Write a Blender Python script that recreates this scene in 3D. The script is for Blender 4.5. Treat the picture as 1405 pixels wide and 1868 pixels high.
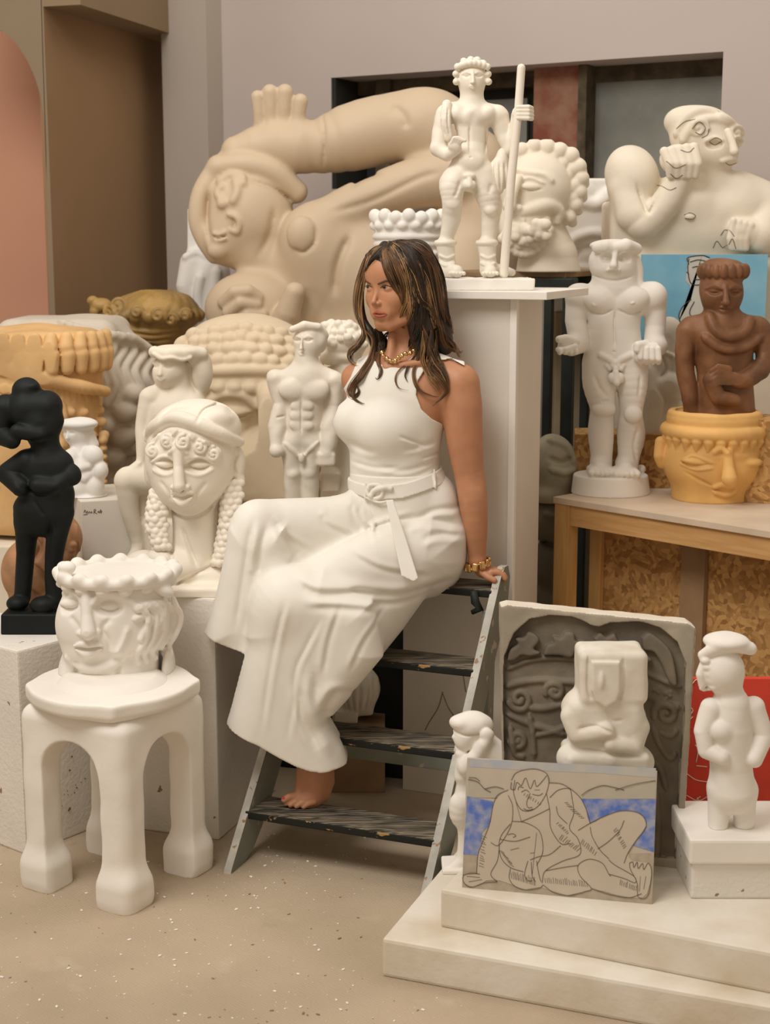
import bpy, bmesh, math, random
import numpy as np
from mathutils import Vector, Matrix, noise as mnoise
random.seed(7); np.random.seed(7)
for o_ in list(bpy.data.objects): bpy.data.objects.remove(o_)
SC = bpy.context.scene
COL = SC.collection
R = math.radians

# ------------------------------------------------------------------ camera
F = 2700.0; CX = 702.5; CY = 934.0; TH = math.atan(484.0 / 2700.0); EYE = 1.6
cam_d = bpy.data.cameras.new('camera'); cam = bpy.data.objects.new('camera', cam_d); COL.objects.link(cam)
cam_d.sensor_fit = 'VERTICAL'; cam_d.sensor_height = 59.3; cam_d.lens = F / 1868.0 * 59.3
cam.location = (0, 0, EYE); cam.rotation_euler = (math.pi / 2 - TH, 0, 0)
cam_d.dof.use_dof = True; cam_d.dof.focus_distance = 3.85; cam_d.dof.aperture_fstop = 7.5
cam_d.clip_start = 0.05
SC.camera = cam
# ------------------------------------------------------------------ world, lights, exposure
wd = bpy.data.worlds.new('world'); SC.world = wd; wd.use_nodes = True
wd.node_tree.nodes['Background'].inputs[0].default_value = (1.0, 0.83, 0.65, 1)
wd.node_tree.nodes['Background'].inputs[1].default_value = 0.50
def area(name, loc, target, size, power, col):
    l = bpy.data.lights.new(name, 'AREA'); l.shape = 'RECTANGLE'; l.size = size[0]; l.size_y = size[1]
    l.energy = power; l.color = col
    o = bpy.data.objects.new(name, l); COL.objects.link(o); o.location = loc
    o.rotation_euler = (Vector(target) - Vector(loc)).to_track_quat('-Z', 'Y').to_euler()
    return o
area('skylight', (-1.6, 1.9, 4.4), (0.1, 4.3, 0.7), (2.2, 1.8), 128, (1.0, 0.97, 0.93))
area('rear_area_light', (0.6, 4.6, 4.6), (0.4, 5.2, 0.8), (3.0, 1.6), 34, (1.0, 0.95, 0.89))  # overhead area lamp aimed at the back of the room
SC.view_settings.view_transform = 'Standard'; SC.view_settings.look = 'None'
SC.view_settings.gamma = 1.0; SC.view_settings.exposure = 0.0; SC.view_settings.use_curve_mapping = False

# ------------------------------------------------------------------ pixel <-> place
_c, _s = math.cos(TH), math.sin(TH)
def ray(px, py):
    u = (px - CX) / F; v = (CY - py) / F
    return u, _c + v * _s, v * _c - _s
def P(px, py, Y):
    a, b, c = ray(px, py); t = Y / b
    return Vector((a * t, Y, EYE + c * t))
def G(px, py, z=0.0):
    a, b, c = ray(px, py); t = (z - EYE) / c
    return Vector((a * t, b * t, z))

# ------------------------------------------------------------------ materials
def mat(name, col, rough=0.8, var=0.06, scale=6.0, bump=0.15, bscale=60.0, col2=None, metal=0.0, sheen=0, spec=0.35, sss=0, speck=None, tex=None):
    m = bpy.data.materials.new(name); m.use_nodes = True
    nt = m.node_tree; N = nt.nodes; L = nt.links; b = N['Principled BSDF']
    b.inputs['Roughness'].default_value = rough; b.inputs['Metallic'].default_value = metal
    b.inputs['Specular IOR Level'].default_value = spec
    if sss:
        b.inputs['Subsurface Weight'].default_value = sss; b.inputs['Subsurface Radius'].default_value = (1, .35, .2)
        b.inputs['Subsurface Scale'].default_value = 0.01
    tc = N.new('ShaderNodeTexCoord')
    nz = N.new('ShaderNodeTexNoise'); nz.inputs['Scale'].default_value = scale; nz.inputs['Detail'].default_value = 6
    L.new(tc.outputs['Object'], nz.inputs['Vector'])
    rp = N.new('ShaderNodeValToRGB')
    c1 = tuple(max(0, c * (1 - var)) for c in col[:3]) if col2 is None else col2
    c2 = tuple(min(1, c * (1 + var)) for c in col[:3]) if col2 is None else col
    rp.color_ramp.elements[0].position = 0.35; rp.color_ramp.elements[1].position = 0.65
    rp.color_ramp.elements[0].color = (*c1[:3], 1); rp.color_ramp.elements[1].color = (*c2[:3], 1)
    L.new(nz.outputs['Fac'], rp.inputs['Fac'])
    out = rp.outputs['Color']
    if speck:
        sc, th, sc_col = speck
        n3 = N.new('ShaderNodeTexNoise'); n3.inputs['Scale'].default_value = sc; n3.inputs['Detail'].default_value = 3
        L.new(tc.outputs['Object'], n3.inputs['Vector'])
        r3 = N.new('ShaderNodeValToRGB'); r3.color_ramp.elements[0].position = th; r3.color_ramp.elements[1].position = th + .02
        L.new(n3.outputs['Fac'], r3.inputs['Fac'])
        mx = N.new('ShaderNodeMixRGB'); mx.inputs[2].default_value = (*sc_col, 1)
        L.new(r3.outputs['Color'], mx.inputs[0]); L.new(out, mx.inputs[1]); out = mx.outputs[0]
    L.new(out, b.inputs['Base Color'])
    if bump:
        n2 = N.new('ShaderNodeTexNoise'); n2.inputs['Scale'].default_value = bscale; n2.inputs['Detail'].default_value = 5
        L.new(tc.outputs['Object'], n2.inputs['Vector'])
        bp = N.new('ShaderNodeBump'); bp.inputs['Strength'].default_value = bump; bp.inputs['Distance'].default_value = 0.004
        L.new(n2.outputs['Fac'], bp.inputs['Height']); L.new(bp.outputs['Normal'], b.inputs['Normal'])
    return m

def woodmat(name, c1, c2, scale=(3, 3, 40), rough=0.6, bump=0.1, distort=3.0, ramp=(0.3, 0.7)):
    m = bpy.data.materials.new(name); m.use_nodes = True
    nt = m.node_tree; N = nt.nodes; L = nt.links; b = N['Principled BSDF']
    b.inputs['Roughness'].default_value = rough; b.inputs['Specular IOR Level'].default_value = 0.3
    tc = N.new('ShaderNodeTexCoord'); mp = N.new('ShaderNodeMapping'); mp.inputs['Scale'].default_value = scale
    L.new(tc.outputs['Object'], mp.inputs['Vector'])
    nz = N.new('ShaderNodeTexNoise'); nz.inputs['Scale'].default_value = 1.0; nz.inputs['Detail'].default_value = 8
    nz.inputs['Distortion'].default_value = distort; L.new(mp.outputs[0], nz.inputs['Vector'])
    rp = N.new('ShaderNodeValToRGB'); rp.color_ramp.elements[0].position = ramp[0]; rp.color_ramp.elements[1].position = ramp[1]
    rp.color_ramp.elements[0].color = (*c1, 1); rp.color_ramp.elements[1].color = (*c2, 1)
    L.new(nz.outputs['Fac'], rp.inputs['Fac']); L.new(rp.outputs['Color'], b.inputs['Base Color'])
    bp = N.new('ShaderNodeBump'); bp.inputs['Strength'].default_value = bump; bp.inputs['Distance'].default_value = 0.003
    L.new(nz.outputs['Fac'], bp.inputs['Height']); L.new(bp.outputs['Normal'], b.inputs['Normal'])
    return m

M = {}
M['plaster'] = mat('white_plaster', (0.83, 0.79, 0.725), 0.75, 0.04)
M['plaster_cool'] = mat('cool_plaster', (0.80, 0.775, 0.73), 0.75, 0.04)
M['cream'] = mat('cream_plaster', (0.79, 0.715, 0.59), 0.75, 0.06)
M['ivory'] = mat('ivory_plaster', (0.83, 0.765, 0.655), 0.5, 0.06, spec=.4)
M['beige'] = mat('beige_clay', (0.60, 0.475, 0.335), 0.55, 0.05, scale=2, bump=0.05, spec=.4)
M['white_paint'] = mat('white_painted_board', (0.74, 0.69, 0.61), 0.7, 0.06, scale=3, bump=.08)
M['block'] = mat('white_foam_block', (0.78, 0.74, 0.675), 0.9, 0.05, scale=4, bump=0.5, bscale=90, speck=(28, .70, (.30, .20, .12)))
M['slab'] = mat('plaster_slab', (0.77, 0.72, 0.63), 0.8, 0.1, scale=5, bump=0.3, col2=(.62, .53, .40))
M['yellow'] = mat('yellow_ochre_clay', (0.72, 0.42, 0.14), 0.6, 0.12, scale=8)
M['yellow_wood'] = mat('yellow_carved_wood', (0.66, 0.42, 0.19), 0.65, 0.16, scale=5)
M['gold'] = mat('ochre_glaze', (0.34, 0.21, 0.065), 0.5, 0.3, scale=9, spec=.5)
M['black'] = mat('black_bronze', (0.006, 0.008, 0.0075), 0.62, 0.3, spec=.25)
M['dark_wood_carve'] = mat('dark_brown_wood', (0.19, 0.085, 0.038), 0.5, 0.35, scale=12)
M['terracotta'] = mat('terracotta', (0.38, 0.20, 0.10), 0.6, 0.3, scale=10)
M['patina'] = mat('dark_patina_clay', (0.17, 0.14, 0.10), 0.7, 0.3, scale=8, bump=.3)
M['grey_clay'] = mat('grey_relief_clay', (0.36, 0.31, 0.235), 0.8, 0.18, scale=8, bump=.3)
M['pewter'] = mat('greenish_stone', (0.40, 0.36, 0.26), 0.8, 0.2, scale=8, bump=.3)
M['skin'] = mat('skin', (0.50, 0.235, 0.125), 0.5, 0.05, scale=30, bump=0.04, sss=.12, spec=.4)
M['fabric'] = mat('white_crepe_fabric', (0.81, 0.775, 0.705), 0.85, 0.015, scale=30, bump=0.06, bscale=500, spec=.2)
M['lips'] = mat('lips', (0.36, 0.09, 0.055), 0.4, 0.05, bump=0)
M['nail'] = mat('red_nail', (0.65, 0.05, 0.04), 0.25, 0.02, bump=0)
M['goldmetal'] = mat('gold_metal', (0.72, 0.46, 0.20), 0.25, 0.1, metal=1.0, bump=0)
M['hair'] = mat('brown_hair', (0.115, 0.055, 0.022), 0.45, 0.4, scale=18, bump=0)
M['hair_light'] = mat('blonde_highlight_hair', (0.34, 0.19, 0.08), 0.45, 0.25, scale=18, bump=0)
M['hair_dark'] = mat('dark_brown_hair', (0.022, 0.013, 0.007), 0.45, 0.3, scale=18, bump=0)
M['eye_white'] = mat('eye_white', (0.22, 0.16, 0.12), 0.3, 0.0, bump=0)
M['iris'] = mat('dark_iris', (0.012, 0.007, 0.004), 0.45, 0.0, bump=0)
M['brow'] = mat('eyebrow', (0.10, 0.05, 0.025), 0.8, 0.0, bump=0)
M['pine'] = woodmat('pine_wood', (0.55, 0.30, 0.10), (0.68, 0.42, 0.17), (14, 14, 1.6))
M['pine_h'] = woodmat('pine_wood_rail', (0.52, 0.28, 0.10), (0.66, 0.40, 0.17), (2, 2, 20))
M['plytop'] = mat('tabletop_laminate', (0.62, 0.50, 0.37), 0.6, 0.1, bump=.1)
M['ladder_grey'] = mat('grey_green_paint', (0.235, 0.25, 0.205), 0.6, 0.15, scale=6, bump=.25, speck=(22, .66, (.42, .36, .28)))
M['ladder_edge'] = mat('worn_grey_edge', (0.48, 0.46, 0.41), 0.7, 0.2, scale=14, bump=.3, speck=(30, .62, (.32, .20, .11)))
M['blackwood'] = mat('black_painted_wood', (0.015, 0.02, 0.017), 0.6, 0.4, bump=.2)
M['brownboard'] = mat('brown_board', (0.30, 0.19, 0.10), 0.7, 0.2)
M['pencil'] = mat('pencil_line', (0.13, 0.10, 0.075), 0.9, 0.1, bump=0)
M['red'] = mat('red_paint', (0.62, 0.055, 0.03), 0.6, 0.12, bump=.15)
M['whiteline'] = mat('white_chalk', (0.78, 0.70, 0.60), 0.9, 0.05, bump=0)

# ------------------------------------------------------------------ object helpers
def tag(o, label=None, cat=None, group=None, kind=None):
    if label: o['label'] = label
    if cat: o['category'] = cat
    if group: o['group'] = group
    if kind: o['kind'] = kind
    return o
def empty(name, loc, rz=0.0):
    o = bpy.data.objects.new(name, None); COL.objects.link(o); o.location = loc; o.rotation_euler = (0, 0, rz)
    o.empty_display_size = 0.05
    return o
def link(name, me, m, parent=None, loc=None):
    o = bpy.data.objects.new(name, me); COL.objects.link(o)
    if m is not None: me.materials.append(m)
    if parent is not None: o.parent = parent
    if loc is not None: o.location = loc
    return o
def np_mesh(name, V, Q, smooth=True, mi=None):
    me = bpy.data.meshes.new(name)
    V = np.ascontiguousarray(V, dtype=np.float32); Q = np.ascontiguousarray(Q, dtype=np.int32)
    me.vertices.add(len(V)); me.vertices.foreach_set('co', V.ravel())
    k = Q.shape[1]
    me.loops.add(len(Q) * k); me.loops.foreach_set('vertex_index', Q.ravel())
    me.polygons.add(len(Q)); me.polygons.foreach_set('loop_start', np.arange(0, len(Q) * k, k, dtype=np.int32))
    me.polygons.foreach_set('loop_total', np.full(len(Q), k, dtype=np.int32))
    me.update(calc_edges=True); me.validate()
    if smooth: me.polygons.foreach_set('use_smooth', np.ones(len(me.polygons), dtype=bool))
    if mi is not None and len(mi) == len(me.polygons): me.polygons.foreach_set('material_index', np.asarray(mi, dtype=np.int32))
    return me
def bm_obj(name, bm, m, parent=None, loc=None, smooth=False):
    me = bpy.data.meshes.new(name); bmesh.ops.recalc_face_normals(bm, faces=bm.faces); bm.to_mesh(me); bm.free()
    if smooth:
        for p in me.polygons: p.use_smooth = True
    return link(name, me, m, parent, loc)
def prism(bm, base, z0, z1, bevel=0.0):
    """base: list of (x,y) or list of (x,y,z) bottom points; vertical prism"""
    lo = [bm.verts.new((p[0], p[1], z0)) for p in base]; hi = [bm.verts.new((p[0], p[1], z1)) for p in base]
    n = len(base); fs = [bm.faces.new(lo[::-1]), bm.faces.new(hi)]
    for i in range(n): fs.append(bm.faces.new((lo[i], lo[(i + 1) % n], hi[(i + 1) % n], hi[i])))
    if bevel:
        es = list({e for f in fs for e in f.edges})
        bmesh.ops.bevel(bm, geom=es, offset=bevel, segments=2, affect='EDGES', profile=0.6)
def obox(bm, o, ux, uy, uz, bevel=0.0):
    """box from corner o along three vectors"""
    o, ux, uy, uz = map(Vector, (o, ux, uy, uz))
    c = [bm.verts.new(o + ux * a + uy * b + uz * d) for a in (0, 1) for b in (0, 1) for d in (0, 1)]
    fs = [bm.faces.new([c[i] for i in q]) for q in ((0, 1, 3, 2), (4, 6, 7, 5), (0, 4, 5, 1), (2, 3, 7, 6), (0, 2, 6, 4), (1, 5, 7, 3))]
    if bevel:
        es = list({e for f in fs for e in f.edges})
        bmesh.ops.bevel(bm, geom=es, offset=bevel, segments=2, affect='EDGES', profile=0.6)
def box_obj(name, m, o, ux, uy, uz, bevel=0.003, parent=None, base=None):
    """box as an object whose origin is base (default o)"""
    base = Vector(o) if base is None else Vector(base)
    bm = bmesh.new(); obox(bm, Vector(o) - base, ux, uy, uz, bevel)
    return bm_obj(name, bm, m, parent, base)
def tube_mesh(paths, nseg=6, closed=False):
    """paths: list of (pts Nx3, radii N) -> V,Q"""
    Vs = []; Qs = []; off = 0
    for pts, rad in paths:
        pts = np.asarray(pts, float); n = len(pts); rad = np.broadcast_to(np.asarray(rad, float), (n,))
        T = np.gradient(pts, axis=0); T /= (np.linalg.norm(T, axis=1, keepdims=True) + 1e-12)
        ref = np.array([0, 0, 1.0]) if abs(T[0, 2]) < .9 else np.array([1.0, 0, 0])
        Nn = np.zeros_like(pts); nrm = np.cross(T[0], ref); nrm /= np.linalg.norm(nrm)
        for i in range(n):
            nrm = nrm - T[i] * nrm.dot(T[i]); nrm /= (np.linalg.norm(nrm) + 1e-12); Nn[i] = nrm
        B = np.cross(T, Nn)
        a = np.linspace(0, 2 * np.pi, nseg, endpoint=False)
        ring = pts[:, None, :] + rad[:, None, None] * (np.cos(a)[None, :, None] * Nn[:, None, :] + np.sin(a)[None, :, None] * B[:, None, :])
        Vs.append(ring.reshape(-1, 3))
        i = np.arange(n - 1)[:, None]; j = np.arange(nseg)[None, :]; j2 = (j + 1) % nseg
        q = np.stack([i * nseg + j, i * nseg + j2, (i + 1) * nseg + j2, (i + 1) * nseg + j], -1).reshape(-1, 4) + off
        Qs.append(q)
        # caps: collapse to end centre quads
        c0 = off + n * nseg; Vs.append(np.array([pts[0], pts[-1]]))
        jj = np.arange(0, nseg - 1, 2)
        cap0 = np.stack([np.full_like(jj, c0), off + (jj + 2) % nseg, off + jj + 1, off + jj], -1)
        e = off + (n - 1) * nseg
        cap1 = np.stack([np.full_like(jj, c0 + 1), e + jj, e + jj + 1, e + (jj + 2) % nseg], -1)
        Qs += [cap0, cap1]; off += n * nseg + 2
    return np.concatenate(Vs), np.concatenate(Qs)
def crv(pts, n=8):
    """Catmull-Rom through points (any dimension)"""
    p = np.asarray(pts, float)
    if len(p) < 3:
        t = np.linspace(0, 1, n)[:, None]; return p[0] * (1 - t) + p[-1] * t
    q = np.vstack([2 * p[0] - p[1], p, 2 * p[-1] - p[-2]]); out = []
    for i in range(1, len(q) - 2):
        t = np.linspace(0, 1, n, endpoint=False)[:, None]
        a, b, c, d = q[i - 1], q[i], q[i + 1], q[i + 2]
        out.append(.5 * ((2 * b) + (-a + c) * t + (2 * a - 5 * b + 4 * c - d) * t ** 2 + (-a + 3 * b - 3 * c + d) * t ** 3))
    out.append(p[-1:]); return np.vstack(out)

# ------------------------------------------------------------------ implicit sculptor
def rot3(img=0, yaw=0, pit=0):
    """img: turn in the picture plane (deg, counter-clockwise), yaw about the vertical, pit about the horizontal; axes (x, depth, up)"""
    a, b, c = R(img), R(yaw), R(pit)
    Ri = np.array([[math.cos(a), 0, -math.sin(a)], [0, 1, 0], [math.sin(a), 0, math.cos(a)]])
    Ry = np.array([[math.cos(b), -math.sin(b), 0], [math.sin(b), math.cos(b), 0], [0, 0, 1]])
    Rp = np.array([[1, 0, 0], [0, math.cos(c), -math.sin(c)], [0, math.sin(c), math.cos(c)]])
    return Ri @ Ry @ Rp
class Sculpt:
    """x: column, y: row (down), d: depth away from the viewer, all in units of one target pixel at distance Y"""
    def __init__(s, ax, ay, Y, x, y, d, vox=2.0, fine=None):
        s.ax, s.ay, s.Y = ax, ay, Y; s.org = P(ax, ay, Y); s.sc = Y / ray(ax, ay)[1] / F; s.d0 = 0.0; s.zrow = None
        def axis(a, b, fr=None):
            if fr is None: return np.arange(a, b + vox, vox, dtype=np.float32)
            if not isinstance(fr[0], (tuple, list)): fr = [fr]
            seg = []; cur = a
            for lo, hi, v in sorted(fr):
                seg += [np.arange(cur, lo, vox), np.arange(max(lo, cur), hi, v)]; cur = hi
            return np.concatenate(seg + [np.arange(cur, b + vox, vox)]).astype(np.float32)
        f = fine or (None, None, None)
        s.X = axis(x[0], x[1], f[0]); s.D = axis(d[0], d[1], f[2])
        fy = f[1]
        if fy and not isinstance(fy[0], (tuple, list)): fy = [fy]
        s.U = axis(-y[1], -y[0], [(-q[1], -q[0], q[2]) for q in fy] if fy else None)
        s.A = np.full((len(s.X), len(s.D), len(s.U)), 60.0, dtype=np.float32); s.vox = vox
    def reg(s, lo, hi, m):
        sl = []
        for ax, a, b in ((s.X, lo[0], hi[0]), (s.D, lo[1], hi[1]), (s.U, lo[2], hi[2])):
            i0 = max(0, int(np.searchsorted(ax, a - m)) - 1); i1 = min(len(ax), int(np.searchsorted(ax, b + m)) + 2)
            if i1 <= i0: return None
            sl.append(slice(i0, i1))
        return tuple(sl)
    def co(s, sl):
        return s.X[sl[0]][:, None, None], s.D[sl[1]][None, :, None], s.U[sl[2]][None, None, :]
    def put(s, sl, v, k, op):
        a = s.A[sl]; v = v.astype(np.float32)
        if op == '-': v = -v; a = -a
        if op == '&': v2 = v; a2 = a; h = np.maximum(k - np.abs(a2 - v2), 0) / max(k, 1e-6); s.A[sl] = np.maximum(a2, v2) + h * h * k * .25; return
        if op == '-':
            # result = max(A, -B) ; here a=-A, v=-B(neg) -> -(min(-A, B))
            v = -v
            h = np.maximum(k - np.abs(a - v), 0) / max(k, 1e-6)
            s.A[sl] = -(np.minimum(a, v) - h * h * k * .25)
        else:
            h = np.maximum(k - np.abs(a - v), 0) / max(k, 1e-6)
            s.A[sl] = np.minimum(a, v) - h * h * k * .25
    def E(s, x, y, d, rx, ry=None, rd=None, k=6, img=0, yaw=0, pit=0, op='+'):
        ry = rx if ry is None else ry; rd = rx if rd is None else rd
        u = -y; m = max(rx, ry, rd); g = s.reg((x - m, d - m, u - m), (x + m, d + m, u + m), k + 3 * s.vox)
        if g is None: return s
        X, D, U = s.co(g); X = X - x; D = D - d; U = U - u
        if img or yaw or pit:
            Mx = rot3(img, yaw, pit).T
            a = Mx[0, 0] * X + Mx[0, 1] * D + Mx[0, 2] * U; b = Mx[1, 0] * X + Mx[1, 1] * D + Mx[1, 2] * U; c = Mx[2, 0] * X + Mx[2, 1] * D + Mx[2, 2] * U
        else: a, b, c = X, D, U
        k0 = np.sqrt((a / rx) ** 2 + (b / rd) ** 2 + (c / ry) ** 2); k1 = np.sqrt((a / rx ** 2) ** 2 + (b / rd ** 2) ** 2 + (c / ry ** 2) ** 2)
        s.put(g, k0 * (k0 - 1) / np.maximum(k1, 1e-6), k, op); return s
    def C(s, pts, k=6, op='+', fd=1.0, n=0):
        """tapered chain of (x, y, d, r)"""
        p = np.asarray(pts, float)
        if n: p = crv(p, n)
        q = p.copy(); q[:, 1], q[:, 2] = p[:, 2], -p[:, 1]      # -> x, d, u, r
        mr = q[:, 3].max() * max(1, fd)
        g = s.reg(q[:, :3].min(0) - mr, q[:, :3].max(0) + mr, k + 3 * s.vox)
        if g is None: return s
        X0, D0, U0 = s.co(g); E_ = np.full((X0.shape[0], D0.shape[1], U0.shape[2]), 1e3, dtype=np.float32); i0 = [t_.start for t_ in g]
        for a, b in zip(q[:-1], q[1:]):
            m = max(a[3], b[3]) * max(1, fd)
            h = s.reg(np.minimum(a[:3], b[:3]) - m, np.maximum(a[:3], b[:3]) + m, k + 2 * s.vox)
            if h is None: continue
            X, D, U = s.co(h); X = X - a[0]; D = (D - a[1]) / fd; U = U - a[2]
            v = b[:3] - a[:3]; v = np.array([v[0], v[1] / fd, v[2]]); L = v.dot(v) + 1e-9
            t = np.clip((X * v[0] + D * v[1] + U * v[2]) / L, 0, 1)
            e = (np.sqrt((X - t * v[0]) ** 2 + (D - t * v[1]) ** 2 + (U - t * v[2]) ** 2) - (a[3] + t * (b[3] - a[3]))) * min(1, fd)
            hl = tuple(slice(max(0, h[j].start - i0[j]), max(0, h[j].stop - i0[j])) for j in range(3))
            sub = E_[hl]; off_ = [max(0, i0[j] - h[j].start) for j in range(3)]
            e = e[off_[0]:off_[0] + sub.shape[0], off_[1]:off_[1] + sub.shape[1], off_[2]:off_[2] + sub.shape[2]]
            E_[hl] = np.minimum(sub, e)
        s.put(g, E_, k, op)
        return s
    def B(s, x, y, d, hx, hy, hd, r=2, k=4, img=0, yaw=0, pit=0, op='+'):
        u = -y; m = math.sqrt(hx * hx + hy * hy + hd * hd) if (img or yaw or pit) else 0
        e = (m, m, m) if m else (hx, hd, hy)
        g = s.reg((x - e[0], d - e[1], u - e[2]), (x + e[0], d + e[1], u + e[2]), k + 3 * s.vox)
        if g is None: return s
        X, D, U = s.co(g); X = X - x; D = D - d; U = U - u
        if m:
            Mx = rot3(img, yaw, pit).T
            X, D, U = (Mx[0, 0] * X + Mx[0, 1] * D + Mx[0, 2] * U, Mx[1, 0] * X + Mx[1, 1] * D + Mx[1, 2] * U, Mx[2, 0] * X + Mx[2, 1] * D + Mx[2, 2] * U)
        X = np.abs(X) - hx + r; D = np.abs(D) - hd + r; U = np.abs(U) - hy + r
        v = np.sqrt(np.maximum(X, 0) ** 2 + np.maximum(D, 0) ** 2 + np.maximum(U, 0) ** 2) + np.minimum(np.maximum(X, np.maximum(D, U)), 0) - r
        s.put(g, v, k, op); return s
    def Y_(s, x, y0, y1, rx0, rx1, d=0, rd=None, r=3, k=4, op='+'):
        """upright elliptic cylinder from row y0 (top) to y1 (bottom); radii rx0 -> rx1; depth ratio rd"""
        rd = 1.0 if rd is None else rd; m = max(rx0, rx1)
        g = s.reg((x - m, d - m * max(1, rd), -y1), (x + m, d + m * max(1, rd), -y0), k + 3 * s.vox)
        if g is None: return s
        X, D, U = s.co(g); t = np.clip((-y0 - U) / (y1 - y0), 0, 1); rr = rx0 + (rx1 - rx0) * t
        a = np.sqrt((X - x) ** 2 + ((D - d) / rd) ** 2) - rr + r
        b = np.abs(U + (y0 + y1) / 2) - (y1 - y0) / 2 + r
        a = a * min(1, rd) if rd < 1 else a
        v = np.sqrt(np.maximum(a, 0) ** 2 + np.maximum(b, 0) ** 2) + np.minimum(np.maximum(a, b), 0) - r
        s.put(g, v, k, op); return s
    def G_(s, pts, d=0, T=20, Rr=None, k=4, op='+', n=0, slope=(0, 0), c0=None, dome=0):
        """outline (x, y) extruded +-T about depth d with edge rounding Rr; slope: depth per px in x and y about c0"""
        p = np.asarray(pts, float)
        if n:
            p = crv(np.vstack([p, p[:1]]), n)[:-1]
        Rr = T if Rr is None else Rr
        lo = p.min(0); hi = p.max(0); c0 = c0 or ((lo[0] + hi[0]) / 2, (lo[1] + hi[1]) / 2)
        dd_ = [d + slope[0] * (a - c0[0]) + slope[1] * (b - c0[1]) for a in (lo[0], hi[0]) for b in (lo[1], hi[1])]
        g = s.reg((lo[0], min(dd_) - T - abs(dome), -hi[1]), (hi[0], max(dd_) + T + abs(dome), -lo[1]), k + 3 * s.vox)
        if g is None: return s
        X = s.X[g[0]][:, None]; U = s.U[g[2]][None, :]; Yy = -U
        dist = np.full((X.shape[0], U.shape[1]), 1e9, dtype=np.float32); ins = np.zeros(dist.shape, bool)
        for a, b in zip(p, np.roll(p, -1, 0)):
            vx, vy = b - a; L = vx * vx + vy * vy + 1e-9
            t = np.clip(((X - a[0]) * vx + (Yy - a[1]) * vy) / L, 0, 1)
            dist = np.minimum(dist, (X - a[0] - t * vx) ** 2 + (Yy - a[1] - t * vy) ** 2)
            if a[1] != b[1]:
                c = ((a[1] > Yy) != (b[1] > Yy)) & (X < (b[0] - a[0]) * (Yy - a[1]) / (b[1] - a[1]) + a[0]); ins ^= c
        s2 = np.sqrt(dist) * np.where(ins, -1, 1)
        dc = d + slope[0] * (X - c0[0]) + slope[1] * (Yy - c0[1])
        Dd = s.D[g[1]][None, :, None]
        Te = T
        if dome:
            Te = T + dome * (1 - np.exp(-np.maximum(-s2, 0) / (abs(dome) + 1e-6)))[:, None, :]
        a = s2[:, None, :] + Rr; b = np.abs(Dd - dc[:, None, :]) - Te + Rr
        v = np.sqrt(np.maximum(a, 0) ** 2 + np.maximum(b, 0) ** 2) + np.minimum(np.maximum(a, b), 0) - Rr
        s.put(g, v, k, op); return s
    def surf(s, x, y):
        fx = np.clip(np.interp(x, s.X, np.arange(len(s.X))), 0, len(s.X) - 1.001); fu = np.clip(np.interp(-y, s.U, np.arange(len(s.U))), 0, len(s.U) - 1.001)
        i, j = int(fx), int(fu); a, b = fx - i, fu - j
        col = (s.A[i, :, j] * (1 - a) + s.A[i + 1, :, j] * a) * (1 - b) + (s.A[i, :, j + 1] * (1 - a) + s.A[i + 1, :, j + 1] * a) * b
        w = np.nonzero(col < 0)[0]
        if len(w) == 0:
            return float(s.D[int(np.argmin(col))])
        w = w[0]
        if w == 0: return float(s.D[0])
        t = col[w - 1] / (col[w - 1] - col[w]); return float(s.D[w - 1] + t * (s.D[w] - s.D[w - 1]))
    def S(s, pts, r, op='+', k=3, n=6, off=0.0, taper=True, fd=1.0):
        """stroke laid on the visible surface; pts (x, y); r number or list"""
        p = np.asarray(pts, float)
        rr = np.full(len(p), r, float) if np.isscalar(r) else np.asarray(r, float)
        q = crv(np.column_stack([p, rr]), n) if len(p) > 1 else np.column_stack([p, rr])
        ds = np.array([s.surf(a[0], a[1]) for a in q])
        if len(ds) > 4: ds = np.convolve(np.pad(ds, 2, mode='edge'), np.ones(5) / 5, 'valid')
        rad = q[:, 2].copy()
        if taper and len(q) > 3 and np.isscalar(r):
            rad[0] *= .55; rad[-1] *= .55
        pts4 = np.column_stack([q[:, 0], q[:, 1], ds + off, rad])
        if len(pts4) == 1: pts4 = np.vstack([pts4, pts4 + [0.01, 0, 0, 0]])
        return s.C(pts4, k=k, op=op, fd=fd)
    def beads(s, pts, n, r, k=2, off=0, ry=None, op='+', jit=0):
        p = crv(pts, 12); L = np.r_[0, np.cumsum(np.linalg.norm(np.diff(p, axis=0), axis=1))]
        for t in np.linspace(0, L[-1], n):
            x = np.interp(t, L, p[:, 0]) + random.uniform(-jit, jit); y = np.interp(t, L, p[:, 1]) + random.uniform(-jit, jit)
            s.E(x, y, s.surf(x, y) + off, r, ry or r, r, k=k, op=op)
        return s
    def spiral(s, x, y, r, w, turns=1.6, a0=0, cw=1, k=1.5, off=0):
        t = np.linspace(0, 1, int(10 * turns) + 4); a = R(a0) + cw * t * turns * 2 * math.pi; rr = r * (1 - .85 * t)
        return s.S(np.column_stack([x + rr * np.cos(a), y - rr * np.sin(a)]), w, k=k, n=2, off=off, taper=False)
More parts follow.
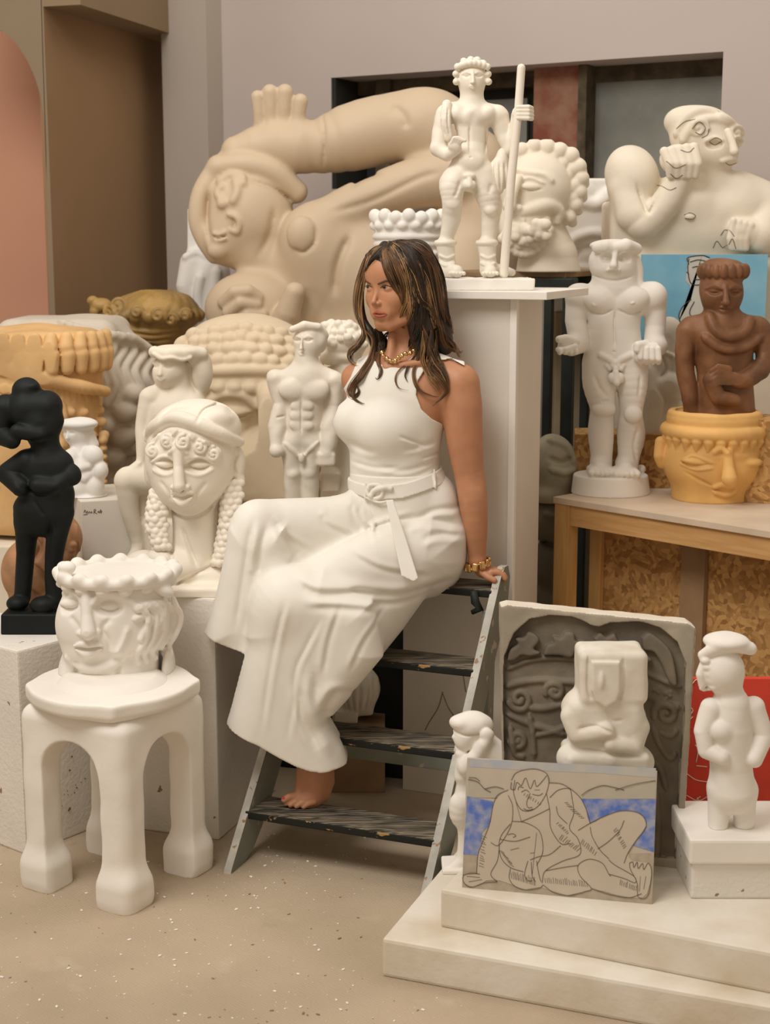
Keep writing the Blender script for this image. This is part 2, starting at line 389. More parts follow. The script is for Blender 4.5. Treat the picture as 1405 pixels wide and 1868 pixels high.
    def face(s, x, y, w, h, tilt=0, lids=True, nose=1.0, nx=0.0, k=3, sq=1.0, soft=1.0):
        """stylised carved face on the visible surface. (x,y) between the eyes, w: eye spacing (centre to centre), h: eyes to chin; nx shifts the nose for a turned head; tilt ccw deg"""
        ca, sa = math.cos(R(tilt)), math.sin(R(tilt))
        def T(a, b): return (x + a * ca + b * sa, y - a * sa + b * ca)
        ew = w * .34
        for sg in (-1, 1):
            q = 1.0 + sg * nx * .6
            cx_ = sg * w * .5
            s.S([T(cx_ - ew * q, 0), T(cx_, .06 * w), T(cx_ + ew * q, 0)], [w * .05, w * .16 * sq, w * .05], op='-', k=k, off=w * .02)      # socket
            s.S([T(cx_ - ew * q * .9, 0), T(cx_, -.02 * w), T(cx_ + ew * q * .9, 0)], [w * .05, w * .15 * sq, w * .05], k=k * .4, off=w * .07)   # eyeball / lid
            s.S([T(cx_ - ew * q, .03 * w), T(cx_, .10 * w), T(cx_ + ew * q, .03 * w)], w * .03, op='-', k=1)                     # lid line
            s.S([T(cx_ - ew * 1.15 * q, -.10 * w), T(cx_, -.27 * w), T(cx_ + ew * 1.15 * q, -.10 * w)], w * .07, k=k, off=w * .02)            # brow ridge
        xn = nx * w
        d0 = s.surf(*T(xn * .4, -.1 * w)); nl = h * .48
        a, b = T(xn * .2, -.25 * w), T(xn, nl)
        s.C([(a[0], a[1], d0 + w * .03, w * .09), ((a[0] + b[0]) / 2, (a[1] + b[1]) / 2, d0 - w * .10 * nose, w * .12), (b[0], b[1] - w * .05, d0 - w * .2 * nose, w * .17)], k=k)
        for sg in (-1, 1):
            e = T(xn + sg * w * .14, nl); s.E(e[0], e[1] - w * .03, d0 - w * .08 * nose, w * .1, w * .08, w * .12, k=k * .6)
        m = h * .68
        s.S([T(xn * .8 - .30 * w, m), T(xn * .8 - .1 * w, m - .06 * w), T(xn * .8, m - .035 * w), T(xn * .8 + .1 * w, m - .06 * w), T(xn * .8 + .30 * w, m)], [w * .03, w * .075, w * .07, w * .075, w * .03], k=1.5, off=-w * .02)
        s.S([T(xn * .8 - .24 * w, m + .08 * w), T(xn * .8, m + .13 * w), T(xn * .8 + .24 * w, m + .08 * w)], [w * .03, w * .09, w * .03], k=1.5, off=-w * .02)
        s.S([T(xn * .8 - .3 * w, m + .03 * w), T(xn * .8, m + .045 * w), T(xn * .8 + .3 * w, m + .03 * w)], w * .022, op='-', k=.8)
        return s
    def wobble(s, amp, freq):
        """hand-carved unevenness"""
        X, D, U = s.X[:, None, None], s.D[None, :, None], s.U[None, None, :]
        s.A += (amp * (np.sin(X * freq + 1.3 * np.sin(U * freq * .7)) * np.sin(D * freq * 1.1 + 1) * np.sin(U * freq * .9 + 2 + np.sin(X * freq * .6)))).astype(np.float32)
        return s
    def mesh(s, name):
        A = s.A.copy()
        if s.zrow is not None: A = np.maximum(A, (-s.zrow - s.U)[None, None, :])
        A[0] = A[-1] = 9; A[:, 0] = A[:, -1] = 9; A[:, :, 0] = A[:, :, -1] = 9
        I = A < 0; nx, ny, nz = A.shape
        cnt = np.zeros((nx - 1, ny - 1, nz - 1), np.int8)
        for a in (0, 1):
            for b in (0, 1):
                for c in (0, 1): cnt += I[a:nx - 1 + a, b:ny - 1 + b, c:nz - 1 + c]
        act = (cnt > 0) & (cnt < 8); ci = np.argwhere(act)
        idx = np.full(act.shape, -1, np.int32); idx[act] = np.arange(len(ci))
        off = [(a, b, c) for a in (0, 1) for b in (0, 1) for c in (0, 1)]
        val = np.stack([A[ci[:, 0] + o[0], ci[:, 1] + o[1], ci[:, 2] + o[2]] for o in off], 1)
        acc = np.zeros((len(ci), 3)); n = np.zeros(len(ci))
        for i in range(8):
            for j in range(i + 1, 8):
                o1, o2 = np.array(off[i]), np.array(off[j])
                if np.abs(o1 - o2).sum() != 1: continue
                m = (val[:, i] < 0) != (val[:, j] < 0); t = val[m, i] / (val[m, i] - val[m, j])
                acc[m] += o1 + t[:, None] * (o2 - o1); n[m] += 1
        p = ci + acc / n[:, None]
        x = np.interp(p[:, 0], np.arange(nx), s.X); d = np.interp(p[:, 1], np.arange(ny), s.D); u = np.interp(p[:, 2], np.arange(nz), s.U)
        V = s.world(x, -u, d) - np.array(s.org)
        Q = []
        e = np.argwhere(I[:-1] != I[1:]); e = e[(e[:, 1] > 0) & (e[:, 2] > 0) & (e[:, 1] < ny - 1) & (e[:, 2] < nz - 1)]
        def quad(e, fl, o):
            q = np.stack([idx[e[:, 0] - a, e[:, 1] - b, e[:, 2] - c] for a, b, c in o], 1)
            return np.where(fl[:, None], q, q[:, ::-1])
        Q.append(quad(e, I[e[:, 0], e[:, 1], e[:, 2]], [(0, 1, 1), (0, 0, 1), (0, 0, 0), (0, 1, 0)]))
        e = np.argwhere(I[:, :-1] != I[:, 1:]); e = e[(e[:, 0] > 0) & (e[:, 2] > 0) & (e[:, 0] < nx - 1) & (e[:, 2] < nz - 1)]
        Q.append(quad(e, I[e[:, 0], e[:, 1], e[:, 2]], [(1, 0, 1), (1, 0, 0), (0, 0, 0), (0, 0, 1)]))
        e = np.argwhere(I[:, :, :-1] != I[:, :, 1:]); e = e[(e[:, 0] > 0) & (e[:, 1] > 0) & (e[:, 0] < nx - 1) & (e[:, 1] < ny - 1)]
        Q.append(quad(e, I[e[:, 0], e[:, 1], e[:, 2]], [(1, 1, 0), (0, 1, 0), (0, 0, 0), (1, 0, 0)]))
        Q = np.concatenate(Q); Q = Q[(Q >= 0).all(1)]
        s.A = s.A if False else s.A
        return np_mesh(name, V, Q)
    def world(s, x, y, d):
        x, y, d = np.asarray(x, float), np.asarray(y, float), np.asarray(d, float)
        u = (x - CX) / F; v = (CY - y) / F; b = _c + v * _s
        return np.stack([u * s.Y / b, s.Y + (d - s.d0) * s.sc, EYE + s.Y * (v * _c - _s) / b], -1)
    def obj(s, name, m, parent=None, label=None, cat=None, group=None, simp=None):
        o = link(name, s.mesh(name), m, parent)
        o.location = s.org if parent is None else Vector(s.org) - parent.location
        if parent is None or label: tag(o, label, cat, group)
        return o
    def lines(s, name, strokes, r, m, parent):
        """thin drawn lines lying on the surface"""
        paths = []
        for st in strokes:
            q = crv(st, 6); ds = np.array([s.surf(a, b) for a, b in q]) - r * .2
            paths.append((s.world(q[:, 0], q[:, 1], ds) - np.array(s.org), r * s.sc))
        V, Q = tube_mesh(paths, 4)
        o = link(name, np_mesh(name, V, Q), m, parent); o.location = (0, 0, 0) if parent.type == 'MESH' else Vector(s.org) - parent.location
        return o
def _V(s, pts):
    """image pixels + depth (px units) [+ radius] -> sculptor coordinates, seen through the lens"""
    out = []
    for p in pts:
        Y = s.Y + (p[2] - s.d0) * s.sc; w = P(p[0], p[1], Y)
        k = (w.z - EYE) / s.Y
        # invert: k = (v c - s)/(c + v s)
        v = (k * _c + _s) / (_c - k * _s); b = _c + v * _s
        x = CX + F * (w.x / s.Y * b)
        out.append((x, CY - v * F, p[2]) + ((p[3] * Y / s.Y,) if len(p) > 3 else ()))
    return out
Sculpt.V = _V
def _G3(s, pts, d, **kw):
    q = s.V([(p[0], p[1], d) for p in pts]); return s.G_([(a[0], a[1]) for a in q], d=d, **kw)
Sculpt.GV = _G3
def _crease(s, pts, w, amp, dmax=None, n=6, taper=True):
    """soft groove (amp > 0) or ridge (amp < 0) running along pts, on the visible side"""
    p = crv(np.asarray(pts, float), n); m = w * 3
    g = s.reg((p[:, 0].min() - m, s.D[0], -p[:, 1].max() - m), (p[:, 0].max() + m, s.D[-1], -p[:, 1].min() + m), 0)
    if g is None: return s
    X = s.X[g[0]][:, None]; Y = -s.U[g[2]][None, :]
    best = np.full((X.shape[0], Y.shape[1]), 1e9); tt = np.zeros_like(best); N = len(p) - 1
    for i, (a, b) in enumerate(zip(p[:-1], p[1:])):
        v = b - a; L = v.dot(v) + 1e-9; t = np.clip(((X - a[0]) * v[0] + (Y - a[1]) * v[1]) / L, 0, 1)
        e = (X - a[0] - t * v[0]) ** 2 + (Y - a[1] - t * v[1]) ** 2; c = e < best; best = np.where(c, e, best); tt = np.where(c, (i + t) / N, tt)
    f = amp * np.exp(-best / (w * w))
    if taper: f = f * np.clip(np.minimum(tt, 1 - tt) * 5 + .15, 0, 1)
    if dmax is None:
        mid = p[len(p) // 2]; dmax = s.surf(mid[0], mid[1]) + 45
    D = s.D[g[1]][None, :, None]
    s.A[g] += (f[:, None, :] * (D < dmax)).astype(np.float32); return s
Sculpt.crease = _crease
class Metric(Sculpt):
    """same tools in millimetres about a point on the ground plane; x right, d away, y down (height = -y)"""
    def __init__(s, org, x, y, d, vox=3.0):
        s.ax = s.ay = 0; s.Y = 1; s.org = Vector(org); s.sc = .001; s.d0 = 0.0; s.zrow = None
        s.X = np.arange(x[0], x[1] + vox, vox, dtype=np.float32); s.D = np.arange(d[0], d[1] + vox, vox, dtype=np.float32)
        s.U = np.arange(-y[1], -y[0] + vox, vox, dtype=np.float32); s.A = np.full((len(s.X), len(s.D), len(s.U)), 60.0, dtype=np.float32); s.vox = vox
    def world(s, x, y, d):
        x, y, d = np.asarray(x, float), np.asarray(y, float), np.asarray(d, float)
        return np.stack([x * .001, d * .001, -y * .001], -1) + np.array(s.org)
def _ring(s, x, y, d, rx, rd, r, k=2, n=40, a0=0, a1=360, tilt=0.0, op='+', beads=0, by=None):
    a = np.radians(np.linspace(a0, a1, (beads or n) + (0 if beads and a1 - a0 == 360 else 1)))[: (beads or n + 1)]
    X = x + rx * np.cos(a); D = d + rd * np.sin(a); Yy = y + tilt * np.cos(a)
    if beads:
        for p, q, w in zip(X, Yy, D): s.E(p, q, w, r, by or r, r, k=k, op=op)
    else: s.C(np.column_stack([X, Yy, D, np.full(len(a), r)]), k=k, op=op)
    return s
Sculpt.ring = _ring
def fig(ax, ay, x, y, d, Y=None, z=None, vox=2.2, C0=0):
    """a sculptor whose front foot pixel touches height z (or whose middle sits at distance Y); C0: depth of its middle"""
    if Y is None:
        Y0 = G(ax, ay, z).y; Y = Y0 + C0 * Y0 / ray(ax, ay)[1] / F
    s = Sculpt(ax, ay, Y, x, y, d, vox=vox); s.d0 = C0
    if z is not None:
        k = (z - EYE) / Y; v = (k * _c + _s) / (_c - k * _s); s.zrow = CY - v * F; s.org = P(ax, s.zrow, Y)
    return s
# ================================================================== the setting
AW = math.atan(0.56)                      # the back wall runs nearer on the right
wd_ = Vector((math.cos(AW), -math.sin(AW), 0)); wn_ = Vector((-math.sin(AW), -math.cos(AW), 0))   # along the wall, out of the wall
W0 = Vector((0.0, 6.3, 0))
def onwall(px, py):
    a, b, c = ray(px, py); o = Vector((0, 0, EYE)); dv = Vector((a, b, c))
    t = (W0 - o).dot(wn_) / dv.dot(wn_); p = o + dv * t
    return (p - W0).dot(wd_), p.z
# floor
def floor_mat():
    m = mat('dusty_concrete', (0.50, 0.40, 0.285), 0.9, 0.1, scale=2.2, bump=0.35, bscale=120, col2=(0.40, 0.315, 0.22))
    nt = m.node_tree; N = nt.nodes; L = nt.links; b = N['Principled BSDF']
    src = b.inputs['Base Color'].links[0].from_socket
    tc = N.new('ShaderNodeTexCoord')
    for sc_, th, c in ((9, .66, (.30, .23, .15)), (70, .73, (.78, .72, .62)), (55, .74, (.20, .15, .10)), (5, .64, (.58, .49, .37))):
        n3 = N.new('ShaderNodeTexNoise'); n3.inputs['Scale'].default_value = sc_; n3.inputs['Detail'].default_value = 4
        mp = N.new('ShaderNodeMapping'); mp.inputs['Location'].default_value = (sc_, th * 9, 0); L.new(tc.outputs['Object'], mp.inputs[0]); L.new(mp.outputs[0], n3.inputs['Vector'])
        r3 = N.new('ShaderNodeValToRGB'); r3.color_ramp.elements[0].position = th; r3.color_ramp.elements[1].position = th + (.015 if sc_ > 20 else .15)
        L.new(n3.outputs['Fac'], r3.inputs['Fac']); mx = N.new('ShaderNodeMixRGB'); mx.inputs[2].default_value = (*c, 1)
        mu = N.new('ShaderNodeMath'); mu.operation = 'MULTIPLY'; mu.inputs[1].default_value = .7; L.new(r3.outputs['Color'], mu.inputs[0])
        L.new(mu.outputs[0], mx.inputs[0]); L.new(src, mx.inputs[1]); src = mx.outputs[0]
    L.new(src, b.inputs['Base Color'])
    # fine canvas-like weave in the relief
    wv = N.new('ShaderNodeTexWave'); wv.inputs['Scale'].default_value = 60; wv.inputs['Distortion'].default_value = 3; wv.bands_direction = 'DIAGONAL'
    L.new(tc.outputs['Object'], wv.inputs['Vector'])
    b2 = N.new('ShaderNodeBump'); b2.inputs['Strength'].default_value = .25; b2.inputs['Distance'].default_value = .002
    L.new(wv.outputs['Fac'], b2.inputs['Height']); L.new(b.inputs['Normal'].links[0].from_socket, b2.inputs['Normal']); L.new(b2.outputs['Normal'], b.inputs['Normal'])
    return m
M['floor'] = floor_mat()
o = box_obj('floor', M['floor'], (-3.5, 1.0, -.06), (6.5, 0, 0), (0, 8.5, 0), (0, 0, .06), 0, base=(0, 3, 0)); tag(o, kind='structure')
M['wall'] = mat('greige_wall_paint', (0.50, 0.435, 0.40), 0.9, 0.03, scale=1.5, bump=.1)
M['pillar'] = mat('pale_grey_pillar', (0.44, 0.385, 0.33), 0.9, 0.03, scale=1.5, bump=.1)
M['brownwall'] = mat('brown_wall_paint', (0.30, 0.185, 0.095), 0.9, 0.06, scale=1.5, bump=.1)
M['tan'] = mat('tan_arch_paint', (0.25, 0.19, 0.125), 0.9, 0.05, scale=1.5, bump=.1)
M['beam'] = mat('tan_beam_paint', (0.27, 0.195, 0.115), 0.9, 0.05, scale=1.5, bump=.1)
M['pink'] = mat('pink_wall_paint', (0.62, 0.33, 0.225), 0.9, 0.05, scale=1.5, bump=.1)
# back wall with a long opening
oa0, oz0 = onwall(604, 142); oa1, oz1 = onwall(1320, 94); zt = (oz0 + oz1) / 2
_, zb = onwall(604, 345)
zt0, zt1 = oz0, oz1
def wallpt(a, z, dep=0.0): return W0 + wd_ * a + Vector((0, 0, z)) - wn_ * dep
def wall_piece(bm, quad, dep=0.2):
    """quad of (a, z) -> solid wall piece reaching back"""
    f = [bm.verts.new(wallpt(a, z)) for a, z in quad]; b = [bm.verts.new(wallpt(a, z, dep)) for a, z in quad]
    bm.faces.new(f); bm.faces.new(b[::-1])
    for i in range(4): bm.faces.new((f[i], b[i], b[(i + 1) % 4], f[(i + 1) % 4]))
aL, _ = onwall(395, 500); aR = 2.6; ZT = 3.6
bm = bmesh.new()
wall_piece(bm, [(aL, 0), (aR, 0), (aR, zb), (aL, zb)])
wall_piece(bm, [(aL, zb), (oa0, zb), (oa0, zt0), (aL, zt0)])
wall_piece(bm, [(oa1, zb), (aR, zb), (aR, zt1), (oa1, zt1)])
wall_piece(bm, [(aL, zt0), (oa0, zt0), (oa0, ZT), (aL, ZT)])
wall_piece(bm, [(oa0, zt0), (oa1, zt1), (oa1, ZT), (oa0, ZT)])
wall_piece(bm, [(oa1, zt1), (aR, zt1), (aR, ZT), (oa1, ZT)])
wb = bm_obj('wall_back', bm, M['wall']); tag(wb, kind='structure')
# what is behind the opening: near-black backing, brick pier, metal sheet
M['dark'] = mat('near_black', (0.022, 0.022, 0.018), 0.8, 0.3, bump=.1)
M['sheet'] = mat('grey_metal_sheet', (0.20, 0.20, 0.175), 0.55, 0.25, scale=3, bump=.15, metal=.2)
M['brick'] = mat('worn_red_brick', (0.22, 0.065, 0.04), 0.9, 0.2, scale=10, bump=.6, bscale=40, col2=(.30, .17, .11))
M['frame'] = mat('old_timber_frame', (0.085, 0.065, 0.04), 0.9, 0.4, scale=14, bump=.6)
def wbox(name, m, a0, a1, z0, z1, d0, d1, kind='structure'):
    o = box_obj(name, m, wallpt(a0, z0, d1), wd_ * (a1 - a0), wn_ * (d1 - d0), (0, 0, z1 - z0), .004); tag(o, kind=kind); return o
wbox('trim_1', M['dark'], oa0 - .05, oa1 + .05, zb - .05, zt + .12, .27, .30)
ab0, _ = onwall(925, 200); ab1, _ = onwall(992, 200); am0, _ = onwall(1012, 200)
zs1 = zt1 - .085
wbox('trim_10', M['dark'], oa0, oa0 + .02, zb, zt0 - .001, .004, .26)  # near-black strip added to make the left reveal dark
wbox('trim_2', M['brick'], ab0 + .06, ab1 + .1, zb, zt + .1, .12, .25)
wbox('trim_3', M['sheet'], am0 + .08, oa1 + .1, zb, zt + .1, .20, .25)
wbox('trim_4', M['frame'], ab1 + .10, am0 + .09, zb, zt + .1, .10, .25)
wbox('trim_5', M['frame'], oa0 - .02, oa1 + .02, zt - .06, zt + .1, .19, .26)
ap0, _ = onwall(650, 200)
wbox('trim_6', M['frame'], ap0, ap0 + .07, zb, zt, .16, .25)
wbox('trim_7', M['sheet'], ap0 + .12, ab0 - .02, zb, zt - .1, .24, .265)
# pale pillar left of it
q = wallpt(onwall(409, 300)[0], 0); a_, _z = onwall(382, 300)
pr = q + wn_ * .12
# left end of the pillar on the ray of column 305
k305 = (304 - CX) / F
def cut(o, d, k):            # where o + t d meets the sight line of slope k (x = k*y/b); b ~ ray factor at eye height
    b = ray(CX + k * F, 450)[1]; kk = k / b
    return o + d * ((kk * o.y - o.x) / (d.x - kk * d.y))
pr = cut(q + wn_ * .0, wn_, (384 - CX) / F); pl = cut(pr, -wd_, k305)
bm = bmesh.new(); prism(bm, [(pl.x, pl.y), (pr.x, pr.y), ((q - wn_ * .1).x, (q - wn_ * .1).y), ((pl - wn_ * .5).x, (pl - wn_ * .5).y)], 0, ZT)
o = bm_obj('trim_8', bm, M['pillar']); tag(o, kind='structure')
# brown side wall coming towards us, with a beam along its top
far = pl - wn_ * .2; far = cut(far, -wd_, (300 - CX) / F)
near = far + Vector((-.28, -1.0, 0)) * 1.0
near = cut(far, Vector((-.30, -1.0, 0)), (96 - CX) / F)
dr = (far - near).normalized(); nr_ = Vector((dr.y, -dr.x, 0))
bm = bmesh.new(); e2 = far + dr * .5
prism(bm, [(near.x, near.y), (e2.x, e2.y), ((e2 - nr_ * .03).x, (e2 - nr_ * .03).y), ((near - nr_ * .03).x, (near - nr_ * .03).y)], 0, ZT)
o = bm_obj('wall_left', bm, M['brownwall']); tag(o, kind='structure')
zbm = P(150, 30, near.y + .25).z
bm = bmesh.new(); obox(bm, Vector((near.x, near.y, zbm)), dr * 2.0, nr_ * .16, Vector((0, 0, .5)))
o = bm_obj('trim_9', bm, M['beam']); tag(o, kind='structure')
# arch wall facing us
yA = near.y
def aw(px, py): return P(px, py, yA)
arch = [(85, 700)] + [tuple(p) for p in crv([(85, 330), (84, 270), (79, 210), (68, 155), (48, 108), (20, 70), (-20, 45), (-70, 30)], 5)]
bm = bmesh.new(); xr = near.x; front = []; top = []
pts = [aw(*p) for p in arch]; pts[0].z = 0
T_ = Vector((0, .16, 0)); Zt = Vector((0, 0, ZT))
for a, b in zip(pts[:-1], pts[1:]):
    # strip from the arch edge out to the right border (lower part) or up to the top
    if a.z < P(85, 330, yA).z + 1e-4 and b.z < P(85, 320, yA).z:
        fa, fb = Vector((xr, yA, a.z)), Vector((xr, yA, b.z))
    else:
        fa, fb = Vector((a.x + (xr - pts[1].x), yA, ZT)), Vector((b.x + (xr - pts[1].x), yA, ZT))
        if a is pts[1]: fa = Vector((xr, yA, ZT))
    vs = [bm.verts.new(v) for v in (a, b, fb, fa)]; bm.faces.new(vs)
    vs2 = [bm.verts.new(v + T_) for v in (a, b)]
    bm.faces.new((vs[0], vs2[0], vs2[1], vs[1]))
v = [bm.verts.new(p) for p in (Vector((xr, yA, pts[1].z)), Vector((xr, yA, ZT)), pts[1].copy())]; bm.faces.new(v)
o = bm_obj('wall_arch', bm, M['tan']); tag(o, kind='structure')
o = box_obj('wall_far', M['pink'], (-3.4, 6.75, 0), (2.12, -.1, 0), (0, .1, 0), (0, 0, ZT), 0); tag(o, kind='structure')
# ================================================================== ladder
LA = R(21.5); lw = Vector((math.cos(LA), -math.sin(LA), 0)); lb = Vector((math.sin(LA), math.cos(LA), 0))   # across, backwards
L0 = Vector((-.419, 3.615, 0)); LW = .550; RUN = .836
lup = (lb * RUN + Vector((0, 0, 1)))
M['tread'] = woodmat('worn_black_tread', (0.028, 0.028, 0.022), (0.27, 0.215, 0.15), (7, 75, 75), .75, .5, 2.0, (.40, .64))
M['tread_edge'] = woodmat('chipped_tread_edge', (0.014, 0.016, 0.013), (0.42, 0.25, 0.10), (5, 40, 25), .75, .4, 1.0, (.60, .64))
lad = empty('step_ladder', L0); tag(lad, 'old grey-painted wooden step ladder with worn black treads under the seated woman', 'ladder')
def stringer(o, parent, ztop, dep=.145, th=.021):
    """slanted side board; o = front foot"""
    bm = bmesh.new(); pr = []
    fr = lambda z, b=0: o - L0 + lup * z + lb * b
    outline = [fr(0, .0), fr(.01, -.004), fr(ztop - .01, 0), fr(ztop + .008, .02), fr(ztop + .006, .05), fr(ztop - .03, .10), fr(ztop - .10, .14), fr(.22, dep), fr(.08, dep * .97), fr(.02, dep * .80), fr(0, dep * .5)]
    a = [bm.verts.new(v) for v in outline]; b = [bm.verts.new(v + lw * th) for v in outline]
    n = len(a); bm.faces.new(a); bm.faces.new(b[::-1]); ed = []
    for i in range(n): ed.append(bm.faces.new((a[i], b[i], b[(i + 1) % n], a[(i + 1) % n])))
    me = bpy.data.meshes.new('side_board'); bmesh.ops.recalc_face_normals(bm, faces=bm.faces)
    for f in ed: f.material_index = 1
    bm.to_mesh(me); bm.free(); ob = link('side_board', me, M['ladder_grey'], parent); me.materials.append(M['ladder_edge']); return ob
stringer(L0, lad, .715); stringer(L0 + lw * (LW - .012), lad, .722)
for z in (.133, .314, .494, .676):
    o = L0 + lup * z + lw * .012 + Vector((0, 0, -.021)); 
    ob = box_obj('tread', M['tread'], o - lb * .008, lw * (LW - .02), lb * .125, (0, 0, .021), .004, parent=None); 
    ob.parent = lad; ob.location = ob.location - L0
    ob.data.materials.append(M['tread_edge'])
    for p in ob.data.polygons:
        if p.normal.dot(lb) < -.3: p.material_index = 1
# black iron bracket under the top tread, rear brace and rear legs
bb = L0 + lup * .655 + lw * (LW - .055) + lb * .0
V, Q = tube_mesh([(np.array([bb + Vector((0, 0, .02)) - L0, bb + lw * .005 + Vector((0, 0, -.012)) - L0, bb + lw * .018 + Vector((0, 0, -.03)) - L0, bb - lw * .004 + Vector((0, 0, -.042)) - L0]), [.010, .012, .012, .007])], 8)
link('iron_bracket', np_mesh('iron_bracket', V, Q), M['blackwood'], lad)
rb0 = L0 + lb * .78
for w in (0.0, LW - .03):
    foot = L0 + lw * w + lb * .52; top = L0 + lup * .62 + lw * w + lb * .03
    bm = bmesh.new(); obox(bm, foot - L0, lw * .025, lb * .05, top - foot, .002); bm_obj('rear_leg', bm, M['ladder_grey'], lad)
cr = L0 + lw * .0 + lb * .50
ob = box_obj('rear_brace', M['ladder_grey'], cr - L0 + Vector((0, 0, .165)), lw * LW, lb * .022, (0, 0, .060), .003, parent=lad)

# ================================================================== tall plinth (column)
cA = R(22); c0 = Vector((.345, 4.10, 0)); cw = Vector((math.cos(cA), -math.sin(cA), 0)); cb_ = Vector((math.sin(cA), math.cos(cA), 0))
col = empty('tall_plinth', c0); tag(col, 'tall off-white painted board plinth behind the woman, carrying the striding man with a staff', 'plinth')
zc = 1.459; WL = .315; DP = .36; th = .018
def cbox(name, m, a, b, z0, wa, wb, h, bev=.002, par=col, org=c0):
    ob = box_obj(name, m, Vector((0, 0, z0)) + cw * a + cb_ * b, cw * wa, cb_ * wb, (0, 0, h), bev, parent=par); return ob
cbox('front_board', M['white_paint'], -WL, 0.0, 0, WL - .001, th, zc)
cbox('side_board', M['white_paint'], -.030, .0185, 0, .018, DP - .02, zc)
cbox('corner_board', M['plaster'], -.0005, -.004, 0, .020, .022, zc)
cbox('far_side_board', M['white_paint'], -WL, .0185, 0, .018, DP - .02, zc)
cbox('top_board', M['plaster'], -WL - .03, -.045, zc, WL + .145, DP + .09, .021)
# crack lines on the front board
def crack(pts):
    paths = []
    for st in pts:
        q = crv(st, 5); w = []
        for x, y in q:
            a, b, c = ray(x, y); o = Vector((0, 0, EYE)); dv = Vector((a, b, c)); t = (c0 - o).dot(cb_) / dv.dot(cb_); w.append(np.array(o + dv * t - c0 - cb_ * .0004))
        paths.append((np.array(w), .0016))
    V, Q = tube_mesh(paths, 4); return np_mesh('crack', V, Q)
M['crackm'] = mat('brown_crack', (.30, .23, .15), .9, .1, bump=0)
link('crack', crack([[(808, 1262), (800, 1290), (783, 1318), (776, 1332)], [(808, 1265), (818, 1290), (828, 1305)], [(845, 1228), (850, 1262)]]), M['crackm'], col)

# ================================================================== black trestle and board behind the plinth
tb = P(990, 530, 4.95); t0 = Vector((P(960, 530, 4.95).x, 4.95, 0)); tdx = Vector((.92, -.38, 0)); tdy = Vector((.38, .92, 0))
tr = empty('black_trestle', t0); tag(tr, 'black-painted trestle with slim upright legs behind the tall plinth', 'trestle')
zt_ = P(1045, 507, 4.88).z
for a, b in ((.062, 0), (.125, .0), (.10, .34), (-.28, .34), (-.28, 0)):
    box_obj('leg', M['blackwood'], tdx * a + tdy * b, tdx * (.038 if a == .125 else .026), tdy * .035, (0, 0, zt_ - .045), .002, parent=tr)
box_obj('cross_beam', M['blackwood'], tdx * -.31 - tdy * .02 + Vector((0, 0, zt_ - .045)), tdx * .475, tdy * .07, (0, 0, .045), .006, parent=tr)
box_obj('cross_beam', M['blackwood'], tdx * -.31 + tdy * .33 + Vector((0, 0, zt_ - .045)), tdx * .475, tdy * .07, (0, 0, .045), .006, parent=tr)
bd = box_obj('brown_board', M['brownboard'], t0 + tdx * -.33 - tdy * .0 + Vector((0, 0, zt_)), tdx * .465, tdy * .46, (0, 0, .018), .003)
tag(bd, 'brown wooden board lying on the black trestle behind the tall plinth', 'board')

# ================================================================== big white blocks on the left
bA = R(18.5); b1 = Vector((math.cos(bA), -math.sin(bA), 0)); b2 = Vector((math.sin(bA), math.cos(bA), 0))
ZB = .678
rbk = G(400, 1533); o = rbk - b1 * .30
ob = box_obj('white_foam_block', M['block'], o, b1 * .30, b2 * .40, (0, 0, ZB), .006)
tag(ob, 'large white pitted foam block under the bust with braids, right behind the stool', 'block')
lc = G(48, 1560); d1 = Vector((.61, .79, 0)); d2 = Vector((-.79, .61, 0)); ZL = .563
ob = box_obj('white_foam_block', M['block'], lc, d1 * .24, d2 * .55, (0, 0, ZL), .006)
tag(ob, 'large white foam block at the left under the black statue, dotted with dark pits', 'block')
# pits
M['pit'] = mat('dark_pit', (.16, .10, .06), 1, .1, bump=0)
bm = bmesh.new(); fn = (-d2).normalized()
for px, py, r in ((131, 1380, 2.6), (127, 1405, 3), (155, 1420, 2), (140, 1437, 2.4), (136, 1446, 2), (127, 1475, 4), (125, 1478, 3), (100, 1460, 1.5), (98, 1484, 2), (101, 1486, 2), (113, 1470, 1.5), (148, 1427, 1.5), (124, 1450, 1.6), (138, 1432, 1.5), (123, 1443, 1.5), (117, 1449, 1.3)):
    a, b, c = ray(px, py); oo = Vector((0, 0, EYE)); dv = Vector((a, b, c)); nn = Vector((d1.y, -d1.x, 0)); t = (lc - oo).dot(nn) / dv.dot(nn); p = oo + dv * t
    bmesh.ops.create_icosphere(bm, subdivisions=1, radius=r * .0011, matrix=Matrix.Translation(p - lc))
po = bm_obj('pits', bm, M['pit'], ob); po['kind'] = 'stuff'

# ================================================================== platform of two slabs (front right)
def slab(name, px, py, zbot, ztop, ang, wid, dep, label, m, bev=.008):
    c = G(px, py, zbot); a = R(ang); x = Vector((math.cos(a), -math.sin(a), 0)); y = Vector((math.sin(a), math.cos(a), 0))
    ob = box_obj(name, m, c, x * wid, y * dep, (0, 0, ztop - zbot), bev); tag(ob, label, 'slab'); return c, x, y
def front_angle(p, q, z):
    a, b = G(*p, z), G(*q, z); return math.degrees(math.atan2(-(b.y - a.y), b.x - a.x))
z1s = .090; z2s = .180
a1 = front_angle((697, 1711), (1170, 1795), z1s)
a2 = front_angle((803, 1690), (1330, 1797), z1s)
s1 = slab('plaster_slab', 697, 1781, 0, z1s, a1, 1.25, .80, 'lower white plaster slab of the stepped platform, resting on the floor', M['slab'])
s2 = slab('plaster_slab', 803, 1691, z1s, z2s, a2, 1.05, .60, 'upper white plaster slab of the platform, under the drawing board', M['slab'])

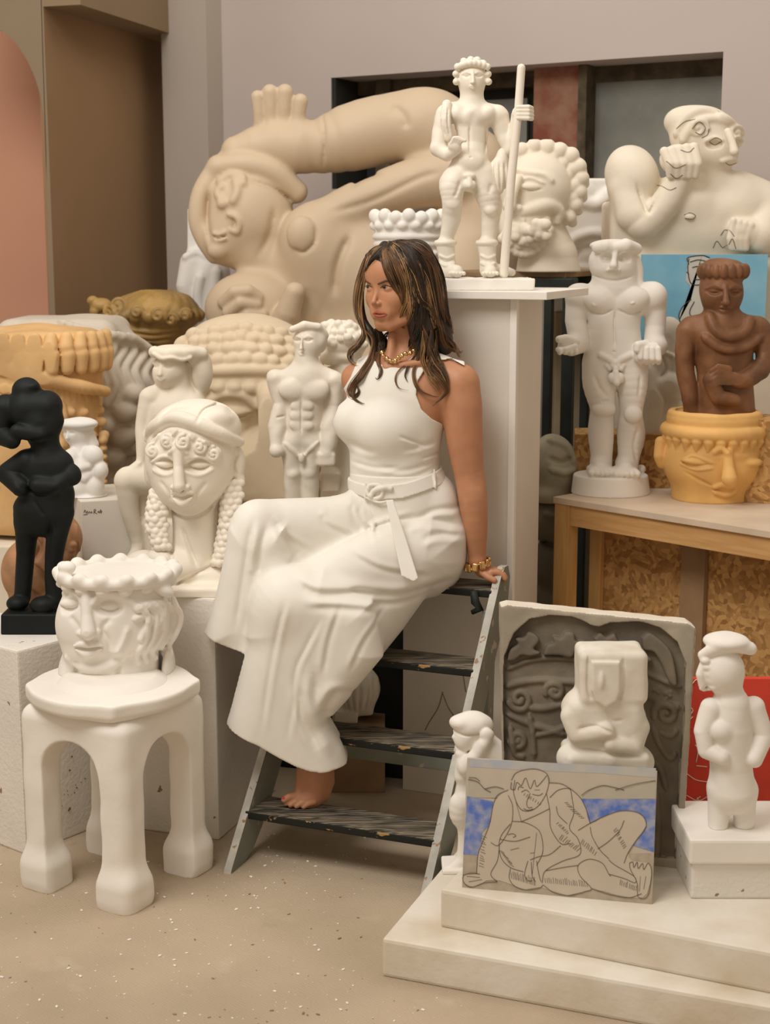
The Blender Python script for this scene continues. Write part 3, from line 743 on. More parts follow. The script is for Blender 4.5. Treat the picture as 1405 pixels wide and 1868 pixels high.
# ================================================================== wooden table on the right
AT = R(47); tx = Vector((math.cos(AT), -math.sin(AT), 0)); ty = Vector((math.sin(AT), math.cos(AT), 0)); ZTB = .835
tp = P(1009, 908, 4.5); tp.z = ZTB; tp = G(1009, 906, ZTB); TL = 1.0; TD = .50
tab = empty('work_table', Vector((tp.x, tp.y, 0))); tag(tab, 'pine work table with a pale top, on the right behind the grey relief', 'table')
def tbx(name, m, a, b, z, wa, wb, h, bev=.002): return box_obj(name, m, tx * a + ty * b + Vector((0, 0, z)), tx * wa, ty * wb, (0, 0, h), bev, parent=tab)
tbx('table_top', M['plytop'], 0, 0, ZTB - .020, TL, TD, .020)
LG = .058
for a, b in ((.004, .004), (TL - LG - .004, .004), (.004, TD - LG - .004), (TL - LG - .004, TD - LG - .004)):
    tbx('leg', M['pine'], a, b, 0, LG, LG * .8, ZTB - .020)
tbx('front_rail', M['pine_h'], LG + .004, .010, ZTB - .085, TL - 2 * LG - .01, .022, .064)
tbx('back_rail', M['pine_h'], LG + .004, TD - .032, ZTB - .085, TL - 2 * LG - .01, .022, .064)
tbx('side_rail', M['pine_h'], .010, LG, ZTB - .085, .022, TD - 2 * LG, .064)
# chipboard boards and studs stored below/behind the table
def osb():
    m = mat('oriented_strand_board', (.50, .30, .12), .75, .1, scale=5, bump=.2)
    nt = m.node_tree; N = nt.nodes; L = nt.links; b = N['Principled BSDF']; tc = N.new('ShaderNodeTexCoord')
    nz = N.new('ShaderNodeTexNoise'); nz.inputs['Scale'].default_value = 9; L.new(tc.outputs['Object'], nz.inputs['Vector'])
    mp = N.new('ShaderNodeMixRGB'); mp.inputs[0].default_value = .08; L.new(tc.outputs['Object'], mp.inputs[1]); L.new(nz.outputs['Color'], mp.inputs[2])
    v = N.new('ShaderNodeTexVoronoi'); v.inputs['Scale'].default_value = 75; L.new(mp.outputs[0], v.inputs['Vector'])
    v2 = N.new('ShaderNodeSeparateColor'); L.new(v.outputs['Color'], v2.inputs[0])
    rp = N.new('ShaderNodeValToRGB'); e = rp.color_ramp.elements; e[0].color = (.30, .15, .045, 1); e[0].position = 0; e[1].color = (.60, .35, .13, 1); e[1].position = .9
    ex = e.new(.3); ex.color = (.40, .21, .07, 1)
    L.new(v2.outputs[0], rp.inputs['Fac']); L.new(rp.outputs['Color'], b.inputs['Base Color']); return m
M['osb'] = osb()
bk = Vector((tp.x, tp.y, 0)) + ty * .17 + tx * .03
ob = box_obj('chipboard_backboard', M['osb'], bk + Vector((0, 0, 0)), tx * .80, ty * .03, (0, 0, .80), .002); tag(ob, 'upright orange-brown chipboard panel with studs, standing under the work table', 'panel')
sb = box_obj('stud', M['pine'], bk - ty * .022 + tx * .0, tx * .045, ty * .02, (0, 0, .80), .002, parent=None); sb.parent = ob; sb.location = sb.location - bk
sb = box_obj('stud', M['brownboard'], bk - ty * .022 + tx * .352, tx * .085, ty * .02, (0, 0, .80), .002, parent=None); sb.parent = ob; sb.location = sb.location - bk
# ================================================================== the woman on the ladder
WY = 4.02; WA = (770, 1060)
woman = empty('person', P(*WA, WY)); tag(woman, 'woman in a white sleeveless jumpsuit seated barefoot on the step ladder, looking left', 'person')
HY = 40; HC = (721.0, 522.0, 2.0)
hr = (math.cos(R(HY)), -math.sin(R(HY))); hf = (-math.sin(R(HY)), -math.cos(R(HY)))
HTILT = R(-3)
def HL(a, b, h):
    x, d = a * hr[0] + b * hf[0], a * hr[1] + b * hf[1]
    ct, st = math.cos(HTILT), math.sin(HTILT)
    return HC[0] + x * ct + h * st, HC[1] - (h * ct - x * st), HC[2] + d
def HE(S, a, b, h, ra, rh, rb, k=6, op='+', img=0, pit=0):
    x, y, d = HL(a, b, h); S.E(x, y, d, ra, rh, rb, k=k, yaw=-HY, op=op, img=img, pit=pit)
def HCn(S, pts, k=3, op='+', n=0):
    S.C([HL(*p[:3]) + (p[3],) for p in pts], k=k, op=op, n=n)
def torso(S, o=0.0):
    S.E(722, 742, 6, 84 + o, 104 + o, 60 + o, k=20, yaw=-22)                       # ribcage
    S.C([(720, 800, 6, 78 + o), (720, 880, 8, 76 + o), (740, 940, 10, 77 + o)], k=26, fd=.78)   # waist
    S.E(648, 768, -4, 36 + o, 36 + o, 36 + o, k=18); S.E(704, 778, -44, 44 + o, 38 + o, 30 + o, k=22)   # bust
    S.C([(652, 694, 36, 26 + o), (700, 672, 24, 25 + o), (745, 664, 12, 26 + o), (795, 676, -10, 28 + o), (836, 694, -26, 31 + o)], k=22)  # shoulders
    S.E(780, 720, -8, 40 + o, 52 + o, 44 + o, k=22)
HEADFINE = ([(505, 585, 1.6), (650, 765, 1.15)], [(436, 606, 1.15), (1375, 1425, 1.6)], [(-206, -160, 1.6), (-72, 70, 1.3)])
W = Sculpt(WA[0], WA[1], WY, (440, 930), (434, 1440), (-260, 110), vox=2.5, fine=HEADFINE)
torso(W)
# hips, thighs, shins
W.C([(740, 935, 10, 74), (752, 1000, 6, 76)], k=30, fd=.85)
W.C(W.V([(785, 1005, -10, 60), (650, 1045, -90, 52), (535, 1090, -158, 36)]) , k=20)
W.C(W.V([(535, 1090, -158, 36), (535, 1180, -160, 34), (558, 1290, -158, 27), (578, 1375, -152, 22), (578, 1410, -158, 22)]), k=10)
W.C(W.V([(712, 990, 20, 50), (580, 985, -60, 32), (475, 975, -122, 30)]), k=20)
W.C(W.V([(475, 972, -122, 33), (495, 1060, -118, 32), (530, 1180, -100, 26), (548, 1262, -75, 19), (550, 1300, -60, 18)]), k=10)
# right foot (behind the near leg, on the second tread)
W.C(W.V([(550, 1296, -80, 18), (544, 1316, -95, 14), (528, 1330, -110, 10)]), k=6)
# left foot: heel lifted, toes on the lowest tread
W.C(W.V([(580, 1378, -150, 27), (577, 1410, -158, 25), (574, 1438, -168, 22), (568, 1456, -176, 18)]), k=8)
W.C(W.V([(590, 1395, -145, 20), (596, 1425, -148, 15), (588, 1448, -160, 15)]), k=10)
W.C(W.V([(555, 1400, -160, 14), (551, 1432, -172, 13), (545, 1452, -182, 9)]), k=9)
W.C(W.V([(574, 1452, -172, 17), (556, 1460, -184, 13), (536, 1462, -186, 10)]), k=8)
toes = [((541, 1452, -184, 8), (528, 1454, -189, 7.0), (519, 1459, -191, 6.2)), ((542, 1458, -186, 6), (530, 1461, -190, 5.0), (522, 1466, -190, 4.6)),
        ((550, 1461, -189, 6), (538, 1464, -193, 4.8), (530, 1469, -194, 4.5)), ((560, 1463, -191, 6), (549, 1466, -195, 4.8), (541, 1471, -196, 4.5)), ((573, 1463, -190, 6), (562, 1467, -195, 4.8), (554, 1472, -196, 4.5))]
for t in toes: W.C(W.V(t), k=1)
# left arm, straight down to the top tread
W.C([(838, 700, -26, 35), (842, 735, -28, 36), (845, 785, -26, 34), (851, 835, -22, 30), (857, 872, -20, 26)], k=14, n=3)
W.C([(857, 868, -20, 26), (861, 905, -26, 26.5), (866, 955, -24, 22), (869, 1000, -18, 17), (870, 1022, -16, 15.5)], k=6, n=3)
W.E(862, 872, -2, 14, 20, 12, k=10)
# left hand on the tread
W.C([(870, 1020, -16, 15), (878, 1034, -16, 13), (889, 1041, -14, 11)], k=6)
W.E(885, 1041, -13, 17, 9, 19, k=7)
for i, dd in enumerate((-30, -21, -12, -3)):
    W.C([(894, 1038, dd, 6.2), (907, 1038 + i * .3, dd - 1, 5.8), (917 - abs(i - 1.2) * 1.5, 1043, dd - 2, 5.2), (921 - abs(i - 1.2) * 2, 1049, dd - 3, 4.6)], k=1.5)
W.C([(878, 1038, -28, 7), (889, 1045, -38, 6), (899, 1049, -43, 5.2)], k=2.5)
# right arm, behind the body
W.C([(650, 694, 38, 27), (662, 760, 62, 26), (690, 850, 82, 24), (716, 930, 80, 21), (735, 1010, 72, 15)], k=12, n=2)
W.E(742, 1030, 66, 17, 12, 22, k=6)
for dd in (50, 58, 66, 74): W.C([(742, 1034, dd, 6), (728, 1040, dd - 2, 5.4), (718, 1046, dd - 3, 4.8)], k=2)
W.C([(748, 1032, 52, 6.5), (742, 1042, 42, 6), (738, 1047, 36, 5)], k=2)
# neck
W.C([(745, 575, 16, 31), (742, 625, 16, 31), (742, 668, 16, 36)], k=14)
W.C([(716, 612, -8, 8), (712, 645, -18, 7), (705, 668, -28, 6)], k=12)          # neck sinew
W.C([(708, 668, -30, 6), (735, 662, -40, 6), (790, 655, -42, 6)], k=12)          # collar bone
# head
HE(W, 0, -6, 24, 50, 55, 62, k=8)
HE(W, 0, 12, -20, 41, 54, 42, k=14)
HE(W, 0, 24, 26, 38, 28, 30, k=14)                  # forehead
HE(W, 0, 34, -66, 15, 11, 12, k=12)                 # chin
for sg in (-1, 1):
    HE(W, sg * 25, 30, -20, 14, 13, 14, k=16)       # cheekbone
    HCn(W, [(sg * 40, -6, -36, 10), (sg * 30, 14, -60, 10), (sg * 12, 32, -70, 9)], k=12)   # jaw
    HE(W, sg * 20, 58.5, -2, 12, 6.0, 8, k=8, op='-')
    HE(W, sg * 19.5, 41.8, -2, 10.5, 8.0, 9.6, k=2)
HCn(W, [(0, 47, 8, 4), (0, 52.5, -6, 3.6), (0, 58, -17, 4.0), (0, 62.0, -25, 4.9)], k=6, n=4)   # nose
for sg in (-1, 1): HE(W, sg * 6.2, 55.0, -28, 4.2, 3.8, 6.0, k=3)
for sg in (-1, 1): HE(W, sg * 3.6, 58.5, -31.8, 2.0, 1.4, 3.0, k=1.0, op='-')
HE(W, 0, 44, -46, 21, 13, 8.0, k=14)                  # muzzle
HCn(W, [(-16, 45, -48.4, .8), (0, 53.5, -48, 1.2), (16, 45, -48.4, .8)], k=2, op='-', n=4)
HE(W, 0, 51, -60, 12, 3.2, 5, k=6, op='-')         # below the lower lip
x_, y_, d_ = HL(50, -8, -8); W.E(x_, y_, d_, 7, 16, 10, k=4, yaw=-HY)
body = W.obj('body', M['skin'], woman)

# eyes, brows, lips, nails as parts
def small(name, fn, m, pad=1.0, vox=.8, box=None, par=woman, S0=W):
    S = Sculpt(WA[0], WA[1], WY, *box, vox=vox); fn(S); return S.obj(name, m, par)
hb = ((655, 725), (500, 600), (-65, 10))
def fs(S, pts, r, off=0, k=.6, n=4):
    q = crv(np.column_stack([np.asarray(pts, float), np.broadcast_to(np.asarray(r, float), (len(pts),))]), n)
    S.C([(x, y, W.surf(x, y) + off, rr) for x, y, rr in q], k=k)
def lips(S):
    HCn(S, [(-16.5, 46.5, -48.4, 1.0), (-9, 50.2, -46.2, 2.1), (-3, 52.0, -44.9, 2.6), (0, 52.2, -45.6, 2.4), (3, 52.0, -44.9, 2.6), (9, 50.2, -46.2, 2.1), (16.5, 46.5, -48.4, 1.0)], k=1.5, n=3)
    HCn(S, [(-15.5, 46.5, -49.2, 1.0), (-8, 50.2, -51.6, 2.5), (0, 51.8, -52.4, 3.2), (8, 50.2, -51.6, 2.5), (15.5, 46.5, -49.2, 1.0)], k=1.5, n=3)
def lips(S):
    fs(S, [(680.5, 571), (685, 568.8), (689.5, 567.8), (693, 568.8), (699, 568.8), (706, 571)], [.7, 2.0, 2.4, 2.2, 2.0, .7], -.2)
    fs(S, [(681, 571.8), (686, 573.8), (692, 575.0), (699, 574.0), (705.5, 571.6)], [.7, 2.4, 3.0, 2.5, .7], -.2)
small('lips', lips, M['lips'], box=hb, vox=.6)
def brows(S):
    fs(S, [(665.5, 514.5), (670, 513.5), (676, 516.5)], [1.0, 1.7, 1.3], .3); fs(S, [(690, 517), (697, 514.0), (706, 511.0), (718, 514), (724, 518)], [1.2, 1.9, 1.9, 1.4, .7], .3)
small('eyebrows', brows, M['brow'], box=hb, vox=.55)
eb = (((660, 686), (510, 535), (-65, 10)), ((688, 722), (508, 535), (-65, 10)))
for i in (0, 1):
    ey = small('eye', (lambda S: fs(S, [(668.5, 523.5), (673, 523), (678, 524)], [.8, 2.2, .8], 1.6)) if i == 0 else (lambda S: fs(S, [(696.5, 524.5), (703, 522.5), (711, 523.5)], [.9, 2.6, .9], 1.8)), M['eye_white'], box=eb[i], vox=.6)
    x, y, r = ((672.2, 522.8, 3.2), (702.2, 522.4, 3.8))[i]
    small('iris', lambda S: S.E(x, y, W.surf(x, y) - .6, r, r * .78, 1.7, k=.2), M['iris'], box=eb[i], vox=.5)
    small('eyelash', (lambda S: fs(S, [(667, 522.5), (672, 519.8), (679, 522.8)], [.6, 1.2, .7], -.4)) if i == 0 else (lambda S: fs(S, [(694.5, 523.5), (702, 519.0), (713, 521.5)], [.6, 1.4, .8], -.4)), M['brow'], box=eb[i], vox=.5)
def nails(S):
    for t, r in zip(toes[:2], (3.8, 2.6)):
        x, y, d, rr = S.V([t[2]])[0]; S.E(x - 1, y - rr * .62, d - rr * .35, r * .9, r * .62, r * .9, k=.3)
q_ = W.V([(530, 1465, -190)])[0]
small('toenails', nails, M['nail'], box=((q_[0] - 30, q_[0] + 50), (q_[1] - 30, q_[1] + 25), (-215, -165)))

# bodice
BV = [(655, 648), (650, 664), (640, 688), (626, 712), (618, 740), (604, 778), (608, 800), (622, 826), (632, 866), (634, 905), (806, 900), (803, 853), (806, 822), (815, 792), (806, 770), (787, 759), (768, 741), (758, 714), (761, 690), (774, 670), (796, 656), (822, 652), (846, 664), (846, 630), (800, 625), (768, 640), (742, 656), (713, 664), (689, 662), (674, 645)]
Bo = Sculpt(WA[0], WA[1], WY, (590, 860), (620, 910), (-110, 110), vox=1.7)
torso(Bo, 5); Bo.E(834, 696, -26, 41, 40, 40, k=4)
for st, w, am in (([(728, 786), (750, 796), (776, 806)], 3, 2.2), ([(735, 812), (770, 806), (798, 800)], 5, 2.2), ([(690, 842), (740, 850), (796, 836)], 5, 2.2), ([(640, 838), (690, 846), (730, 842)], 4, 1.6), ([(632, 800), (660, 812), (690, 816)], 6, 1.8), ([(690, 868), (750, 862), (796, 846)], 5, 2.4), ([(770, 830), (785, 826), (803, 822)], 3, 2), ([(650, 860), (690, 864), (720, 858)], 4, 1.4)):
    Bo.crease(st, w, am); Bo.crease([(x, y + w * 1.8) for x, y in st], w * 1.1, -am * .7)
tmp = Sculpt(WA[0], WA[1], WY, (590, 860), (620, 910), (-110, 110), vox=1.7); tmp.G_(BV, d=0, T=105, Rr=1, n=0, k=0)
Bo.A = np.maximum(Bo.A, tmp.A)
bodice = Bo.obj('bodice', M['fabric'], woman); bodice['label'] = 'white sleeveless bodice'

# trousers
T = Sculpt(WA[0], WA[1], WY, (370, 880), (860, 1400), (-260, 120), vox=2.4)
T.C([(720, 872, 8, 82), (735, 920, 8, 90), (756, 985, 8, 92), (770, 1010, 6, 82)], k=20, fd=.84)
T.E(812, 972, 0, 40, 50, 60, k=16); T.E(798, 925, 4, 40, 56, 56, k=14)
FAR = [(640, 905), (600, 912), (540, 910), (488, 908), (459, 914), (438, 931), (426, 964), (412, 1035), (397, 1100), (380, 1149), (415, 1166), (451, 1180), (520, 1196), (560, 1150), (610, 1060), (690, 1000), (700, 930)]
T.GV(FAR, d=-66, T=60, Rr=56, k=16, slope=(.50, 0), n=3)
T.GV([(426, 964), (397, 1100), (380, 1149), (355, 1240), (451, 1290), (540, 1290), (545, 1100), (520, 960)], d=-130, T=46, Rr=34, k=14)
NEARP = [(680, 966), (640, 982), (600, 1000), (555, 1023), (505, 1047), (484, 1062), (472, 1088), (463, 1135), (560, 1250), (655, 1244), (689, 1207), (735, 1156), (789, 1087), (830, 1066), (846, 1040), (845, 985), (790, 950)]
T.GV(NEARP, d=-95, T=70, Rr=68, k=18, slope=(.46, 0))
SHIN = [(500, 1050), (482, 1064), (471, 1090), (459, 1152), (434, 1248), (405, 1345), (380, 1460), (560, 1520), (690, 1480), (640, 1400), (628, 1361), (618, 1330), (604, 1308), (614, 1292), (640, 1264), (655, 1244), (700, 1190), (680, 1090), (590, 1040)]
T.GV(SHIN, d=-163, T=70, Rr=54, k=18)
T.E(*T.V([(520, 1098, -172)])[0], 44, 46, 56, k=40)
T.E(*T.V([(462, 960, -122)])[0], 30, 38, 44, k=30)
# folds
def fold(pts, r, rid=True, dx=0, dy=7, k=0):
    P2 = [(a[0], a[1]) for a in T.V([(x, y, T.surf(*T.V([(x, y, -120)])[0][:2])) for x, y in pts])]
    w = 2.6 + r * 1.7; am = r * 1.6 + .8
    T.crease(P2, w, am, dmax=200)
    if rid: T.crease([(a + dx * w / 6, b + dy * w / 6) for a, b in P2], w * 1.2, -am * .75, dmax=200)
fold([(532, 1062), (570, 1085), (640, 1092), (730, 1086), (830, 1058)], 3.2, dy=-9)
fold([(560, 1110), (620, 1112), (720, 1100), (790, 1080)], 2.2, dy=-8)
fold([(640, 1010), (700, 1040), (780, 1050)], 1.6, dy=-8)
fold([(845, 960), (800, 950), (765, 946), (735, 955)], 2.6, dy=8)
fold([(850, 975), (800, 975), (770, 985)], 2.0, dy=8)
fold([(838, 925), (800, 930), (760, 945)], 2.0, dy=8)
fold([(668, 978), (705, 955), (755, 940)], 1.6, dy=-9)
fold([(640, 915), (647, 945), (662, 972)], 1.8, dx=7, dy=0)
fold([(652, 920), (662, 950), (678, 968)], 2.0, dx=6, dy=0)
fold([(585, 935), (600, 960), (650, 980)], 1.6, dy=-8)
fold([(510, 960), (530, 1000), (545, 1022)], 2.4, dx=-9, dy=0)
fold([(498, 945), (520, 985), (570, 1008)], 1.8, dy=-7)
fold([(462, 950), (452, 1000), (440, 1080), (430, 1150)], 1.6, dx=9, dy=0)
fold([(484, 960), (472, 1020), (470, 1050)], 2.2, dx=-8, dy=0)
fold([(520, 1100), (508, 1150), (492, 1230), (478, 1330)], 1.4, dx=8, dy=0)
fold([(585, 1131), (560, 1180), (540, 1225), (535, 1290), (525, 1350)], 1.3, dx=7, dy=0, k=4)
fold([(575, 1225), (578, 1280), (598, 1330), (622, 1375)], 3.6, dx=-9, dy=2)
fold([(545, 1250), (550, 1310), (580, 1370)], 2.4, dx=-8, dy=0)
fold([(650, 1246), (618, 1258), (596, 1285), (600, 1310)], 3.2, dx=-8, dy=-6)
fold([(620, 1110), (600, 1170), (590, 1230)], 1.6, dx=-8, dy=0)
fold([(700, 1110), (665, 1170), (640, 1220)], 1.4, dx=-8, dy=0)
# hollow the hems
T.GV([(446, 1256), (420, 1330), (390, 1460), (560, 1510), (680, 1480), (620, 1368), (602, 1330), (590, 1290), (560, 1250)], d=-163, T=64, Rr=48, k=1, op='-')
T.GV([(412, 1080), (396, 1150), (365, 1240), (451, 1290), (535, 1290), (535, 1100)], d=-130, T=41, Rr=30, k=1, op='-')
T.GV([(390, 1303), (416, 1311), (440, 1322), (476, 1337), (510, 1357), (543, 1374), (565, 1382), (590, 1386), (650, 1382), (720, 1560), (330, 1560)], d=-163, T=110, Rr=0, k=0, op='-')
T.GV([(340, 1139), (380, 1149), (415, 1166), (451, 1180), (500, 1192), (500, 1340), (340, 1340)], d=-130, T=55, Rr=0, k=0, op='-')
# seams / pleats at the front
for st in ([(672, 905), (682, 930), (690, 960)], [(690, 905), (700, 925), (706, 945)]): T.crease(st, 2.0, 1.6, dmax=200)
trousers = T.obj('trousers', M['fabric'], woman); trousers['label'] = 'wide-leg white trousers'

# belt with knot and hanging tie
BE = Sculpt(WA[0], WA[1], WY, (610, 830), (845, 1045), (-175, 110), vox=1.5)
BE.C([(720, 850, 8, 86.0), (722, 880, 8, 88.0), (735, 920, 8, 95.0)], k=20, fd=.86)
tmp = Sculpt(WA[0], WA[1], WY, (610, 830), (845, 1045), (-175, 110), vox=1.5)
tmp.G_([(630, 872), (665, 876), (700, 876), (740, 871), (793, 857), (812, 850), (812, 876), (782, 884), (735, 897), (687, 901), (660, 898), (632, 892)], d=0, T=100, Rr=2, k=0)
BE.A = np.maximum(BE.A, tmp.A)
dk = BE.surf(685, 886)
BE.S([(672, 884), (676, 876), (690, 874), (698, 880), (696, 894), (684, 899), (673, 894), (671, 886)], 3.4, k=1.0, off=-2)
BE.S([(676, 896), (684, 884), (700, 878), (715, 880)], 4.5, k=1, off=-3)
BE.S([(664, 897), (690, 905), (712, 901)], 2.2, k=1, off=-1)
d1_ = dk - 8
dT = min(dk - 2, T.surf(711, 905) - 1) - 3; dB = T.surf(745, 1012) - 4; dM = min(T.surf(716, 955), T.surf(728, 975), T.surf(738, 940)) - 7
if (dT + dB) / 2 > dM: dT -= (dT + dB) / 2 - dM; dB -= (dT + dB) / 2 - dM
BE.G_([(704, 896), (717, 895), (740, 960), (760, 1022), (752, 1027), (731, 1018), (720, 970)], d=dT, T=2.4, Rr=1.2, k=1, slope=(0, (dB - dT) / 112.0), c0=(710, 900))
BE.S([(668, 872), (667, 902)], 2.4, k=1, off=-1); BE.S([(791, 850), (793, 884)], 2.4, k=1, off=-1)
BE.obj('belt', M['fabric'], woman)

# gold necklace and bracelet
NK = Sculpt(WA[0], WA[1], WY, (690, 790), (625, 690), (-110, 60), vox=1.1)
np_ = [(697, 641, -26), (700, 647, -32), (706, 651, -38), (713, 655, -41), (721, 654, -43), (727, 649, -43), (733, 645, -42), (740, 642, -40), (748, 641, -36), (755, 638, -30)]
for i, (x, y, d) in enumerate(np_):
    d = min(d, W.surf(x, y)) - 3
    if i % 2: NK.E(x, y, d, 5.2, 3.6, 3.6, k=1, img=40 * (-1) ** i)
    else: NK.E(x, y, d, 4.0, 4.6, 3.4, k=1); NK.E(x + 1, y + 1, d - 2.5, 2.2, 2.2, 1.8, k=.5)
NK.obj('necklace', M['goldmetal'], woman)
BR = Sculpt(WA[0], WA[1], WY, (835, 905), (1005, 1060), (-60, 40), vox=1.3)
for i in range(10):
    a = i / 10 * 2 * math.pi; x, d = 871 + 21 * math.cos(a), -17 + 19 * math.sin(a); y = 1026 - (x - 871) * .28
    BR.B(x, y, d, 5.6, 7.5, 3.0, r=2.0, k=1, yaw=math.degrees(a) + 90, img=(-1) ** i * 8)
BR.obj('bracelet', M['goldmetal'], woman)

# ---- hair: modelled mass plus locks
Hm = Sculpt(WA[0], WA[1], WY, (620, 860), (430, 770), (-110, 90), vox=1.7)
HE(Hm, 2, -12, 27, 58, 57, 68, k=6)
Hm.C([(676, 470, 14, 11), (663, 505, 18, 6), (659, 545, 20, 5), (664, 585, 18, 6), (678, 612, 8, 9), (684, 640, -2, 5)], k=6, n=3)
Hm.C([(758, 470, -8, 34), (776, 520, 0, 32), (788, 570, 4, 32), (800, 610, 4, 26), (812, 632, 2, 16)], k=12, n=3)
Hm.C([(742, 482, -38, 20), (760, 530, -34, 22), (765, 580, -28, 24), (772, 625, -32, 20), (786, 650, -38, 7)], k=10, n=3)
Hm.C([(735, 600, 28, 26), (740, 640, 32, 26)], k=10); Hm.C([(690, 610, 34, 8), (694, 625, 32, 13), (700, 645, 22, 11)], k=8)
HE(Hm, -5, 60, -10, 41, 56, 46, k=5, op='-')
HE(Hm, 12, 60, -40, 40, 50, 40, k=5, op='-')
hm = Hm.obj('hair', M['hair_dark'], woman)
ALL = Sculpt(WA[0], WA[1], WY, (600, 870), (430, 770), (-130, 110), vox=2.0)
torso(ALL, 5)
HE(ALL, 2, -12, 27, 58, 57, 68, k=6); HE(ALL, 0, 12, -20, 43, 54, 44, k=14); HE(ALL, 0, 24, 26, 38, 28, 30, k=14)
ALL.C([(745, 575, 16, 31), (742, 625, 16, 31), (742, 668, 16, 36)], k=14)
ALL.C([(838, 700, -26, 35), (842, 735, -28, 36)], k=10)
ALL.C([(676, 470, 14, 13), (662, 505, 18, 9), (657, 545, 20, 8), (660, 585, 18, 10), (672, 620, 8, 12), (668, 655, -6, 11), (655, 690, -22, 8)], k=8, n=3)
ALL.C([(758, 470, -8, 34), (776, 520, 0, 32), (788, 570, 4, 32), (800, 610, 4, 26), (812, 632, 2, 16)], k=12, n=3)
ALL.C([(742, 482, -38, 20), (760, 530, -34, 22), (765, 580, -28, 24), (772, 625, -32, 20), (786, 660, -42, 12), (800, 690, -56, 8)], k=10, n=3)
guides = [
 ([(725, 440), (760, 446), (788, 470), (804, 505), (811, 545), (818, 580), (826, 600)], 34, 6, 0),
 ([(735, 441), (765, 452), (790, 482), (801, 520), (806, 560), (812, 590)], 24, 7, 1),
 ([(684, 600), (692, 625), (700, 650)], 22, 8, 0),
  # (points, count, spread, tone)   tone 0 dark, 1 mid, 2 light
 ([(706, 443), (686, 455), (670, 472), (660, 498), (652, 530), (650, 568), (657, 592), (667, 612)], 22, 5, 1),
 ([(706, 443), (680, 456), (667, 480), (662, 520), (657, 560), (664, 600), (676, 630)], 16, 5, 2),
 ([(655, 580), (664, 610), (654, 628), (641, 642), (638, 655), (645, 664), (660, 666)], 9, 4, 1),
 ([(664, 600), (680, 620), (676, 648), (660, 674), (643, 698), (637, 716), (646, 722), (655, 714), (652, 704), (645, 707)], 14, 4, 1),
 ([(672, 600), (684, 630), (680, 655), (662, 684), (648, 702), (645, 722), (658, 731), (668, 732)], 8, 3, 1),
 ([(678, 600), (690, 628), (690, 655), (696, 672), (690, 686), (684, 684)], 5, 3, 1),
 ([(712, 442), (702, 447), (694, 458), (684, 466), (673, 480), (664, 500)], 34, 5, 0),
 ([(716, 443), (704, 452), (696, 462), (690, 470)], 26, 5, 0),
 ([(708, 443), (701, 456), (702, 474), (709, 494), (718, 514), (728, 536), (734, 556)], 40, 5, 1),
 ([(700, 446), (712, 462), (722, 484), (732, 510), (736, 535), (734, 560)], 26, 5, 1),
 ([(712, 442), (722, 456), (738, 484), (750, 520), (756, 560), (756, 600)], 30, 8, 0),
 ([(724, 440), (745, 456), (760, 490), (772, 530), (780, 570)], 30, 9, 0),
 ([(708, 442), (722, 452), (736, 480), (744, 515), (748, 550), (744, 580), (734, 598)], 20, 6, 2),
 ([(708, 442), (716, 458), (728, 490), (738, 520), (742, 545), (733, 570), (731, 592), (741, 600)], 9, 5, 2),
 ([(708, 442), (735, 448), (756, 480), (765, 520), (768, 560), (768, 600), (760, 630)], 26, 10, 0),
 ([(710, 442), (745, 446), (774, 480), (786, 520), (794, 560), (800, 592), (806, 615)], 30, 10, 0),
 ([(712, 442), (748, 443), (776, 462), (795, 494), (806, 530), (811, 565), (822, 590), (828, 612)], 22, 6, 1),
 ([(756, 500), (772, 540), (790, 570), (802, 595), (808, 620), (818, 634), (838, 642), (846, 638)], 14, 6, 1),
 ([(765, 480), (780, 520), (788, 556), (793, 590), (790, 600)], 12, 6, 2),
 ([(735, 470), (752, 510), (765, 545), (782, 560), (795, 580)], 10, 6, 2),
 ([(770, 590), (776, 620), (762, 650), (754, 678), (764, 704), (786, 716), (800, 718)], 9, 3, 1),
 ([(795, 600), (796, 630), (788, 652), (784, 668), (800, 686), (813, 705), (804, 720), (784, 736)], 14, 5, 1),
 ([(785, 600), (782, 630), (792, 655), (806, 672), (814, 695), (806, 715)], 12, 5, 1),
 ([(770, 600), (772, 630), (770, 655), (782, 680), (796, 700), (802, 714)], 10, 5, 2),
 ([(762, 620), (752, 652), (730, 668), (721, 686), (727, 702), (748, 707)], 3, 1.2, 1),
 ([(775, 610), (760, 640), (745, 662), (738, 680), (744, 694)], 4, 2, 1),
 ([(790, 620), (800, 650), (806, 664), (802, 682), (790, 690)], 5, 3, 1),
 ([(808, 600), (820, 618), (830, 632), (838, 648), (834, 652)], 8, 4, 1),
 ([(722, 600), (705, 612), (696, 630), (700, 648)], 6, 3, 0),
 ([(765, 560), (760, 600), (750, 625), (745, 640)], 12, 6, 0),
]
tones = {0: [], 1: [], 2: []}
rnd = random.Random(3)
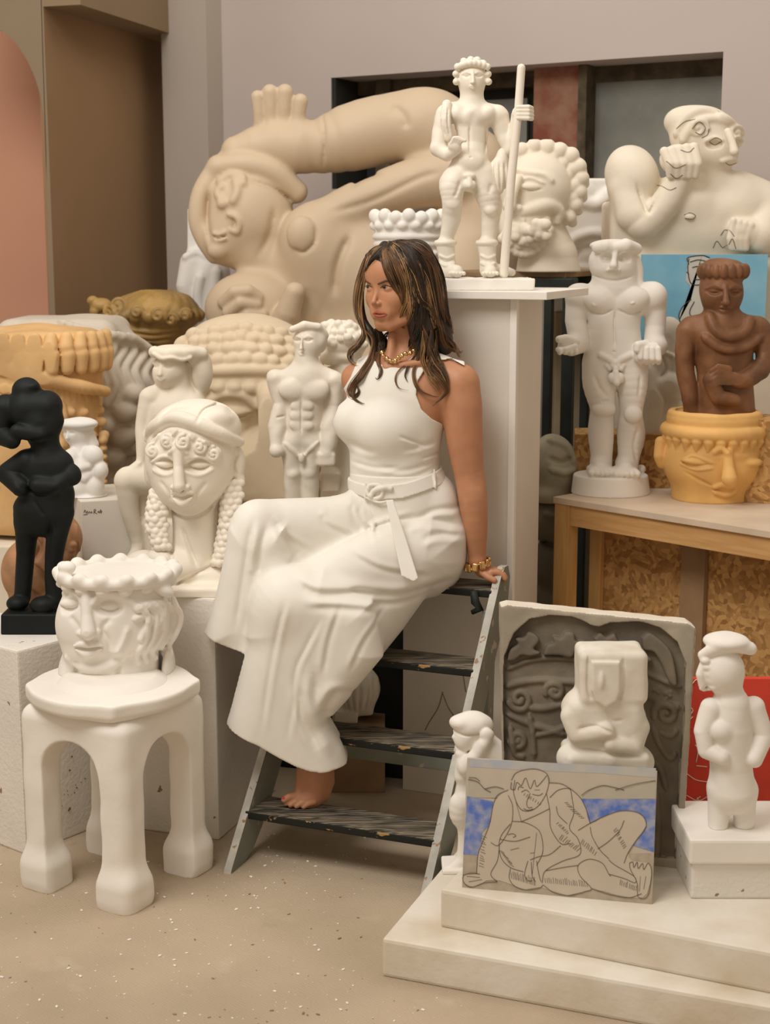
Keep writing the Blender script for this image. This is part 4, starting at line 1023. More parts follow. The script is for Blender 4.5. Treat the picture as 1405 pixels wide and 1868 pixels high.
for gp, n, sp, tone in guides:
    g = crv(gp, 7); m = len(g)
    tng = np.gradient(g, axis=0); nr = np.column_stack([-tng[:, 1], tng[:, 0]]); nr /= np.linalg.norm(nr, axis=1, keepdims=True) + 1e-9
    for i in range(int(n * 2.0)):
        o = rnd.gauss(0, .55) * sp; ph = rnd.uniform(0, 6); fr = rnd.uniform(.6, 1.6); t = np.linspace(0, 1, m)
        env = np.clip(t * 5, .25, 1) * np.clip((1.08 - t) * 2.2, .15, 1)
        q = g + nr * (o * env + np.sin(ph + t * 6 * fr) * 1.3 * env)[:, None]
        e = max(4, int(m * rnd.uniform(.8, 1.0))); q = q[:e]
        ds = np.array([ALL.surf(a, b) for a, b in q]); ds = np.minimum(ds, 60)
        ds = np.convolve(np.pad(ds, 3, mode='edge'), np.ones(7) / 7, 'valid') - 1.5 - rnd.uniform(0, 3.5)
        rad = rnd.uniform(.4, .95) * np.clip((1.02 - np.linspace(0, 1, e)) * 3, .25, 1) * np.clip(np.linspace(0.4, 3, e), 0, 1)
        tt = tone if rnd.random() < .62 else rnd.choice((0, 1, 1, 2) if tone else (0, 0, 1))
        tones[tt].append((ALL.world(q[:, 0], q[:, 1], ds) - np.array(woman.location), rad * ALL.sc))
for tt, mm in ((0, 'hair_dark'), (1, 'hair'), (2, 'hair_light')):
    V_, Q_ = tube_mesh(tones[tt], 5); o = link('hair_strands', np_mesh('hair_strands', V_, Q_), M[mm], hm); o['kind'] = 'stuff'
del W, T, Bo, BE, Hm
# ================================================================== white stool
S = Metric((-.688, 3.60, 0), (-260, 260), (-540, 4), (-260, 260), vox=3.6)
S.B(0, -238, 0, 170, 242, 170, r=34, k=4)
S.A += 0; S.E(0, -500, 0, 150, 60, 150, k=30)
Xg, Dg, Ug = S.X[:, None, None], S.D[None, :, None], S.U[None, None, :]
S.B(0, -165, 0, 92, 246, 400, r=90, k=6, op='-'); S.B(0, -165, 0, 400, 246, 92, r=90, k=6, op='-')
S.B(0, -150, 0, 118, 240, 118, r=80, k=16, op='-')
for a in (-1, 1):
    for b in (-1, 1):
        S.B(a * 128, -10, b * 128, 42, 60, 42, r=14, k=60)
S.G_([(-300, 20), (300, 20), (300, 2), (-300, 2)], d=0, T=300, Rr=0, k=0, op='-')
S.Y_(0, -486, -470, 158, 150, rd=1, r=4, k=8)
S.wobble(1.6, .035)
stool = empty('carved_stool', (-.688, 3.60, 0), R(-30)); tag(stool, 'white four-legged stool with arched legs, carrying the white head vase', 'stool')
o = link('stool_base', S.mesh('stool_base'), M['plaster'], stool)
S = Metric((-.688, 3.60, 0), (-260, 260), (-560, -440), (-260, 260), vox=3.2)
S.G_([(-205, -484), (205, -484), (205, -526), (-205, -526)], d=0, T=205, Rr=20, k=2)
S2 = Metric((-.688, 3.60, 0), (-260, 260), (-560, -440), (-260, 260), vox=3.2)
S2.Y_(0, -526, -482, 206, 202, r=14, k=2); S2.B(6, -504, -4, 160, 22, 150, r=14, yaw=-20, k=30); S2.wobble(3.0, .022)
S2.G_([(-300, -523), (300, -523), (300, -640), (-300, -640)], d=0, T=300, Rr=0, k=3, op='-')
o = link('seat', S2.mesh('seat'), M['plaster'], stool, (-.0, 0, 0)); o.rotation_euler = (0, 0, R(12))

# ================================================================== white head vase on the stool
S = fig(205, 1250, (90, 345), (1000, 1256), (-20, 230), z=.523, vox=1.7, C0=92); C0 = 92
S.E(214, 1118, C0, 96, 92, 84, k=8); S.Y_(216, 1040, 1175, 92, 92, d=C0, rd=.88, r=10, k=14)
S.E(172, 1128, C0 - 28, 64, 74, 60, k=14); S.E(160, 1175, C0 - 40, 34, 26, 34, k=14)
S.C([(206, 1175, C0, 60), (204, 1246, C0, 66)], k=10)
S.Y_(204, 1150, 1247, 84, 90, d=C0, rd=.8, r=10, k=10)
for x, w in ((131, 24), (188, 36), (262, 32), (303, 14)): S.E(x, 1224, C0 - 30 + abs(x - 205) * .45, w, 40, 44, k=5)
for x in (151, 229, 295): S.crease([(x, 1190), (x - 2, 1225), (x, 1252)], 5, 7, dmax=C0 + 20, taper=False)
# brows and nose
S.S([(121, 1076), (138, 1066), (158, 1070), (167, 1082)], 4.5, k=5, off=-1); S.S([(185, 1084), (196, 1068), (220, 1063), (246, 1074), (262, 1090)], 5.5, k=5, off=-1)
for x, w in ((139, 19), (214, 21)):
    S.E(x, 1089, S.surf(x, 1089) + 2, w + 4, 15, 13, k=6, op='-'); S.E(x, 1089, S.surf(x, 1089) + 4, w, 10, 13, k=1); S.crease([(x - w, 1092), (x, 1096), (x + w, 1091)], 1.6, 2.2)
d0 = S.surf(176, 1075)
S.C([(173, 1066, d0 + 2, 10), (176, 1100, d0 - 10, 10), (180, 1128, d0 - 20, 14)], k=5); S.E(166, 1131, d0 - 8, 9, 8, 9, k=3); S.E(196, 1131, d0 - 8, 10, 8, 9, k=3)
S.S([(152, 1157), (167, 1152), (178, 1155), (189, 1152), (203, 1156)], [2, 5, 4, 5, 2], k=1, off=-2); S.S([(155, 1163), (178, 1171), (201, 1162)], [2, 7, 2], k=1, off=-3); S.crease([(153, 1159), (178, 1162), (203, 1158)], 1.6, 3)
S.S([(136, 1182), (160, 1196), (190, 1200), (222, 1192), (244, 1172)], [5, 9, 10, 8, 5], k=5, off=2)
S.crease([(203, 1130), (214, 1150), (212, 1180)], 5, 4); S.crease([(222, 1106), (205, 1120), (203, 1138)], 5, 4); S.crease([(250, 1120), (240, 1150), (225, 1175)], 6, -5)
S.crease([(142, 1104), (158, 1118), (164, 1135)], 5, 3.5)
# ear and wavy hair on the right side
S.S([(262, 1092), (280, 1088), (300, 1092), (302, 1112), (292, 1128)], 8, k=4, off=-2); S.S([(258, 1110), (276, 1106), (286, 1115), (276, 1130), (268, 1150)], 6, k=3, off=-2)
for i in range(5):
    x = 268 + i * 12; S.S([(x, 1085), (x + 14, 1110 + i * 3), (x + 8, 1150), (x - 8, 1178), (x - 4, 1196)], 5.5, k=3, off=-1)
# crown
S.ring(214, 1047, C0, 103, 92, 10, k=4); S.ring(214, 1038, C0, 105, 94, 12, k=9, beads=16, by=10); S.ring(213, 1060, C0, 96, 85, 13, k=3, beads=16, by=8.5)
S.ring(214, 1047, C0, 107, 96, 3, k=3)
S.E(133, 1025, C0 - 50, 16, 12, 14, k=4); S.E(300, 1062, C0 - 40, 26, 12, 20, k=8, img=-35)
S.E(214, 1032, C0, 84, 12, 74, k=6, op='-')
S.obj('head_vase', M['plaster'], None, 'white plaster head vase with closed eyes and a beaded crown, on the stool', 'vase')

# ================================================================== bust with braids on the white block
S = fig(345, 1093, (205, 470), (715, 1098), (-10, 190), z=ZB, vox=1.7, C0=95); C0 = 95
S.E(349, 835, C0, 84, 98, 74, k=8); S.E(347, 880, C0 - 14, 58, 50, 58, k=14)
S.C([(352, 900, C0, 42), (356, 960, C0, 40), (360, 1040, C0, 46)], k=12)
S.E(318, 1030, C0 - 20, 62, 34, 50, k=10, img=6); S.E(388, 1052, C0, 72, 40, 52, k=10, img=10)
S.B(352, 1074, C0 - 8, 92, 21, 74, r=8, k=10); S.E(296, 1012, C0 - 30, 26, 18, 24, k=6)
S.E(262, 1040, C0, 40, 36, 44, k=10)
# brows, eyes, nose, mouth
for sx, x in ((-1, 311), (1, 371)):
    S.E(x, 839, S.surf(x, 839) + 2, 27, 14, 12, k=6, op='-'); S.E(x, 839, S.surf(x, 839) + 3.5, 23, 9, 13, k=1)
    S.crease([(x - 22, 840), (x, 846), (x + 22, 840)], 1.4, 3); S.S([(x - 27, 836), (x, 823), (x + 27, 836)], 3.4, k=2, off=-1)
    S.S([(x - 24, 850), (x, 857), (x + 24, 848)], 2.4, k=4, off=1)
d0 = S.surf(337, 815)
S.C([(335, 806, d0 + 2, 11), (336, 840, d0 - 6, 8.5), (339, 872, d0 - 15, 11)], k=4); S.E(328, 876, d0 - 7, 7, 6, 8, k=2); S.E(351, 876, d0 - 7, 7, 6, 8, k=2)
S.S([(318, 818), (330, 808)], 4, k=4); S.S([(342, 808), (352, 818)], 4, k=4)
S.E(343, 896, S.surf(343, 896) + 4, 24, 17, 10, k=6); S.S([(323, 889), (333, 884), (343, 888), (353, 884), (364, 889)], [2, 5, 4.4, 5, 2], k=1, off=-4); S.S([(327, 897), (343, 905), (360, 896)], [2.5, 6.5, 2.5], k=1, off=-3.5); S.crease([(322, 891), (343, 896), (364, 890)], 1.3, 4); S.crease([(330, 911), (343, 915), (356, 910)], 2, 2)
S.crease([(300, 868), (316, 886), (322, 905)], 4, 2.5); S.crease([(385, 868), (370, 888), (364, 905)], 4, 2.5)
S.S([(298, 905), (320, 924), (349, 931), (378, 922), (398, 900)], [3, 6, 7, 6, 3], k=5, off=3)
S.crease([(300, 912), (322, 931), (349, 938), (378, 929), (398, 908)], 4, 7)
# ears
S.E(274, 858, C0 - 2, 11, 27, 16, k=4); S.E(434, 848, C0 + 4, 13, 34, 18, k=4); S.E(437, 876, C0, 10, 14, 12, k=3); S.crease([(436, 826), (428, 846), (434, 866)], 3, 4)
# cap with rolled band
S.E(358, 782, C0 + 4, 82, 54, 76, k=6); S.E(392, 760, C0 - 20, 36, 24, 40, k=8)
S.S([(270, 800), (284, 776), (322, 756), (365, 764), (405, 784), (438, 806)], [8, 11, 13, 13, 12, 9], k=3, off=2)
S.crease([(275, 812), (290, 790), (322, 772), (365, 780), (405, 800), (432, 818)], 2.5, 5)
S.crease([(292, 765), (318, 742), (350, 738)], 3, 3); S.crease([(368, 762), (380, 742), (410, 738), (428, 756)], 3, 5)
for x, y, r, c in ((287, 815, 13, 1), (313, 797, 13, -1), (345, 797, 14, 1), (373, 806, 13, -1), (397, 819, 14, 1)):
    S.E(x, y, S.surf(x, y) + 3, r, r, 9, k=3); S.spiral(x, y, r * .95, 3.6, 1.5, a0=90, cw=c, k=1.2, off=-1.5)
for st in ([(290, 800), (300, 785)], [(325, 785), (332, 776)], [(355, 785), (362, 792)], [(380, 795), (390, 802)]): S.S(st, 4, k=2, off=0)
# neck V and shoulder line
S.crease([(337, 955), (350, 990), (369, 1031)], 4, 6); S.crease([(325, 1058), (352, 1040), (408, 1020)], 3, 4); S.crease([(316, 990), (322, 1015), (330, 1030)], 4, 6)
S.wobble(.7, .09)
bust = S.obj('braided_bust', M['ivory'], None, 'cream bust with a rolled cap, spiral curls and two beaded braids on white block', 'bust')
def braid(path, w, rows):
    B_ = Sculpt(S.ax, S.ay, S.Y, (255, 450), (860, 1050), (0, 150), vox=1.7); B_.d0 = S.d0; B_.org = S.org
    p = crv(path, 10); L = np.r_[0, np.cumsum(np.linalg.norm(np.diff(p[:, :2], axis=0), axis=1))]; n = rows
    B_.C([(a, b, c + 8, w * .7) for a, b, c in p], k=4)
    for i in range(n):
        t = L[-1] * i / (n - 1); x, y, d = (np.interp(t, L, p[:, j]) for j in range(3))
        ww = w * (1 if i < n - 3 else .75)
        for j, o_ in enumerate(((-.95, -.1, .95) if i % 2 else (-.5, .5, 1.3))):
            B_.E(x + o_ * ww * .72, y + random.uniform(-1.5, 1.5), d - w * (.55 - abs(o_) * .28), 8.4, 7.6, 8, k=1.2)
        B_.E(x - ww * .9, y + 3, d + 2, 7.5, 7.5, 8, k=1.2)
    o_ = B_.obj('braid', M['ivory'], bust); o_.parent = bust; o_.location = (0, 0, 0)
braid([(296, 892, 78), (290, 930, 70), (292, 965, 66), (300, 990, 60)], 17, 11)
braid([(424, 880, 88), (424, 930, 74), (418, 975, 66), (406, 1016, 56)], 17, 14)

# ================================================================== seated figure with a hat, behind the bust
S = fig(300, 1020, (205, 410), (615, 1030), (-70, 120), Y=4.45, vox=2.0)
S.E(313, 672, 0, 29, 34, 30, k=6); S.E(301, 680, -12, 21, 26, 20, k=8)
S.C([(326, 690, 8, 22), (330, 730, 10, 24)], k=6)
S.E(360, 680, 18, 26, 47, 26, k=5); S.crease([(350, 650), (348, 690), (362, 722)], 3, 6)
S.E(354, 655, 0, 11, 13, 14, k=4)
S.C([(285, 640, -22, 11), (310, 646, -28, 11), (338, 645, -20, 12), (366, 646, 4, 13)], k=5); S.E(322, 640, 4, 44, 12, 38, k=5)
S.S([(284, 642), (300, 651), (318, 650), (336, 654), (352, 650)], 4, k=2, off=-1)
S.face(300, 665, 24, 34, nx=-.12, nose=.8)
S.C([(282, 724, -4, 22), (300, 740, 0, 30), (340, 750, 8, 40)], k=12); S.C([(310, 760, 6, 46), (318, 830, 10, 44), (318, 900, 12, 50)], k=16)
S.C([(276, 726, -10, 21), (264, 770, -16, 14), (263, 805, -24, 11), (262, 835, -30, 9), (255, 846, -34, 9)], k=4, n=3); S.S([(262, 838), (250, 848)], 4, k=2)
S.C([(284, 740, -24, 8), (276, 790, -30, 6), (280, 830, -28, 6)], k=4)
S.C([(330, 890, 0, 40), (285, 872, -22, 30), (240, 868, -40, 23)], k=10); S.C([(238, 872, -40, 22), (244, 930, -34, 16), (256, 985, -28, 12), (250, 1010, -40, 13), (232, 1020, -52, 9)], k=5, n=3)
S.C([(300, 880, -10, 24), (270, 900, -10, 20), (266, 950, -6, 15), (268, 1010, -4, 13)], k=5)
S.B(310, 985, 20, 62, 42, 50, r=10, k=6)
S.wobble(.8, .08)
S.obj('seated_statue', M['cream'], None, 'cream seated statue in a flat hat, one knee raised, behind the braided bust', 'statue')

# ================================================================== signed plinth with small white figure
pc = P(147, 915, 4.36); pz = pc.z; pb = Vector((pc.x, pc.y, 0))
o = box_obj('signed_plinth', M['white_paint'], pb, Vector((.93, .37, 0)) * .245, Vector((-.37, .93, 0)) * .30, (0, 0, pz), .003)
tag(o, 'white box plinth with a handwritten signature near its top edge, left of the braided bust', 'plinth'); SPL = o
# signature strokes
nrm = Vector((.37, -.93, 0)); sig = [[(153, 935), (155, 930), (157, 936), (159, 932), (160, 936)], [(161, 936), (163, 933), (165, 936), (167, 933), (168, 936)], [(171, 937), (172, 929), (175, 931), (172, 934), (177, 937)], [(178, 935), (180, 932), (181, 936), (184, 929), (184, 936), (186, 932)], [(152, 939), (160, 938)]]
paths = []
for st in sig:
    q = crv(st, 3); w = []
    for x, y in q:
        a, b, c = ray(x, y); oo = Vector((0, 0, EYE)); dv = Vector((a, b, c)); t = (pb - oo).dot(nrm) / dv.dot(nrm); w.append(np.array(oo + dv * t + nrm * .0005 - pb))
    paths.append((np.array(w), .0009))
V_, Q_ = tube_mesh(paths, 4); so = link('signature', np_mesh('signature', V_, Q_), M['pencil'], SPL)
S = fig(150, 912, (90, 215), (750, 918), (-10, 110), z=pz, vox=1.7, C0=48); D_ = 48
S.E(140, 790, D_, 24, 24, 22, k=6); S.E(143, 773, D_, 36, 12, 30, k=4); S.face(128, 786, 16, 24, nx=-.1)
S.C([(158, 790, D_ + 6, 12), (168, 812, D_ + 8, 11)], k=6); S.C([(146, 805, D_, 14), (148, 840, D_, 26), (156, 880, D_, 30)], k=8)
for e in ((172, 830, 20, 20), (134, 835, 16, 20), (186, 856, 14, 18), (150, 862, 26, 18), (176, 884, 18, 22), (140, 890, 24, 20), (158, 845, 16, 14)): S.E(e[0], e[1], D_ - 16, e[2], e[3], 18, k=5)
S.E(156, 906, D_, 44, 9, 38, k=6); S.C([(134, 830, D_ - 20, 8), (150, 850, D_ - 30, 8), (166, 846, D_ - 28, 7)], k=3)
S.C([(180, 850, D_ - 14, 9), (160, 868, D_ - 28, 8)], k=3); S.wobble(.8, .12)
S.obj('small_figurine', M['plaster_cool'], None, 'small bluish-white carved figurine with a hat on the signed plinth', 'figurine')

# ================================================================== black statue at the left edge
bz = ZL; S = fig(75, 1158, (-40, 165), (685, 1164), (-60, 110), z=bz, vox=2.0, C0=44); D_ = 44
S.E(48, 712, D_, 26, 24, 24, k=5); S.E(62, 704, D_ - 8, 12, 9, 14, k=4); S.E(40, 728, D_, 22, 14, 20, k=4)
S.C([(50, 735, D_, 24), (56, 760, D_, 30)], k=8); S.C([(50, 745, D_, 36), (84, 742, D_, 30), (96, 770, D_ - 4, 15)], k=8)
S.C([(96, 765, D_, 15), (80, 790, D_ - 26, 15), (40, 782, D_ - 34, 13)], k=5); S.C([(10, 745, D_, 26), (0, 790, D_ - 6, 20), (30, 800, D_ - 30, 15)], k=6)
S.C([(72, 770, D_, 36), (84, 812, D_, 25), (88, 840, D_, 32)], k=8)
S.C([(60, 850, D_, 32), (105, 850, D_, 30), (128, 862, D_ - 8, 17)], k=8); S.C([(130, 862, D_ - 6, 17), (108, 884, D_ - 30, 15), (76, 880, D_ - 36, 14)], k=4); S.C([(50, 840, D_ - 10, 22), (20, 862, D_ - 10, 22), (46, 884, D_ - 34, 16)], k=5)
S.C([(84, 870, D_, 44), (88, 905, D_, 48), (84, 930, D_, 50)], k=10, fd=.8); S.C([(60, 930, D_, 36), (56, 950, D_, 30)], k=6)
S.C([(114, 935, D_ - 6, 22), (104, 990, D_ - 12, 18), (98, 1050, D_ - 6, 15), (102, 1092, D_ - 8, 16)], k=5, n=3); S.C([(50, 940, D_, 24), (46, 1010, D_ + 4, 17), (40, 1090, D_ + 4, 15)], k=5)
S.E(84, 1098, D_ - 22, 24, 16, 22, k=5); S.E(34, 1098, D_ - 8, 20, 14, 22, k=5)
S.B(62, 1136, D_, 50, 26, 44, r=3, k=2)
S.crease([(60, 800), (84, 796), (104, 790)], 3, 4); S.E(98, 768, D_ - 6, 18, 30, 22, k=6); S.C([(70, 740, D_ - 10, 16), (92, 742, D_ - 10, 18), (104, 766, D_ - 8, 14)], k=5); S.E(136, 868, D_ - 8, 14, 16, 18, k=5); S.crease([(40, 870), (80, 896), (130, 880)], 4, 4); S.crease([(100, 940), (96, 985), (92, 1030)], 4, 4); S.crease([(70, 905), (90, 935)], 3, 3)
S.obj('black_statue', M['black'], None, 'black bronze statue on the left white foam block at the left edge', 'statue')
# terracotta figure behind it
tcb = G(75, 1150, .56)
S = fig(85, 1120, (-20, 160), (915, 1150), (-60, 80), Y=4.25, vox=2.2)
S.E(92, 985, 10, 56, 52, 46, k=8); S.E(60, 1040, -6, 56, 62, 44, k=10); S.E(110, 1015, -8, 30, 26, 30, k=6)
for i in range(7): S.S([(60 + i * 13, 945 + abs(i - 3) * 4), (70 + i * 12, 975), (66 + i * 13, 1005)], 4, k=3)
for st in ([(52, 960), (80, 990), (66, 1020)], [(48, 1010), (80, 1030), (100, 1060)], [(40, 1050), (70, 1070), (90, 1100)]): S.crease(st, 5, 9)
S.E(50, 1085, -14, 30, 34, 26, k=5); S.E(96, 1090, -6, 34, 36, 30, k=8)
for i in range(5): S.E(138 - i * 3, 990 + i * 9, -20, 7, 6, 8, k=2)
S.B(70, 1132, 4, 66, 16, 46, r=6, k=6)
S.obj('terracotta_figure', M['terracotta'], None, 'reddish-brown carved terracotta figure behind the legs of the black statue', 'figure')
# ================================================================== big yellow carved wooden head, left edge
S = fig(110, 960, (-120, 225), (585, 970), (-130, 160), Y=4.95, vox=2.6)
S.Y_(60, 600, 960, 128, 120, rd=1.0, r=26, k=8); S.E(40, 800, -60, 110, 120, 60, k=20)
S.E(60, 638, 0, 127, 48, 123, k=8)
for i in range(15):     # upright leaves of the crown
    a = R(180 + 8 + i * 12); x, d = 60 + 134 * math.cos(a), 132 * math.sin(a)
    S.C([(x, 610, d * .95, 11), (x, 626, d, 13)], k=2); S.C([(x + 3, 640, d * 1.0, 13.5), (x + 2, 664, d * .98, 12)], k=2)
S.C([(-70, 642, -50, 9), (0, 655, -112, 12), (60, 668, -126, 13), (120, 684, -112, 13), (170, 700, -76, 12), (196, 712, -20, 10)], k=3, n=5)
S.B(60, 680, 0, 20, 10, 20, k=2)
for y, x0, x1 in ((700, 40, 110), (716, 60, 115), (732, 130, 195), (752, 135, 198), (775, 140, 196)): 
    for x in range(x0, x1, 18): S.E(x, y + (x - 60) * .12, S.surf(x, y), 10, 9, 9, k=3)
S.S([(70, 800), (78, 750), (100, 716), (130, 728), (136, 770), (128, 800)], 11, k=5, off=2); S.S([(60, 730), (80, 745), (78, 790)], 8, k=4)
S.S([(40, 770), (90, 790), (140, 800)], 12, k=8)
S.face(10, 780, 60, 130, nose=.8)
for y in range(800, 890, 15): S.E(193, y, -30, 9, 8, 14, k=3); S.E(176, y + 8, -50, 9, 8, 12, k=3)
for i in range(9): S.crease([(120 + i * 9, 690 + i * 2), (124 + i * 9, 720 + i * 2)], 1.5, 2)
S.wobble(1.4, .06)
S.obj('yellow_wood_sculpture', M['yellow_wood'], None, 'large yellow carved wooden head with an upright leaf crown, cut by the left edge', 'sculpture')

# ================================================================== huge wavy-haired pale head behind it
S = fig(170, 960, (-40, 300), (560, 965), (-120, 200), Y=5.25, vox=3.0)
S.E(150, 720, 40, 136, 142, 120, k=8); S.B(150, 900, 40, 90, 70, 90, r=20, k=30); S.B(110, 640, 40, 110, 60, 100, r=30, k=20)
for i in range(9):
    x = 150 + i * 15; S.S([(x - 30, 584 + i * 3), (x + 6, 606 + i * 5), (x - 4, 640 + i * 5), (x + 10, 680 + i * 5), (x - 6, 720 + i * 4)], 8, k=4, off=0)
for e in ((236, 745, 26), (250, 715, 22), (228, 790, 30), (208, 830, 28), (236, 820, 20), (200, 770, 24)): S.E(e[0], e[1], S.surf(e[0], e[1]) + 6, e[2], e[2] * .8, e[2], k=5)
S.crease([(205, 860), (230, 850), (246, 830)], 6, 12)
S.obj('wavy_hair_sculpture', mat('pale_grey_plaster', (0.60, 0.54, 0.45), .75, .08), None, 'huge pale head sculpture with wavy hair behind the yellow carved head', 'sculpture')

# ================================================================== ochre glazed crowned head
S = fig(270, 720, (150, 385), (510, 730), (-110, 130), Y=5.75, vox=2.2)
S.E(282, 572, 10, 82, 44, 80, k=6); S.E(270, 600, 8, 70, 30, 66, k=8); S.Y_(272, 600, 720, 58, 52, d=10, r=12, k=10)
S.E(186, 556, -10, 20, 13, 18, k=8); S.E(172, 548, -14, 10, 9, 10, k=3); S.E(176, 566, -16, 10, 9, 10, k=3)
for i in range(11):
    a = R(185 + i * 17); S.C([(282 + 80 * math.cos(a), 575, 10 + 78 * math.sin(a), 12), (282 + 58 * math.cos(a + .3), 548, 10 + 56 * math.sin(a + .3), 9), (282 + 30 * math.cos(a + .7), 534, 10 + 30 * math.sin(a + .7), 6)], k=3)
for x, y, r in ((222, 556, 15), (205, 568, 12), (300, 572, 14), (322, 580, 12), (262, 566, 12), (345, 572, 13)): S.E(x, y, S.surf(x, y) + 3, r, r, 9, k=3); S.spiral(x, y, r, 3.4, 1.3, k=1.5)
for y in (596, 606, 616): S.S([(215, y - 6), (250, y + 2), (290, y + 6), (335, y)], 4.5, k=2)
S.crease([(240, 622), (262, 632), (290, 626)], 4, 7); S.S([(236, 630), (262, 640), (292, 632)], 4, k=3); S.wobble(1.5, .09)
S.obj('crowned_head_sculpture', M['gold'], None, 'ochre glazed head with a wide curled hat, in front of the brown wall', 'sculpture')

# ================================================================== white plaster torso far back by the pale pillar
S = fig(375, 640, (310, 450), (375, 645), (-60, 90), Y=6.05, vox=2.4)
S.B(353, 440, 10, 11, 60, 16, r=4, k=4); S.E(366, 490, 6, 36, 42, 34, k=8); S.C([(352, 480, -14, 22), (342, 520, -18, 18), (352, 560, -10, 20)], k=6)
S.C([(380, 500, 0, 40), (384, 570, 6, 44), (380, 640, 6, 46)], k=8); S.S([(340, 470), (360, 462), (384, 470)], 7, k=4); S.S([(372, 500), (366, 540), (372, 580)], 9, k=4); S.S([(400, 490), (396, 530), (388, 570)], 9, k=4)
S.obj('plaster_torso', M['plaster_cool'], None, 'white plaster torso fragment beside the pale pillar, below the reclining giant', 'sculpture')

# ================================================================== reclining giant
S = Sculpt(620, 640, 5.75, (345, 960), (140, 680), (-170, 190), vox=3.4)
# foot with upright toes, shin, thigh
S.C([(404, 290, -10, 10), (432, 276, -6, 28), (470, 268, 0, 38), (520, 268, 4, 42)], k=16)
for x, y0, r, x1 in ((471, 178, 12, 476), (494, 170, 15, 496), (521, 170, 15.5, 518), (549, 186, 14, 540)): S.C([(x, y0, -16, r), (x * .5 + x1 * .5, y0 + 28, -14, r * .9), (x1, y0 + 58, -6, r * 1.05)], k=4)
S.C([(505, 255, -4, 34), (540, 262, 2, 46)], k=14)
S.C([(470, 275, 0, 32), (560, 274, 6, 42), (640, 250, 12, 62), (720, 232, 16, 64), (800, 236, 20, 66)], k=18, n=3)
S.E(760, 225, 16, 80, 56, 62, k=20); S.C([(780, 225, 16, 60), (860, 300, 20, 70), (880, 420, 30, 90)], k=30)
S.crease([(588, 208), (594, 250), (590, 310)], 2.5, 4); S.crease([(712, 196), (735, 215), (742, 240)], 8, 5)
# arm crossing below, going down to the left
S.C([(830, 320, -20, 56), (740, 340, -34, 44), (650, 372, -42, 38), (590, 410, -42, 42)], k=14, n=3)
S.crease([(600, 392), (680, 368), (760, 330), (800, 318)], 6, 4); S.crease([(640, 348), (660, 330), (700, 318)], 5, 6)
# breast / shoulder
S.E(574, 442, -44, 64, 70, 60, k=18); S.E(556, 428, -96, 27, 32, 16, k=4); S.crease([(540, 452), (560, 460), (580, 440), (580, 414)], 3, 5)
# head lying on its side
S.E(452, 392, -6, 82, 92, 74, k=10, img=30); S.E(420, 430, -26, 50, 56, 50, k=16)
S.C([(402, 306, -20, 22), (372, 352, -30, 18), (364, 400, -34, 16), (374, 438, -34, 13), (392, 470, -30, 10)], k=8, n=4)
S.C([(402, 306, -30, 20), (450, 302, -34, 22), (500, 316, -24, 24), (540, 350, -8, 22)], k=8, n=4)
S.S([(404, 335), (426, 322), (446, 326), (450, 340)], 8, k=5); S.S([(436, 330), (440, 352), (432, 372)], 8, k=6)
S.S([(414, 342), (404, 352), (408, 364)], 7, k=4)
S.E(415, 374, S.surf(415, 374) + 2, 12, 11, 12, k=4)
S.S([(424, 392), (438, 398), (444, 410), (440, 424), (430, 420)], 6, k=3); S.crease([(432, 400), (436, 410), (430, 416)], 3, 5)
S.S([(396, 426), (408, 430), (420, 424)], 5, k=2); S.S([(398, 436), (410, 438), (420, 434)], 5, k=2); S.crease([(394, 431), (408, 434), (422, 430)], 2, 5)
S.E(404, 456, S.surf(404, 456) + 4, 18, 16, 14, k=8)
S.crease([(386, 350), (384, 400), (392, 446)], 5, 8); S.crease([(455, 330), (500, 345), (540, 370)], 4, 5)
S.crease([(505, 380), (496, 430), (470, 480)], 6, 6)
S.C([(470, 470, -20, 40), (530, 500, -16, 44), (600, 520, -6, 60)], k=24)
# lower hand: back of the hand and fingers
S.E(462, 560, -56, 82, 66, 50, k=18); S.C([(516, 600, -80, 30), (532, 566, -104, 22), (544, 530, -112, 18)], k=5); 
S.C([(420, 548, -98, 12), (440, 530, -112, 13), (462, 528, -110, 13), (478, 540, -100, 12)], k=4); S.C([(428, 566, -106, 12), (450, 548, -116, 12), (476, 552, -106, 12)], k=4); S.C([(440, 586, -104, 12), (462, 568, -112, 12), (486, 570, -104, 12)], k=4)
S.E(552, 575, -50, 34, 34, 30, k=10)
# trunk
S.C([(600, 500, 0, 90), (700, 540, 20, 120), (820, 520, 30, 120)], k=40); S.E(660, 480, -20, 80, 90, 70, k=30)
S.C([(640, 620, 10, 90), (820, 640, 10, 90)], k=30); S.B(640, 660, 20, 250, 30, 100, r=10, k=10)
S.crease([(640, 430), (620, 480), (612, 540)], 8, 8); S.crease([(690, 410), (740, 430), (820, 420)], 8, 8)
S.obj('reclining_giant', M['beige'], None, 'huge smooth beige reclining figure with a raised foot, lying across the back of the room', 'sculpture')

